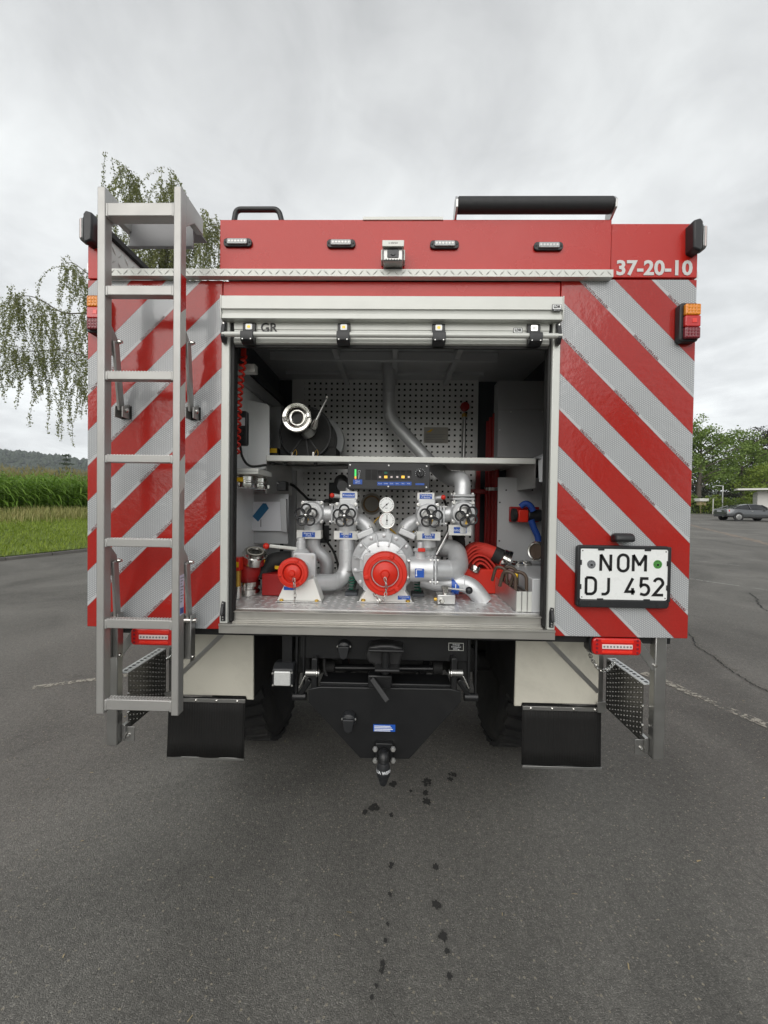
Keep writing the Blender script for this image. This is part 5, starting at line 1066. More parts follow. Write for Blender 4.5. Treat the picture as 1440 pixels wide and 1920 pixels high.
MB().add([(a.x+0.001,0.1546,b.z+0.012),(a.x+0.010,0.1546,b.z+0.012),(a.x+0.0055,0.1546,b.z+0.004)],[(0,2,1)]).build('flow_arrow','ink_white',tv,smooth=False)
pipe([P3(812,1068,0.235), P3(862,1070,0.28), P3(856,1030,0.42), P3(822,1026,0.48)], 0.047, 0.075)
pipe([P3(792,1085,0.32), P3(822,1094,0.30), P3(880,1093,0.26), (P3(908,1126,0.25).x,0.25,FZ-0.005)], 0.041, 0.12, n=10)
flange(P3(868,1092,0.268),(1,0,-0.05),0.0425,0.003,FP,n=0)
# blue flow wrap
c = P3(851.5,1097,0.275); wr = MB().lathe([(0.0425,-0.017),(0.0425,0.017)], c, (1,0,0), 30).build('flow_wrap', 'label_blue', FP)
MB().box(c.x-0.0018,c.x+0.0018,c.y-0.0440,c.y-0.0424,c.z-0.014,c.z+0.012).build('wrap_arrow','ink_white',wr)
# grey push rod and black hose behind the right valves
MB().cyl(P3(842,995,0.42),P3(818,1040,0.40),0.010,10).build('push_rod','alu',FP)
MB().tube(spline([P3(858,1003,0.55),P3(861,1020,0.5),P3(858,1040,0.45)],6),0.032,14).build('rubber_hose','black_rubber',FP)
# drain valve on the floor with ball lever
q = P3(836,1122,0.18); MB().box(q.x-0.040,q.x+0.040,0.16,0.22,FZ+0.003,FZ+0.046).build('drain_valve','alu',FP,0.004)
dv_ = MB().lathe([(0.014,0),(0.014,0.022),(0.018,0.024),(0.018,0.034),(0.006,0.036)],(P3(835,1112,0.19).x,0.19,FZ+0.046),(0,0,1),14).build('drain_stem','chrome',FP)
MB().bar((P3(835,1108,0.19).x,0.185,FZ+0.072),(P3(876,1107,0.16).x,0.155,at(876,1107,0.155).z),0.010,0.007).build('drain_lever','alu',FP,0.002)
MB().ball((P3(879.5,1107,0.155).x,0.155,at(879,1107,0.155).z),0.0165,16).build('lever_knob','black_plastic',FP)
MB().lathe([(0.010,0),(0.012,0.015),(0.008,0.03)],(P3(828,1128,0.16).x,0.16,FZ+0.02),(0,-1,0.1),12).build('drain_spout','chrome',FP)
MB().cyl((q.x-0.040,0.19,FZ+0.02),(q.x-0.052,0.19,FZ+0.02),0.009,10).build('drain_plug','brass',FP)
# green springs of the pump mounts
for px in (660, 783):
    q = P3(px,1092,0.34); mb = MB(); mb.tube([(q.x+0.014*math.cos(a*0.5),0.34+0.014*math.sin(a*0.5),FZ+0.02+a*0.0011) for a in range(64)],0.0035,6); mb.build('mount_spring','spring_green',FP)
    B('mount_block','dark_inside',q.x-0.03,q.x+0.03,0.30,0.38,FZ+0.002,FZ+0.018,0.002,FP)
# --- gauges
def gauge(px, py_, y, r, needle, red=False):
    c = at(px, py_, y); o = MB().lathe([(r*0.9,0.028),(r,0.022),(r,-0.004),(r*0.97,-0.007),(r*0.93,-0.006)],(c.x,y,c.z),(0,1,0),32).build('gauge','chrome',FP)
    MB().cyl((c.x,y-0.0035,c.z),(c.x,y-0.0065,c.z),r*0.92,32).build('dial','plate_white',o)
    mb = MB(); mr = MB()
    for k in range(19):
        a = RAD(225-15*k); rr = r*0.76; ln = r*0.13 if k % 3 else r*0.22
        (mr if red and k < 7 else mb).obox((c.x+math.cos(a)*rr,y-0.0070,c.z+math.sin(a)*rr),(ln,0.0006,r*0.035),Matrix.Rotation(-a,3,'Y'))
    mb.build('dial_scale','ink_black',o)
    if mr.v: mr.build('dial_scale_red','red_cap',o)
    a = RAD(needle); d = Vector((math.cos(a),0,math.sin(a))); p = Vector((c.x,y-0.0085,c.z))
    MB().bar(p-d*r*0.35,p+d*r*0.68,0.0022,0.0008,(0,1,0)).build('needle','ink_black',o); MB().cyl((c.x,y-0.007,c.z),(c.x,y-0.010,c.z),r*0.11,12).build('needle_hub','ink_black',o)
    lettering('bar',0.009,(c.x,y-0.0068,c.z-r*0.45),'ink_black',o); return o
gauge(725,946,0.34,0.038,222); gauge(725.5,975.5,0.26,0.0385,90,True)
q = P3(727,1000,0.275); MB().lathe([(0.010,0.03),(0.010,0.012),(0.018,0.010),(0.018,-0.015),(0.014,-0.02),(0.014,-0.10)],(q.x,0.275,q.z),(0,0,1),16).build('gauge_stem',SP_,FP)
q = P3(725,962,0.36); MB().cyl((q.x,0.36,q.z+0.02),(q.x,0.36,at(725,1010,0.36).z),0.010,10).build('gauge_stem',SP_,FP)
# --- control panel under the shelf
py2 = 0.325; a, b = P3(652,868,py2), P3(805.5,918,py2); zc_ = at(729,893,py2).z; hh = 25/sc(py2)
CP = MB().box(a.x,b.x,py2,py2+0.05,zc_-hh,zc_+hh).build('control_panel','black_plastic',T,0.003); CP['label'] = 'black pump control panel with rocker switches'
for px, py_ in ((656.5,872),(729,873),(800,874.5),(656,911),(728,912.5),(799.5,914)): q = at(px,py_,py2); MB().lathe([(0.0042,0),(0.0042,-0.002),(0.002,-0.003)],(q.x,py2,q.z),(0,1,0),8).build('screw','screw',CP)
for i in range(2):
    q = at(690.5+11.5*i,890,py2); MB().box(q.x-0.0135,q.x+0.0135,py2-0.0012,py2,q.z-0.025,q.z+0.025).build('blank_switch','black_rubber',CP,0.001)
ico = ['led_green','led_amber','led_green','led_green','led_amber','led_green']
for i in range(6):
    q = at(712.7+10.75*i,890.5,py2); MB().prismx([(py2,q.z-0.022),(py2-0.004,q.z-0.021),(py2-0.002,q.z+0.002),(py2-0.007,q.z+0.022),(py2,q.z+0.023)],q.x-0.0115,q.x+0.0115).build('rocker_switch','black_coupling',CP,0.001)
    big = ico[i] == 'led_amber'; s_ = 0.0075 if big else 0.0048
    MB().box(q.x-s_,q.x+s_,py2-0.0046,py2-0.0030,q.z-0.010-s_*0.8,q.z-0.010+s_*0.8).build('switch_light','led_amber' if big else 'lens_white',CP)
    if i == 1: MB().box(q.x-s_,q.x+s_,py2-0.0075,py2-0.0048,q.z+0.004,q.z+0.015).build('switch_light','spring_green',CP)
    w0_, w1_ = at(707.3+10.75*i,906,py2).x+0.0008, at(707.3+10.75*(i+1),906,py2).x-0.0008; zq = at(712.7+10.75*i,906.8,py2).z
    MB().box(w0_,w1_,py2-0.0012,py2-0.0002,zq-0.0085,zq+0.0085).build('switch_label','label_blue',CP)
    lettering(('Pumpe','Umfeld','Front','Heck','Mast','Radio')[i],0.0062,((w0_+w1_)/2,py2-0.0018,zq),'ink_white',CP)
q = at(788,888,py2); MB().lathe([(0.019,0),(0.017,-0.012),(0.015,-0.014)],(q.x,py2,q.z),(0,1,0),24).build('rotary_knob','black_plastic',CP)
MB().obox((q.x,py2-0.018,q.z),(0.009,0.010,0.034),Matrix.Rotation(RAD(-25),3,'Y')).build('knob_grip','black_plastic',CP,0.002); MB().obox((q.x-0.005,py2-0.0235,q.z+0.011),(0.003,0.001,0.008),Matrix.Rotation(RAD(-25),3,'Y')).build('knob_mark','ink_white',CP)
for k in range(11): an = RAD(200-22*k); MB().box(q.x+0.023*math.cos(an)-0.001,q.x+0.023*math.cos(an)+0.001,py2-0.001,py2-0.0002,q.z+0.023*math.sin(an)-0.001,q.z+0.023*math.sin(an)+0.001).build('knob_tick','ink_white',CP)
a, b = at(779,906,py2), at(795.5,909.7,py2); MB().box(a.x,b.x,py2-0.0012,py2-0.0002,b.z,a.z).build('switch_label','label_blue',CP)
a, b = at(662.3,899,py2), at(679,908,py2); MB().box(a.x,b.x,py2-0.0012,py2-0.0002,b.z,a.z).build('level_label','label_blue',CP); lettering('Wasser',0.007,((a.x+b.x)/2,py2-0.0018,(a.z+b.z)/2+0.004),'ink_white',CP); lettering('2000 Liter',0.006,((a.x+b.x)/2,py2-0.0018,(a.z+b.z)/2-0.005),'ink_white',CP)
for k in range(10):
    q = at(666.5,897.8-1.9*k,py2); MB().box(q.x-0.0042,q.x+0.0042,py2-0.0016,py2-0.0002,q.z-0.0019,q.z+0.0019).build('level_led','led_red' if k == 0 else ('led_amber' if k < 3 else 'led_green'),CP)
q0, q1, q2 = at(672.5,898,py2), at(671.5,882,py2), at(675.5,882,py2)
for p0, p1 in ((q0,q1),(q1,q2),(q2,q0)): MB().bar((p0.x,py2-0.001,p0.z),(p1.x,py2-0.001,p1.z),0.0009,0.0006,(0,1,0)).build('level_scale','ink_white',CP)
# --- back-board fittings
yb = BY-0.002
q = at(697,945,yb); lid = MB().lathe([(0.073,0.0),(0.073,-0.006),(0.062,-0.008),(0.060,-0.006)],(q.x,yb,q.z),(0,1,0),36).build('inspection_lid','pale_lid',T); MB().ring((q.x,yb-0.008,q.z),0.053,0.005,(0,1,0),36,8).build('lid_seal','tan_ring',lid)
a, b = at(795,801,yb), at(840,831,yb); inf = MB().box(a.x,b.x,yb-0.001,yb+0.001,b.z,a.z).build('info_plate','pale_lid',T)
MB().add([(a.x+0.016,yb-0.0022,a.z-0.035),(a.x+0.05,yb-0.0022,a.z-0.012),(a.x+0.062,yb-0.0022,a.z-0.014),(a.x+0.045,yb-0.0022,a.z-0.033)],[(0,3,2,1)]).build('plate_emblem','yellow',inf,smooth=False)
for k in range(6): MB().box(a.x+0.012,b.x-0.02-0.01*(k % 3),yb-0.0022,yb-0.0012,a.z-0.049-k*0.0115,a.z-0.0465-k*0.0115).build('plate_line','sticker_grey',inf)
lr = at(869,860,yb-0.03); lt = at(871,776,yb-0.03); lg = MB().cyl((lr.x,yb-0.03,lr.z-0.3),(lt.x,yb-0.03,lt.z),0.011,12).build('dipstick','alu',T); MB().lathe([(0.018,-0.02),(0.018,0.0),(0.012,0.004)],(lt.x,yb-0.03,lt.z),(0,0,1),12).build('gland','brass',lg)
MB().lathe([(0.012,0),(0.029,0.004),(0.031,0.018),(0.029,0.034),(0.012,0.038)],(lt.x,yb-0.055,at(871,763,yb-0.03).z),(0,1,0),9).build('knob','red_dark',lg)
MB().tube(spline([at(506,869,0.40),at(560,873,0.40),at(652,872,0.39)],6),0.005,8).build('cable','black_rubber',T)
for px in (512,536,592): q = at(px,871,0.40); MB().box(q.x-0.007,q.x+0.007,0.385,0.41,q.z-0.004,q.z+0.012).build('cable_clip','black_plastic',T,0.001)
MB().tube(spline([at(505,905,0.75),at(545,908,0.8),at(566,925,0.85),at(585,940,0.95),at(620,940,1.0)],8),0.008,8).build('cable','black_rubber',T)
for px, py_ in ((582,938),(613,939)): q = at(px,py_,0.97); MB().box(q.x-0.012,q.x+0.012,0.96,1.1,q.z-0.01,q.z+0.012).build('cable_clip','black_plastic',T,0.001)
a, b = at(618,905,yb), at(650,944,yb); MB().box(a.x,b.x,yb-0.03,yb,b.z,a.z).build('junction_box','black_plastic',T,0.003)
a, b = at(596,985,yb), at(617,1017,yb); MB().box(a.x,b.x,yb-0.03,yb,b.z,a.z).build('junction_box','black_plastic',T,0.003)
q = at(640,905,0.55); MB().ball((q.x,0.55,q.z),0.045,16,(0.9,1,1)).build('pump_dome','black_coupling',FP); MB().cyl((q.x+0.012,0.53,q.z-0.02),(q.x+0.012,0.50,q.z-0.02),0.028,14).build('dome_cap','black_plastic',FP)
MB().tube(spline([at(680,1003,0.6),at(720,1000,0.62),at(770,1002,0.6),at(775,995,0.6)],6),0.006,8).build('yellow_cable','yellow',FP)
# thin pressure lines, cable ties and weld rings on the pipework
for pts_ in ([(P3(722,962,0.36)),P3(705,975,0.40),P3(690,1000,0.42),P3(680,1030,0.40)],[P3(730,990,0.28),P3(745,1005,0.30),P3(756,1030,0.30),P3(770,1045,0.28)]):
    MB().tube(spline(pts_,7),0.0045,8).build('pressure_line','brass',FP)
for pts_ in ([P3(623,935,0.40),P3(612,960,0.5),P3(606,1000,0.55),P3(628,1040,0.5),P3(640,1090,0.45)],[P3(832,935,0.40),P3(842,965,0.48),P3(838,1010,0.5),P3(826,1055,0.45)],[P3(676,1075,0.42),P3(668,1090,0.36),P3(664,1105,0.30)]):
    MB().tube(spline(pts_,8),0.0065,8).build('cable','black_rubber',FP)
for q, ax, r_ in ((P3(651,1030,VY),(0,0,1),0.0412),(P3(630,1089,0.31),(1,0.4,0.0),0.0412),(P3(840,1069,0.26),(1,0.3,0),0.0482),(P3(729,740,ry),(0,0,1),0.039),(P3(803,1040,VY+0.02),(0,0,1),0.0432)):
    MB().ring(q, r_-0.001, 0.0022, ax, 26, 6).build('weld_ring','silver_paint',FP)
for q in (P3(651,1070,VY),P3(803,1028,VY)): MB().lathe([(0.043,-0.006),(0.0435,0.006)],q,(0,0,1),24).build('pipe_clamp','steel',FP)
# ================================================================== LOOSE EQUIPMENT IN THE BAY
SH = SZ + 0.013
# black drum with coupling and lever, lying on the shelf
dy = 0.55; c = at(573, 800, dy); R = 50/sc(dy)
D = thing('hose_nozzle_drum', 'black drum with chrome hose coupling and ball-ended lever lying on the shelf', 'nozzle drum', (c.x, dy+0.15, SH))
c.z = SH + R + 0.004
MB().lathe([(R*0.92,0.0),(R*0.97,-0.006),(R,-0.002),(R,0.03),(R*0.97,0.05),(R*0.97,0.26),(R*0.9,0.28)],(c.x,dy,c.z),(0,1,0),48).build('drum','black_coupling',D)
MB().lathe([(R*0.90,0),(R*0.90,-0.003),(R*0.3,-0.004)],(c.x,dy,c.z),(0,1,0),48).build('drum_cover','black_rubber',D)
MB().ring((c.x,dy-0.003,c.z),R*0.96,0.004,(0,1,0),48,6).build('drum_rim','black_plastic',D)
for an in (90,-82,-55,-125): a = RAD(an); MB().bar((c.x,dy-0.004,c.z),(c.x+math.cos(a)*R*0.9,dy-0.004,c.z+math.sin(a)*R*0.9),0.006,0.004,(0,1,0)).build('cover_seam','black_plastic',D)
q = at(628,850,0.75); MB().lathe([(R*1.02,0.0),(R*1.02,0.06),(R*0.95,0.10)],(c.x+0.03,dy+0.24,SH+R*1.02),(0,1,0),40).build('drum_back','grey_inside',D)
ky = 0.42; k = at(556,782,ky); kr = 28/sc(ky)
cpl = MB().lathe([(kr*0.80,0.08),(kr*0.98,0.07),(kr,0.05),(kr,0.004),(kr*0.94,0.0),(kr*0.74,0.002),(kr*0.70,0.012),(kr*0.66,0.014),(kr*0.66,0.006),(kr*0.56,0.004),(kr*0.52,0.012),(kr*0.46,0.012),(kr*0.44,0.005),(kr*0.38,0.006),(kr*0.35,0.03)],(k.x,ky,k.z),(0,1,0),44).build('coupling','chrome',D)
MB().cyl((k.x,ky+0.0295,k.z),(k.x,ky+0.0285,k.z),kr*0.36,28).build('bore','ink_black',cpl); MB().cyl((k.x,ky+0.05,k.z),(k.x+0.04,dy,c.z),kr*0.55,24).build('neck','alu',D)
for i in range(2):
    a = RAD(10+180*i); MB().obox((k.x+math.cos(a)*kr*0.80,ky-0.002,k.z+math.sin(a)*kr*0.80),(kr*0.22,0.012,kr*0.34),Matrix.Rotation(-a,3,'Y')).build('coupling_lug','chrome',cpl,0.003)
l0, l1, l2 = at(588,797,ky+0.03), at(592,790,ky), at(612,748,ky-0.01)
MB().tube([at(588,803,ky+0.02),at(590,796,ky+0.01),at(594,786,ky)],[0.016,0.018,0.010],12).build('lever_hub','chrome',D)
MB().tube([at(592,790,ky),at(603,767,ky),at(612,749,ky-0.01)],[0.0075,0.0062,0.005],12).build('lever','alu',D); MB().ball(at(613,744.5,ky-0.01),0.0105,14).build('lever_ball','chrome',D)
a, b = at(520,824,0.5), at(624,852,0.5); MB().prism([(c.x-R*0.98,SH+0.001),(c.x+R*1.12,SH+0.001),(c.x+R*1.12,SH+0.075),(c.x+R*0.85,SH+0.075),(c.x+R*0.5,SH+0.02),(c.x-R*0.5,SH+0.02),(c.x-R*0.8,SH+0.075),(c.x-R*0.98,SH+0.075)],dy+0.02,dy+0.20).build('cradle','black_rubber',D)
for px in (548,588):
    q = at(px,842,dy-0.01); MB().box(q.x-0.006,q.x+0.006,dy-0.02,dy-0.006,SH+0.006,SH+0.045).build('clamp','chrome',D,0.002)
    MB().tube(spline([(q.x+0.004,dy-0.02,SH+0.03),(q.x+0.02,dy-0.02,SH+0.055),(q.x+0.026,dy-0.02,SH+0.03),(q.x+0.012,dy-0.02,SH+0.014)],5),0.002,6).build('clamp_wire','brass',D)
# little yellow and black box beside the drum
q = at(512,836,0.62); bx_ = MB().box(q.x-0.03,q.x+0.03,0.60,0.68,SH+0.001,SH+0.075).build('small_box','black_plastic',None,0.003); tag(bx_,'small black box with yellow label left of the drum on the shelf','box')
MB().box(q.x-0.028,q.x+0.028,0.5985,0.5995,SH+0.045,SH+0.07).build('label','yellow',bx_)
# left: rounded white board, handset, coil cord, bracket
yB = 0.50; pts = [(443,745),(500,757),(505,762),(505,868),(496,880),(470,880),(455,872),(443,850)]
wb = MB().prism([(at(*p,yB).x,at(*p,yB).z) for p in pts],yB,yB+0.01).build('white_guard','white_inside',T,0.003)
rx_ = MB().prism(rrect(at(441,770,0.22).x,at(463,770,0.22).x,at(450,835,0.22).z,at(450,770,0.22).z,0.010),0.22,0.25).build('radio_handset','black_plastic',None,0.004); tag(rx_,'black radio handset with keypad and small grey display hanging at the left','handset')
a, b = at(443,783,0.218), at(459,798,0.218); MB().box(a.x,b.x,0.2185,0.2195,b.z,a.z).build('display','grey_box',rx_)
for i in range(3):
    for j in range(5): q = at(446+5*i,804+6*j,0.219); MB().box(q.x-0.004,q.x+0.004,0.2165,0.2195,q.z-0.004,q.z+0.004).build('key','black_rubber',rx_,0.001)
MB().tube(spline([at(450,834,0.24),at(455,858,0.26),at(470,874,0.28),at(500,872,0.32)],8),0.006,8).build('handset_cord','black_rubber',rx_)
# red coiled cord
mb = MB(); P_ = spline([at(457,668,0.10),at(452,710,0.10),at(448,755,0.10),at(446,800,0.11),at(444,850,0.12)],30); q = []
for i, p in enumerate(P_): an = i*0.8; q.append(p + Vector((math.cos(an)*0.0105,math.sin(an)*0.0105,0)))
cw = mb.tube(q,0.0052,7).build('coiled_cord','red_cap',None); tag(cw,'bright red coiled cord hanging inside the left edge of the opening','cord')
a = at(457,644,0.10); MB().box(a.x-0.011,a.x+0.011,0.097,0.103,at(457,668,0.10).z,a.z+0.06).build('strap','red_cap',cw,0.001)
q = at(460,691,0.16); MB().box(q.x-0.06,q.x+0.045,0.15,0.19,q.z-0.018,q.z+0.018).build('cord_bracket','cream_alu',T,0.002)
# left tray with couplings hung below
ty0 = 0.16; a, b = at(441,878,ty0), at(484,889,ty0)
tr = MB().box(-0.73,b.x,ty0,ty0+0.20,b.z,a.z).build('coupling_tray','cream_alu',T,0.002); B('tray_groove','steel',-0.69,b.x-0.002,ty0-0.0008,ty0,(a.z+b.z)/2-0.001,(a.z+b.z)/2+0.001,0,tr)
def coupling(px, py0, py1, y, r, label, cat='hose coupling'):
    c = at(px,py0,y); z0, z1 = at(px,py1,y).z, c.z; h = z1-z0
    o = MB().lathe([(r*0.75,0),(r*0.98,0.004),(r,0.010),(r,h*0.38),(r*0.9,h*0.42),(r*0.9,h*0.52),(r*0.96,h*0.55),(r*0.96,h*0.85),(r*0.8,h*0.9),(r*0.8,h)],(c.x,y,z0),(0,0,1),32).build('hose_coupling','chrome',None,0.001); tag(o,label,cat,'hose couplings')
    for i in range(3):
        a = RAD(-100+120*i); MB().obox((c.x+math.cos(a)*r,y+math.sin(a)*r,z0+h*0.25),(0.014,0.020,h*0.28),Matrix.Rotation(a,3,'Z')).build('coupling_lug','chrome',o,0.002)
    return o, Vector((c.x,y,z0)), h
o, p, h = coupling(459,890,916,0.24,0.058,'chrome hose coupling with yellow warning label hung under the left tray')
MB().add([(p.x-0.020,p.y-0.0590,p.z+h*0.75),(p.x+0.014,p.y-0.0590,p.z+h*0.75),(p.x+0.014,p.y-0.0590,p.z+h*0.45),(p.x-0.020,p.y-0.0590,p.z+h*0.45)],[(0,3,2,1)]).build('warning_label','yellow',o,smooth=False)
coupling(486,893,919,0.34,0.042,'plain chrome hose coupling hung beside the labelled one under the tray')
# red reel rims behind them
q = at(497,920,0.55); rd = MB().lathe([(0.055,0.0),(0.058,0.010),(0.055,0.02),(0.045,0.034)],(q.x,0.55,q.z),(0,0,1),28).build('red_strainer','red_dark',None); tag(rd,'round dark red plastic strainer under the couplings at the left','strainer')
MB().lathe([(0.095,0),(0.095,0.006),(0.085,0.008)],(q.x+0.01,0.58,q.z+0.036),(0,0,1),32).build('strainer_plate','alu',rd); MB().box(q.x+0.07,q.x+0.12,0.52,0.58,q.z+0.0,q.z+0.05).build('strainer_clip','black_plastic',rd,0.003)
# grey recess with paper and blue tape
yR = 0.60; a, b = at(438,925,yR), at(540,1020,yR)
rc = MB().box(a.x-0.05,b.x,yR,yR+0.01,b.z,a.z).build('recess_plate','grey_inside',T,0.002)
a, b = at(449,940,yR-0.02), at(530,996,yR-0.02); pp = MB().prism([(a.x,b.z+0.008),(a.x+0.016,b.z),(b.x,b.z),(b.x,a.z),(a.x,a.z)],yR-0.02,yR-0.001).build('document_holder','paper',T,0.001)
MB().prism([(at(*p,yR).x,at(*p,yR).z) for p in ((528,935),(539,935),(541,998),(531,996))],yR-0.035,yR-0.001).build('holder_edge','grey_inside',pp,0.002)
pts = [(473.5,968),(493,943.5),(499,944),(504,953),(484,978)]
MB().prism([(at(*p,yR-0.021).x,at(*p,yR-0.021).z) for p in pts],yR-0.0222,yR-0.0205).build('tape_piece','tape_blue',pp); q0, q1 = at(489,974,yR-0.021), at(489.8,988,yR-0.021); MB().box(q0.x-0.001,q0.x+0.002,yR-0.0215,yR-0.0203,q1.z,q0.z).build('slot','ink_black',pp)
# red adapter with chrome coupling on the floor at left
y = 0.30; q = at(466,1090,y); qx = q.x
ad = thing('hose_adapter','dark red branch pipe with chrome couplings standing on the left of the bay floor','hose adapter',(qx,y,FZ),'hose couplings'); del ad['group']
MB().lathe([(0.052,0.002),(0.054,0.012),(0.054,0.030),(0.048,0.034),(0.048,0.042),(0.056,0.046),(0.056,0.066),(0.045,0.070)],(qx,y,FZ),(0,0,1),32).build('base_coupling','chrome',ad); MB().box(qx+0.0-0.006,qx+0.006,y-0.062,y-0.052,FZ+0.03,FZ+0.06).build('lug','chrome',ad,0.002)
MB().tube(spline([(qx,y,FZ+0.068),(qx,y,FZ+0.11),(qx+0.004,y,FZ+0.155)],5),[0.044,0.050,0.056,0.060,0.062,0.062,0.062,0.061,0.060,0.058,0.056],26).build('branch_body','red_dark',ad)
d = Vector((0.25,-0.38,1)).normalized(); tp_ = at(477,1046,0.27)
MB().lathe([(0.040,-0.03),(0.055,-0.02),(0.058,0.0),(0.058,0.02),(0.052,0.024),(0.050,0.036),(0.042,0.038),(0.040,0.030),(0.030,0.028),(0.028,0.006)],tp_,d,32).build('top_coupling','chrome',ad); MB().lathe([(0.028,0.0),(0.001,0.001)],tp_+d*0.008,d,24).build('bore','ink_black',ad)
MB().ring(tp_+d*0.037,0.036,0.0035,d,28,6).build('seal','pale_lid',ad)
q = at(445,1058,0.2); n_ = MB().box(q.x-0.04,q.x+0.014,0.19,0.24,q.z-0.03,q.z+0.03).build('nozzle_holder','red_cap',None,0.004); tag(n_,'red nozzle holder with yellow label at the left bay wall','holder')
MB().box(q.x-0.012,q.x+0.010,0.188,0.1895,q.z-0.012,q.z+0.012).build('label','yellow',n_); MB().cyl((q.x-0.005,0.215,q.z-0.03),(q.x-0.005,0.215,at(445,1100,0.2).z),0.016,12).build('nozzle_tube','brass',n_)
MB().cyl((q.x-0.005,0.215,FZ+0.001),(q.x-0.005,0.215,at(445,1100,0.2).z),0.020,12).build('nozzle_tip','chrome',n_)
# red box with dark strap hose
y = 0.27; a, b = at(491,1076,y), at(530,1111,y); rb = MB().box(a.x,b.x+0.10,y,y+0.16,FZ+0.003,a.z).build('red_box','red_dark',None,0.003); tag(rb,'small red metal box on the bay floor behind the small outlet cap','box')
hs = MB().tube(spline([at(490,1085,0.32),at(500,1063,0.34),at(520,1052,0.36),at(545,1050,0.38)],6),0.045,16).build('suction_hose','black_rubber',None); tag(hs,'black corrugated suction hose bending out behind the small red box','hose')
q = at(520,1064,0.31); MB().box(q.x-0.012,q.x+0.012,0.3085,0.3095,q.z-0.008,q.z+0.008).build('label','yellow',hs)
# right: stacked red tubes standing upright in the dark gap
yS = 1.0
for i, (x0, x1, top) in enumerate(((912,918,790),(917,924,783),(924,931,776),(930,938,768))):
    a, b = at(x0,top,yS-0.05*i), at(x1,top,yS-0.05*i); r = (b.x-a.x)/2; yy = yS-0.05*i
    o = MB().cyl(((a.x+b.x)/2,yy,FZ+0.003),((a.x+b.x)/2,yy,a.z),max(0.012,r),14).build('standpipe_rod','red_dark',None); tag(o,('shortest dark red pole standing upright next to the back board','second dark red pole from the perforated back board','third dark red pole from the perforated back board','tallest dark red pole standing against the grey cabinet')[i],'pole','red poles standing in the right gap')
    MB().box((a.x+b.x)/2-r*1.1,(a.x+b.x)/2+r*1.1,yy-0.03,yy+0.03,at(x0,920,yy).z,at(x0,914,yy).z).build('clip','alu',o)
B('pole_rack','red_dark',at(893,900,1.05).x,at(901,900,1.05).x,1.05,1.08,FZ+0.003,at(893,880,1.05).z,0.003); B('pole_rack','red_dark',at(880,918,1.0).x,at(915,918,1.0).x,0.98,1.0,at(880,926,1.0).z,at(880,917,1.0).z,0.003)
# red holder with blue strap and black nozzle on the right plate
yN = 0.56; a, b = at(960,952,yN), at(1016,980,yN)
nh = thing('spray_nozzle','red and black spray nozzle with blue strap clipped to the right grey plate','nozzle',(a.x+0.06,yN,(a.z+b.z)/2))
MB().box(a.x,b.x,yN+0.04,yN+0.058,b.z,a.z+0.006).build('holder_plate','red_dark',nh,0.004); zc_ = (a.z+b.z)/2
MB().cyl((a.x+0.002,yN,zc_),(a.x+0.022,yN,zc_),0.036,20).build('nozzle_tip','black_rubber',nh,0.003); MB().box(at(969,960,yN).x,at(988,960,yN).x,yN-0.03,yN+0.038,at(970,979,yN).z,at(970,956,yN).z).build('red_block','red_cap',nh,0.006)
MB().cyl((at(988,966,yN).x,yN,zc_),(at(1014,966,yN).x,yN,zc_),0.032,18).build('nozzle_body','black_plastic',nh,0.004)
MB().tube(spline([at(976,950,yN-0.02),at(985,944,yN-0.03),at(994,948,yN-0.035),at(1000,958,yN-0.036)],6),0.016,10).build('strap','strap_blue',nh)
MB().tube(spline([at(996,975,yN-0.03),at(1001,990,yN-0.03),at(1008,1005,yN-0.03),at(1010,1016,yN-0.03)],6),0.017,10).build('strap','strap_blue',nh)
q = at(1010,1034,0.42); ac = thing('loose_coupling','chrome ring coupling standing on edge at the right end of the bay','hose coupling',(q.x,0.42,q.z-0.05),None)
MB().lathe([(0.040,-0.03),(0.050,-0.02),(0.050,0.02),(0.044,0.026),(0.038,0.024),(0.034,0.010)],q,(-0.75,-0.6,0.1),28).build('ring','chrome',ac); MB().lathe([(0.036,0.012),(0.001,0.0125)],q,(-0.75,-0.6,0.1),24).build('bore','brown_handle',ac)
for px, py_, r in ((975,1063,0.034),(990,1061,0.028)):
    q = at(px,py_,0.42); z0 = at(1018,1088,0.06).z+0.006; o = MB().lathe([(r,0.0),(r,0.012),(r*0.8,0.016),(r*0.8,0.022),(r*0.5,0.022)],(q.x,0.45,z0),(0,0,1),24).build('coupling_cap','chrome',None); tag(o,('wider flat chrome coupling cap lying on the grey side box' if r > 0.03 else 'smaller flat chrome coupling cap lying on the grey side box'),'coupling cap','chrome caps on the side box')
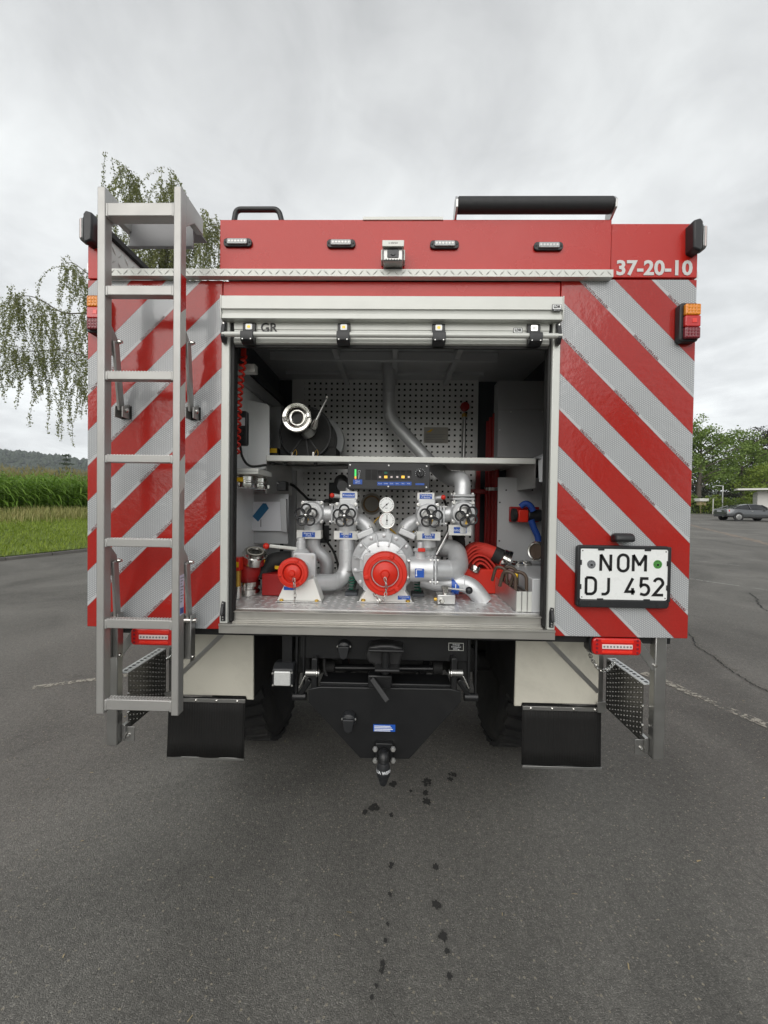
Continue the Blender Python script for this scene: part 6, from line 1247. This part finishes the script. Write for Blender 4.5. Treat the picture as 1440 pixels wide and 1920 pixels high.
# red hose bundle in its red tray
y = 0.40; a, b = at(853,1067,y), at(953,1106,y)
rt = MB().box(a.x,b.x,y,y+0.20,FZ+0.003,a.z).build('hose_tray','red_cap',None,0.004); tag(rt,'red metal tray on the bay floor holding the folded red hose','tray')
hb_ = thing('folded_hose','folded red fire hose with black and chrome coupling lying in the red tray','hose',((a.x+b.x)/2,y+0.1,a.z))
def hloop(x0, x1, top, wid, yy, base, flat=False):
    L0, L1 = at(x0,base,yy), at(x1,base,yy); tz = at((x0+x1)/2,top,yy).z
    pts_ = spline([L0,Vector((L0.x+(L1.x-L0.x)*0.10,yy,L0.z+(tz-L0.z)*0.55)),Vector((L0.x+(L1.x-L0.x)*0.34,yy,tz)),Vector((L0.x+(L1.x-L0.x)*0.62,yy,tz-0.004)),Vector((L0.x+(L1.x-L0.x)*0.88,yy,L0.z+(tz-L0.z)*0.5)),L1],7)
    q = []; n = len(pts_)
    for i, p in enumerate(pts_):
        t_ = (pts_[min(i+1,n-1)]-pts_[max(i-1,0)]).normalized(); nn = Vector((-t_.z,0,t_.x))
        for sy2 in (-wid/2,-wid*0.42,wid*0.42,wid/2): 
            e_ = 0.003 if abs(sy2) == wid/2 else 0.0065
            q.append(p + Vector((0,sy2,0)) + nn*e_)
        for sy2 in (wid/2,wid*0.42,-wid*0.42,-wid/2):
            e_ = 0.003 if abs(sy2) == wid/2 else 0.0065
            q.append(p + Vector((0,sy2,0)) - nn*e_)
    f = [(i*8+k,i*8+(k+1)%8,(i+1)*8+(k+1)%8,(i+1)*8+k) for i in range(n-1) for k in range(8)]
    MB().add(q,f).build('hose_fold','hose_red',hb_)
yy = y+0.07
hloop(853,948,1022,0.11,yy,1070); hloop(857,942,1028,0.115,yy-0.004,1071); hloop(862,935,1034,0.11,yy+0.004,1071); hloop(868,928,1040,0.115,yy-0.002,1071); hloop(876,920,1047,0.11,yy+0.003,1071)
hloop(884,914,1054,0.11,yy,1071)
e0, e1, e2 = at(905,1028,yy-0.03), at(930,1040,yy-0.05), at(953,1050,yy-0.06)
MB().tube([at(893,1027,yy-0.02),at(908,1031,yy-0.03),at(928,1039,yy-0.045)],[0.030,0.036,0.037],18).build('hose_end','hose_red',hb_); MB().tube([at(925,1037.5,yy-0.044),at(943,1046,yy-0.055)],[0.040,0.040],22).build('rubber_cuff','black_rubber',hb_)
d = (at(956,1052,yy-0.062)-at(942,1045.5,yy-0.055)).normalized(); MB().lathe([(0.036,-0.02),(0.046,-0.012),(0.046,0.006),(0.050,0.008),(0.050,0.024),(0.040,0.026),(0.038,0.010)],at(946,1047.5,yy-0.057),d,28).build('coupling','chrome',hb_)
q = at(893,1060,yy-0.06); MB().lathe([(0.026,0),(0.030,0.006),(0.030,0.03)],q,Vector((-0.4,0.1,-1)),20).build('inner_coupling','chrome',hb_)
# three aluminium boxes with bent brown handles at the right
for i in range(3):
    xf = at(968+10.6*i,1150,0.06).x; x0_, x1_ = xf, xf+0.0225; yb0, yb1 = 0.065, 0.40; zt_ = FZ+0.088
    o = thing('ramp_channel',('aluminium channel box with two bent brown handles beside the pipe elbow','middle aluminium channel box without handles between the other two','aluminium channel box with bent brown handles and yellow clip')[i],'channel box',((x0_+x1_)/2,0.2,FZ+0.003),'aluminium channel boxes')
    MB().box(x0_,x0_+0.002,yb0,yb1,FZ+0.003,zt_).build('channel_wall','alu',o); MB().box(x1_-0.002,x1_,yb0,yb1,FZ+0.003,zt_).build('channel_wall','alu',o); MB().box(x0_+0.0022,x1_-0.0022,yb0,yb0+0.003,FZ+0.003,zt_-0.001).build('channel_end','cream_alu',o); MB().box(x0_+0.0022,x1_-0.0022,yb0+0.004,yb1,FZ+0.003,FZ+0.008).build('channel_floor','alu',o)
    if i != 1:
        for yh in (0.11,0.24):
            xm = (x0_+x1_)/2; MB().tube(fillet([(xm,yh,FZ+0.02),(xm,yh+0.005,FZ+0.150),(xm-0.045,yh+0.02,FZ+0.165),(xm-0.055,yh+0.05,FZ+0.09)],0.04,7),0.0075,10).build('handle','brown_handle',o)
        if i == 2: MB().lathe([(0.0095,-0.008),(0.0095,0.008)],(xm-0.042,0.128,FZ+0.142),(0.4,0.2,1),12).build('handle_clip','yellow',o)
# ================================================================== VEGETATION AND BACKGROUND
def leafquad(mb, p, size, r, droop=0.0, asp=0.6):
    a = Vector((r.gauss(0,1), r.gauss(0,1), r.gauss(0,1)-droop)).normalized(); b = a.cross(Vector((r.gauss(0,1), r.gauss(0,1), r.gauss(0,1)))).normalized(); l = a*size; w = b*size*asp*0.5
    mb.v += [tuple(p-l*0.5), tuple(p+w), tuple(p+l*0.5), tuple(p-w)]; k = len(mb.v); mb.f.append((k-4,k-3,k-2,k-1))
def tree(name, label, base, H, spread, m, seed, nleaf=5200, leaf=0.26, trunk_h=0.28, group=None, bark='bark', flat=1.0):
    r = random.Random(seed); base = Vector(base); o = thing(name, label, 'tree', base, group)
    tr = MB(); tr.tube([base+Vector((0,0,-0.2)), base+Vector((r.uniform(-.1,.1),0,H*trunk_h)), base+Vector((r.uniform(-.3,.3),r.uniform(-.3,.3),H*0.7))],[H*0.026,H*0.02,H*0.006],10); clumps = []
    for i in range(26):
        h = H*(trunk_h + (0.93-trunk_h)*(i+r.random())/26); f = (h/H-trunk_h)/(1-trunk_h); rad = spread*(math.sin(math.pi*min(1,0.22+f*0.80))**0.7)*r.uniform(0.65,1.05)
        a = i*2.4 + r.uniform(-.4,.4); s0 = base+Vector((0,0,h*0.82)); e = base+Vector((math.cos(a)*rad, math.sin(a)*rad*flat, h+r.uniform(0,0.06)*H)); mid = s0.lerp(e,0.5)+Vector((0,0,H*0.03))
        tr.tube([s0,mid,e],[H*0.008,H*0.005,H*0.0015],6)
        for k in range(5): q = s0.lerp(e, r.uniform(0.35,1.0)); clumps.append((q+Vector((r.gauss(0,.5),r.gauss(0,.5),r.gauss(0,.4)))*spread*0.16, spread*r.uniform(0.13,0.26)))
    clumps.append((base+Vector((0,0,H*0.96)), spread*0.22))
    tr.build('trunk', bark, o); lv = MB()
    for i in range(nleaf):
        c, rr = clumps[r.randrange(len(clumps))]; d = Vector((r.gauss(0,1),r.gauss(0,1),r.gauss(0,1))).normalized()*rr*(r.random()**0.45); d.z *= 0.62
        leafquad(lv, c+d, leaf*r.uniform(0.6,1.3), r)
    tag(lv.build('crown', m, o, smooth=False), kind='stuff'); return o
# --- weeping birch behind the left corner of the truck
rb_ = random.Random(21); BD = 11.6
bb = at(300, 900, BD); bb.z = ground_h(bb.x, BD)
BT = thing('birch_tree', 'tall weeping birch with hanging leafy strands behind the ladder side of the truck', 'tree', bb)
tr = MB(); tr.tube([bb+Vector((0,0,-0.2)), bb+Vector((0.1,0,3)), bb+Vector((-0.1,0.2,7)), bb+Vector((0.2,0,10.8))],[0.24,0.19,0.12,0.03],12); tr.build('trunk','birch_bark',BT)
tw = MB(); lv = MB()
def strand(p, L, dens=1.0):
    pts = [p]; n = max(3,int(L/0.16)); q = Vector(p); dx = rb_.gauss(0,.07); dy_ = rb_.gauss(0,.07)
    for i in range(n): f = i/n; q = q + Vector((dx*(1-f)+rb_.gauss(0,.016), dy_*(1-f)+rb_.gauss(0,.016), -L/n*(0.75+0.5*f))); pts.append(q)
    tw.tube(pts, 0.0035, 4, caps=False)
    for i in range(int(L*66*dens)):
        t_ = rb_.random()**0.8*(len(pts)-1); k = min(int(t_),len(pts)-2); c = pts[k].lerp(pts[k+1],t_-k)+Vector((rb_.gauss(0,.030),rb_.gauss(0,.030),rb_.gauss(0,.02)))
        leafquad(lv, c, rb_.uniform(0.038,0.068), rb_, 0.9, 0.75)
def limb(pts, rs, nst, Lf, dens=1.0):
    P_ = spline(pts, 8); n = len(P_); tw.tube(P_, [0.6*(rs[0]+(rs[1]-rs[0])*(i/(n-1))**0.6) for i in range(n)], 7)
    for i in range(int(nst*1.9)):
        t_ = rb_.random()*(n-1); k = min(int(t_),n-2); f = t_/(n-1); p = P_[k].lerp(P_[k+1],t_-k)
        strand(p+Vector((rb_.gauss(0,.10),rb_.gauss(0,.35),rb_.gauss(0,.06))), Lf(f)*rb_.uniform(0.35,1.0), dens)
tk = lambda h: bb+Vector((0,0,h))
A_ = lambda px,py: at(px,py,BD+rb_.uniform(-.5,.5))
limb([tk(5.6), A_(215,600), A_(163,588), A_(118,586), A_(72,560), A_(40,556), A_(30,575)],[0.07,0.012],62,lambda f: 3.3-0.9*f,1.1)
limb([tk(4.6), A_(215,668), A_(163,668), A_(114,656), A_(69,659), A_(25,661), A_(-30,678)],[0.06,0.010],44,lambda f: 2.9-1.7*f,1.1)
limb([tk(7.2), A_(200,540), A_(158,508), A_(136,493), A_(118,496)],[0.05,0.010],26,lambda f: 2.3-0.6*f,1.2)
limb([tk(3.9), A_(230,700), A_(175,700), A_(145,712), A_(128,730)],[0.06,0.012],26,lambda f: 2.0)
limb([A_(69,659), A_(30,650), A_(-20,640), A_(-60,660)],[0.02,0.008],14,lambda f: 1.9)
limb([tk(9.2), A_(268,420), A_(252,350), A_(246,320), A_(240,330)],[0.05,0.008],34,lambda f: 2.1,1.3)
limb([tk(9.6), A_(312,380), A_(320,348), A_(333,338)],[0.04,0.008],22,lambda f: 1.9,1.3)
limb([tk(8.6), A_(350,440), A_(385,425), A_(408,422), A_(430,440)],[0.05,0.010],34,lambda f: 2.2,1.3)
limb([tk(8.2), A_(260,470), A_(228,440), A_(214,455)],[0.04,0.010],18,lambda f: 2.0,1.2)
limb([tk(8.9), A_(300,420), A_(285,400), A_(268,405)],[0.04,0.010],30,lambda f: 2.3,1.3)
limb([tk(8.7), A_(330,430), A_(345,420), A_(362,430)],[0.04,0.010],26,lambda f: 2.2,1.3)
for i in range(16):
    h = rb_.uniform(4,7.8); a = rb_.uniform(0,6.28); ln = rb_.uniform(1.8,3.6); s0 = tk(h)
    e = s0+Vector((abs(math.cos(a))*ln*0.7, math.sin(a)*ln, rb_.uniform(0.0,0.6)))
    limb([s0, s0.lerp(e,0.5)+Vector((0,0,0.6)), e],[0.05,0.01],16,lambda f: 2.4)
tag(tw.build('twigs','bark',BT), kind='stuff'); tag(lv.build('crown','birch_leaf',BT,smooth=False), kind='stuff')
# --- maize field on the left
r = random.Random(33); mb = MB(); tas = MB()
def corn(x, y, z, h):
    mb.tube([(x,y,z),(x+r.gauss(0,.02),y,z+h*0.95)],[0.014,0.007],4,caps=False)
    nl = 11
    for i in range(nl):
        z0 = z + h*(0.10+0.82*i/nl); a = (i % 2)*math.pi + r.gauss(0,.6) ; L_ = h*0.30*(1.25-abs(i/nl-0.45))*r.uniform(.8,1.2); w = 0.045*r.uniform(.8,1.2); d = Vector((math.cos(a),math.sin(a),0)); s_ = Vector((-d.y,d.x,0)); q = []
        up = r.uniform(0.5,1.0)
        for k in range(4):
            t_ = k/3; c = Vector((x,y,z0)) + d*L_*t_ + Vector((0,0,L_*(up*t_-(up+0.35)*t_*t_))); ww = w*(1-0.85*t_*t_); q += [c+s_*ww, c-s_*ww]
        mb.add(q,[(0,1,3,2),(2,3,5,4),(4,5,7,6)])
    t0 = Vector((x,y,z+h*0.93))
    for k in range(5): a = r.uniform(0,6.3); e = t0+Vector((math.cos(a)*0.09,math.sin(a)*0.09,r.uniform(0.12,0.26))); s_ = Vector((0.010,0.006,0)); tas.add([t0-s_,t0+s_,e+s_*0.4,e-s_*0.4],[(0,1,2,3)])
for row in range(11):
    s_ = 8.4 + row*0.62
    n = int((34 if row < 6 else 34)/0.17)
    for k in range(n):
        a = -6 + k*0.17 + r.gauss(0,.03); p = K0 + KU*a + KN*(s_ + r.gauss(0,.05))
        if p.y < 4: continue
        corn(p.x, p.y, ground_h(p.x,p.y)-0.02, r.uniform(1.66,2.08)*(0.97+0.05*math.sin(a*1.3+row)))
mz = tag(mb.build('maize_field','corn_leaf',smooth=False),'dense green maize field with tall leafy stalks beyond the verge','maize field',kind='stuff')
tag(tas.build('tassels','corn_tassel',mz,smooth=False), kind='stuff')
mb = MB()                                                    # the rest of the field, seen only as its top
for i in range(9000):
    a = r.uniform(-10,70); s_ = r.uniform(15,60); p = K0+KU*a+KN*s_; z = ground_h(p.x,p.y)+r.uniform(1.4,1.9)
    leafquad(mb, Vector((p.x,p.y,z)), r.uniform(.5,.9), r, 0, 0.18)
tag(mb.build('far_maize','corn_leaf',mz,smooth=False), kind='stuff')
# --- verge: mown grass, then tall pale weeds along the maize
def blade(mb, p, h, w, lean):
    a = r.uniform(0,6.3); d = Vector((math.cos(a),math.sin(a),0)); s_ = Vector((-d.y,d.x,0))*w; mid = p+d*h*lean*0.35+Vector((0,0,h*0.6)); tip = p+d*h*lean+Vector((0,0,h)); mb.add([p-s_,p+s_,mid+s_*0.7,mid-s_*0.7,tip],[(0,1,2,3),(3,2,4)])
mb = MB()
for i in range(52000):
    a = r.uniform(-6,14); s_ = 0.1 + r.random()*6.6; p = K0+KU*a+KN*s_; blade(mb, Vector((p.x,p.y,ground_h(p.x,p.y)-0.01)), r.uniform(.05,.15), r.uniform(.006,.012), r.uniform(.3,1.4))
tag(mb.build('verge_grass','grass_leaf',smooth=False),'short mown green grass on the verge behind the kerb','grass',kind='stuff')
mb = MB()
for i in range(15000):
    a = r.uniform(-6,14); s_ = r.gauss(6.9,.75); cl = 0.5+0.5*math.sin(a*1.7+math.sin(a*0.6)*2); 
    if s_ > 8.4 or s_ < 5.2: continue
    p = K0+KU*a+KN*s_; blade(mb, Vector((p.x,p.y,ground_h(p.x,p.y)-0.01)), r.uniform(.12,.40)*(0.6+0.6*cl), r.uniform(.008,.018), r.uniform(.1,.7))
tag(mb.build('tall_weeds','weed_leaf',smooth=False),'pale tall weeds and dry grass in front of the maize','weeds',kind='stuff')
# --- far wooded hill, tree line and a lone pine
def hill_h(x, y):
    a = math.atan2(x, y); f = max(0.0, min(1.0,(y-700)/900.0)); prof = max(60, min(300, 188-280*(a+0.78))); return 1.0 + prof*f*f*(3-2*f) + 4*math.sin(x*0.013)*f + 3*math.sin(x*0.031+y*0.01)*f
xs_ = span(-3200,2200,60); ys_ = span(700,1900,60)
tag(grid(xs_,ys_,hill_h).build('hill','hill_ground'), kind='structure')
r = random.Random(44); mb = MB()
ico = []
for i in range(5200):
    y = r.uniform(760,1640); x = y*r.uniform(-1.6,0.2) if i % 5 else y*r.uniform(0.2,1.3); R_ = r.uniform(5,11); c = Vector((x,y,hill_h(x,y)+R_*0.5)); n1_ = 7
    vs_ = [c+Vector((0,0,R_*r.uniform(.9,1.6)))]; fs_ = []
    for lay, (rr, zz_) in enumerate(((0.75,0.5),(1.0,-0.1),(0.7,-0.8))):
        for k in range(n1_): a = 2*math.pi*(k+0.5*lay)/n1_; q_ = r.uniform(.75,1.2); vs_.append(c+Vector((math.cos(a)*R_*rr*q_,math.sin(a)*R_*rr*q_,zz_*R_+r.gauss(0,.12)*R_)))
    fs_ += [(0,1+k,1+(k+1)%n1_) for k in range(n1_)]
    for lay in range(2): fs_ += [(1+lay*n1_+k,1+(lay+1)*n1_+k,1+(lay+1)*n1_+(k+1)%n1_,1+lay*n1_+(k+1)%n1_) for k in range(n1_)]
    mb.add(vs_,fs_)
tag(mb.build('hill_forest','forest_leaf',smooth=False),'dark hazy forest covering the distant hill beyond the maize','forest',kind='stuff')
mb = MB()
for i in range(420):
    d = r.uniform(330,420); x = -d*r.uniform(0.45,1.35); H_ = r.uniform(6,12); c = Vector((x,d,1.0))
    for k in range(26):
        h = r.random(); leafquad(mb, c+Vector((r.gauss(0,H_*.22),r.gauss(0,H_*.22),h*H_)), H_*0.28, r, 0, 0.8)
tag(mb.build('far_tree_line','forest_leaf',smooth=False),'row of dark far trees at the foot of the hill','tree line',kind='stuff')
pb_ = at(124,880,300); pb_.z = 1.0; PT = thing('pine_tree','lone dark pine standing above the far tree line','tree',pb_)
ph_ = at(124,846,300).z-1.0; MB().tube([pb_,pb_+Vector((0,0,ph_*0.95))],[0.5,0.12],6).build('trunk','bark',PT); lv = MB()
for i in range(700):
    h = r.random(); rad = (1-h)*0.22+0.06; a = r.uniform(0,6.3); lay = math.floor(h*9)/9; q_ = rad*(0.5+0.5*r.random())*ph_*(0.6+0.5*math.sin(h*30)); leafquad(lv, pb_+Vector((math.cos(a)*q_,math.sin(a)*q_,ph_*(0.25+0.75*lay)+r.gauss(0,.4))), 1.6, r, 0, 0.6)
tag(lv.build('crown','forest_leaf',PT,smooth=False), kind='stuff')
# --- right side: trees, shrubs, shed, car
def gat(px, y): p = at(px, 950, y); p.z = ground_h(p.x, y); return p
tree('maple_tree','tall light green tree with airy crown nearest the truck edge',gat(1310,52),12.9,5.2,'maple_leaf',51,8200,0.30)
tree('maple_tree','broad mid green tree behind the grey car',gat(1392,56),11.8,5.0,'maple_leaf',52,8200,0.30)
tree('beech_tree','dark purple-brown tree behind the white shed',gat(1440,66),14.2,6.2,'dark_leaf',53,8200,0.36)
tree('maple_tree','low yellow-green tree beside the shed roof',gat(1432,50),6.4,3.6,'shrub_leaf',54,4200,0.26,0.22)
tree('beech_tree','dark leafy tree in the gap behind the airy tree',gat(1345,70),8.5,7,'dark_leaf',55,5200,0.4,0.1)
tree('maple_tree','green tree hidden mostly behind the right truck edge',gat(1255,54),11.6,5.0,'maple_leaf',56,5200,0.30)
tree('maple_tree','green tree beyond the shed',gat(1545,54),11.0,5.2,'maple_leaf',57,5200,0.30)
# trees standing behind the photographer; the glossy panels mirror them
for i, (x, y, h) in enumerate(((-19,-27,10.5),(-12,-30,11.5),(-5,-31,9.5),(9,-31,11.0),(17,-28,10.0),(27,-26,12.0),(-29,-22,11.5))):
    tree('lime_tree',('lime tree opposite the ladder side of the truck','lime tree opposite the truck left of the gap','low lime tree in the row facing the truck','lime tree in the row facing the number plate','round lime tree in the row facing the truck','tall lime tree at the end of the row facing the truck','broad lime tree at the far end of the row facing the ladder')[i],(x,y,0),h,4.6,'maple_leaf',80+i,2600,0.5,0.18,group='trees facing the rear of the truck')
def shrub(px, y, w, h, m, label, seed):
    rs = random.Random(seed); b_ = gat(px,y); o = thing('shrub',label,'shrub',b_,'shrubs along the lot edge'); st = MB(); lv = MB()
    for k in range(7): a = rs.uniform(0,6.3); st.tube([b_,b_+Vector((math.cos(a)*w*.25,math.sin(a)*w*.25,h*.6))],[0.03,0.01],5)
    for i in range(1500): a = rs.uniform(0,6.3); q_ = math.sqrt(rs.random())*w/2; hh_ = h*(rs.random()**0.7)*(1-0.5*(2*q_/w)**2); leafquad(lv, b_+Vector((math.cos(a)*q_,math.sin(a)*q_*.7,hh_)), rs.uniform(.14,.26), rs)
    st.build('stem','bark',o); tag(lv.build('foliage',m,o,smooth=False), kind='stuff')
shrub(1339,48.6,4.2,2.4,'shrub_leaf','bright yellow-green shrub next to the lamp post',61); shrub(1366,49,4.6,2.1,'maple_leaf','mid green shrub behind the boot of the grey car',62); shrub(1398,49.4,4.4,2.3,'shrub_leaf','yellow-green shrub in front of the shed wall',63); shrub(1318,50,3.0,2.2,'dark_leaf','dark shrub beside the small wooden box',64); shrub(1290,50,4,2.6,'maple_leaf','green shrub behind the truck edge',65)
b_ = gat(1354.5,47.5); LP_ = thing('lamp_post','pale lamp post with a short arm among the shrubs','lamp post',b_); MB().cyl(b_,b_+Vector((0,0,3.4)),0.07,10).build('post','alu',LP_); MB().bar(b_+Vector((0.05,0,3.4)),b_+Vector((-0.85,0,3.45)),0.10,0.08).build('arm','alu',LP_,0.01)
b_ = gat(1337,47); b_.x -= 0; MB_ = MB().cyl(b_,b_+Vector((0,0,1.9)),0.05,8).build('marker_post','shed_wall'); tag(MB_,'thin white marker post in front of the shrubs','post')
b_ = gat(1314.5,48.5); nb = thing('bird_table','small wooden box with flat pale roof on a post','bird table',b_); MB().cyl(b_,b_+Vector((0,0,1.0)),0.09,8).build('post','wood_pale',nb); MB().box(b_.x-.38,b_.x+.38,b_.y-.3,b_.y+.3,b_.z+1.0,b_.z+1.5).build('box','wood_pale',nb,0.01); MB().box(b_.x-.55,b_.x+.55,b_.y-.5,b_.y+.5,b_.z+1.5,b_.z+1.85).build('roof','shed_wall',nb,0.02)
fn = thing('wire_fence','low dark wire fence along the far lot edge','fence',gat(1318,48.2))
for k in range(8): p = gat(1300+5*k,48.2); MB().cyl(p,p+Vector((0,0,0.85)),0.025,6).build('fence_post','black_coupling',fn)
a, b = gat(1300,48.2), gat(1335,48.2)
for h in (0.35,0.8): MB().tube([a+Vector((0,0,h)),b+Vector((0,0,h))],0.012,5).build('fence_wire','black_coupling',fn)
# white shed with overhanging flat roof
sb = gat(1420,41); SD = thing('white_shed','white shed with dark overhanging flat roof and blue door beside the car','shed',sb); SD.rotation_euler = (0,0,RAD(-38))
def shed(mb, name, m, parent=None, bev=0.0):
    me = bpy.data.meshes.new(name); me.from_pydata(mb.v,[],mb.f); me.update(); me.materials.append(MATS[m]); ob = bpy.data.objects.new(name,me); col.objects.link(ob); ob.parent = parent or SD; return ob
shed(MB().box(0,9,0,6,-0.3,2.75),'wall','shed_wall')
shed(MB().prismx([(-1.4,2.85),(-1.4,2.97),(6.5,3.2),(6.5,3.05)],-1.6,9.6),'roof','shed_roof'); shed(MB().prismx([(-1.46,2.82),(-1.46,3.0),(-1.405,3.0),(-1.405,2.82)],-1.62,9.6),'fascia','shed_wall'); shed(MB().prismx([(-1.4,2.83),(-1.4,3.0),(6.5,3.24),(6.5,3.05)],-1.66,-1.605),'fascia','shed_wall')
for k, xx in enumerate((1.15,2.3,5.6)):
    d_ = shed(MB().box(xx,xx+0.95,-0.05,-0.005,-0.1,2.25),'door','cream_alu' if k == 0 else 'shed_blue'); shed(MB().box(xx+0.82,xx+0.88,-0.09,-0.051,0.95,1.15),'handle','chrome',d_)
w_ = shed(MB().box(3.7,5.0,-0.03,-0.005,1.1,2.1),'window','glass_dark'); shed(MB().box(3.62,5.08,-0.08,-0.031,1.02,1.1),'sill','shed_wall',w_)
# --- grey coupe
def car(cx, cy, ang):
    o = thing('parked_car','metallic grey two-door coupe parked on the lot near the white shed','car',(cx,cy,lot_h(cx,cy)))
    o.rotation_euler = (math.atan(0.0),0,ang); Lc, Wc = 4.6, 1.78
    def put_local(mb, name, m, parent=o, bev=0):
        me = bpy.data.meshes.new(name); me.from_pydata(mb.v,[],mb.f); me.shade_smooth(); me.set_sharp_from_angle(angle=RAD(42)); me.materials.append(MATS[m]); ob = bpy.data.objects.new(name,me); col.objects.link(ob); ob.parent = parent
        if bev: b2 = ob.modifiers.new('bevel','BEVEL'); b2.width = bev; b2.segments = 3; b2.limit_method = 'ANGLE'
        return ob
    # body: stations along x (rear -2.3 .. front 2.3): (x, half width, z low, z shoulder, z deck)
    S_ = [(-2.30,0.62,0.42,0.72,0.88),(-2.24,0.80,0.34,0.80,0.98),(-2.0,0.86,0.30,0.84,1.03),(-1.5,0.89,0.30,0.86,1.02),(-0.9,0.885,0.24,0.84,0.98),(0.0,0.88,0.22,0.82,0.95),(0.8,0.885,0.24,0.80,0.93),(1.4,0.88,0.28,0.76,0.88),(1.9,0.84,0.28,0.70,0.79),(2.18,0.74,0.32,0.62,0.70),(2.30,0.55,0.40,0.55,0.60)]
    mb = MB(); q = []
    for x,w,zl,zs,zd in S_:
        prof = [(w*0.86,zl),(w*0.985,zl+0.08),(w,(zl+zs)/2),(w*0.985,zs),(w*0.92,zd-0.02),(w*0.75,zd),(0,zd+0.015)]
        ring_ = [(x,-a_,b2) for a_,b2 in prof] + [(x,a_,b2) for a_,b2 in prof[-2::-1]]; q += ring_
    n = len(ring_); f = [(i*n+k,i*n+k+1,(i+1)*n+k+1,(i+1)*n+k) for i in range(len(S_)-1) for k in range(n-1)]; f += [tuple(range(n)), tuple(range((len(S_)-1)*n,len(S_)*n))[::-1]] + [(i*n,(i+1)*n,(i+1)*n+n-1,i*n+n-1) for i in range(len(S_)-1)]
    bd = put_local(mb.add(q,f),'body','car_paint')
    # greenhouse: glass hull with painted roof above
    GH = [(-1.75,0.70,1.02,1.03),(-1.15,0.67,1.00,1.26),(-0.55,0.63,0.98,1.385),(0.05,0.62,0.96,1.40),(0.5,0.63,0.95,1.33),(1.15,0.70,0.93,0.94)]; q = []
    for x,w,z0,z1 in GH: q += [(x,-w-0.13*min(1,(z1-z0)*3),z0),(x,-w,z1),(x,w,z1),(x,w+0.13*min(1,(z1-z0)*3),z0)]
    f = [(i*4+k,i*4+k+1,(i+1)*4+k+1,(i+1)*4+k) for i in range(5) for k in range(3)]
    put_local(MB().add(q,f),'windows','glass_dark')
    R_ = [(-1.16,0.665,1.268),(-0.55,0.635,1.398),(0.05,0.625,1.412),(0.52,0.635,1.338)]; q = []
    for x,w,z1 in R_: q += [(x,-w-0.012,z1-0.03),(x,-w*0.9,z1+0.004),(x,0,z1+0.022),(x,w*0.9,z1+0.004),(x,w+0.012,z1-0.03)]
    put_local(MB().add(q,[(i*5+k,i*5+k+1,(i+1)*5+k+1,(i+1)*5+k) for i in range(3) for k in range(4)]),'roof','car_paint')
    for sg in (-1,1):
        for pts_ in ([(-1.78,.84,1.02),(-1.15,.685,1.27)],[(0.52,.65,1.34),(1.18,.81,0.93)],[(-0.42,.80,0.98),(-0.52,.65,1.385)]): mb2 = MB().tube([(a_,sg*b2,c_) for a_,b2,c_ in pts_],0.035,6); put_local(mb2,'pillar','car_paint')
        for xw in (-1.38,1.38):
            W = put_local(MB().lathe([(0.19,-0.09),(0.24,-0.10),(0.315,-0.10),(0.325,-0.07),(0.325,0.07),(0.315,0.10),(0.24,0.10),(0.19,0.09)],(xw,sg*0.80,0.325),(0,1,0),28),'wheel','tyre')
            mb2 = MB().lathe([(0.205,0.0),(0.225,0.015),(0.205,0.02)],(xw,sg*0.895,0.325),(0,sg,0),24)
            for k in range(5): a_ = RAD(72*k+10); mb2.bar((xw,sg*0.905,0.325),(xw+math.cos(a_)*0.2,sg*0.905,0.325+math.sin(a_)*0.2),0.05,0.02,(0,1,0))
            put_local(mb2,'rim','steel',W); put_local(MB().lathe([(0.385,0),(0.385,0.012),(0.32,0.013)],(xw,sg*0.884,0.335),(0,sg,0),28),'wheel_arch','black_plastic')
        put_local(MB().add([(-2.262,sg*0.38,0.74),(-2.235,sg*0.70,0.74),(-2.08,sg*0.862,0.78),(-2.06,sg*0.852,0.90),(-2.20,sg*0.72,0.93),(-2.258,sg*0.40,0.88)],[(0,1,4,5),(1,2,3,4)]),'tail_light','lens_red_bright')
        put_local(MB().obox((0.72,sg*0.98,0.98),(0.12,0.20,0.13)),'mirror','car_paint',o,0.03)
        put_local(MB().obox((-0.35,sg*0.89,0.82),(0.16,0.02,0.03)),'door_handle','chrome')
    put_local(MB().obox((-2.31,0,0.80),(0.02,0.50,0.11)),'plate','grey_box'); put_local(MB().obox((-2.26,0,0.40),(0.12,1.3,0.10)),'bumper_insert','black_plastic',o,0.03)
    for sg in (-1,1): put_local(MB().cyl((-2.3,sg*0.5,0.34),(-2.36,sg*0.5,0.34),0.045,12),'exhaust','chrome')
    return o
cl_ = gat(1343,32.6); car(cl_.x+3.0, 33.0, RAD(-4))
# --- thin summer haze
hz_ = MB().box(-3500,2600,-60,1960,-1.2,345).build('haze',None,smooth=False); tag(hz_,'thin pale haze over the whole valley','haze',kind='stuff')
m = bpy.data.materials.new('haze_air'); m.use_nodes = True; t = m.node_tree; t.nodes.clear(); o_ = t.nodes.new('ShaderNodeOutputMaterial'); pv = t.nodes.new('ShaderNodeVolumePrincipled')
pv.inputs['Color'].default_value = (0.88,0.93,1.0,1); pv.inputs['Density'].default_value = 0.00015; pv.inputs['Anisotropy'].default_value = 0.2; t.links.new(pv.outputs[0],o_.inputs['Volume']); hz_.data.materials.append(m)
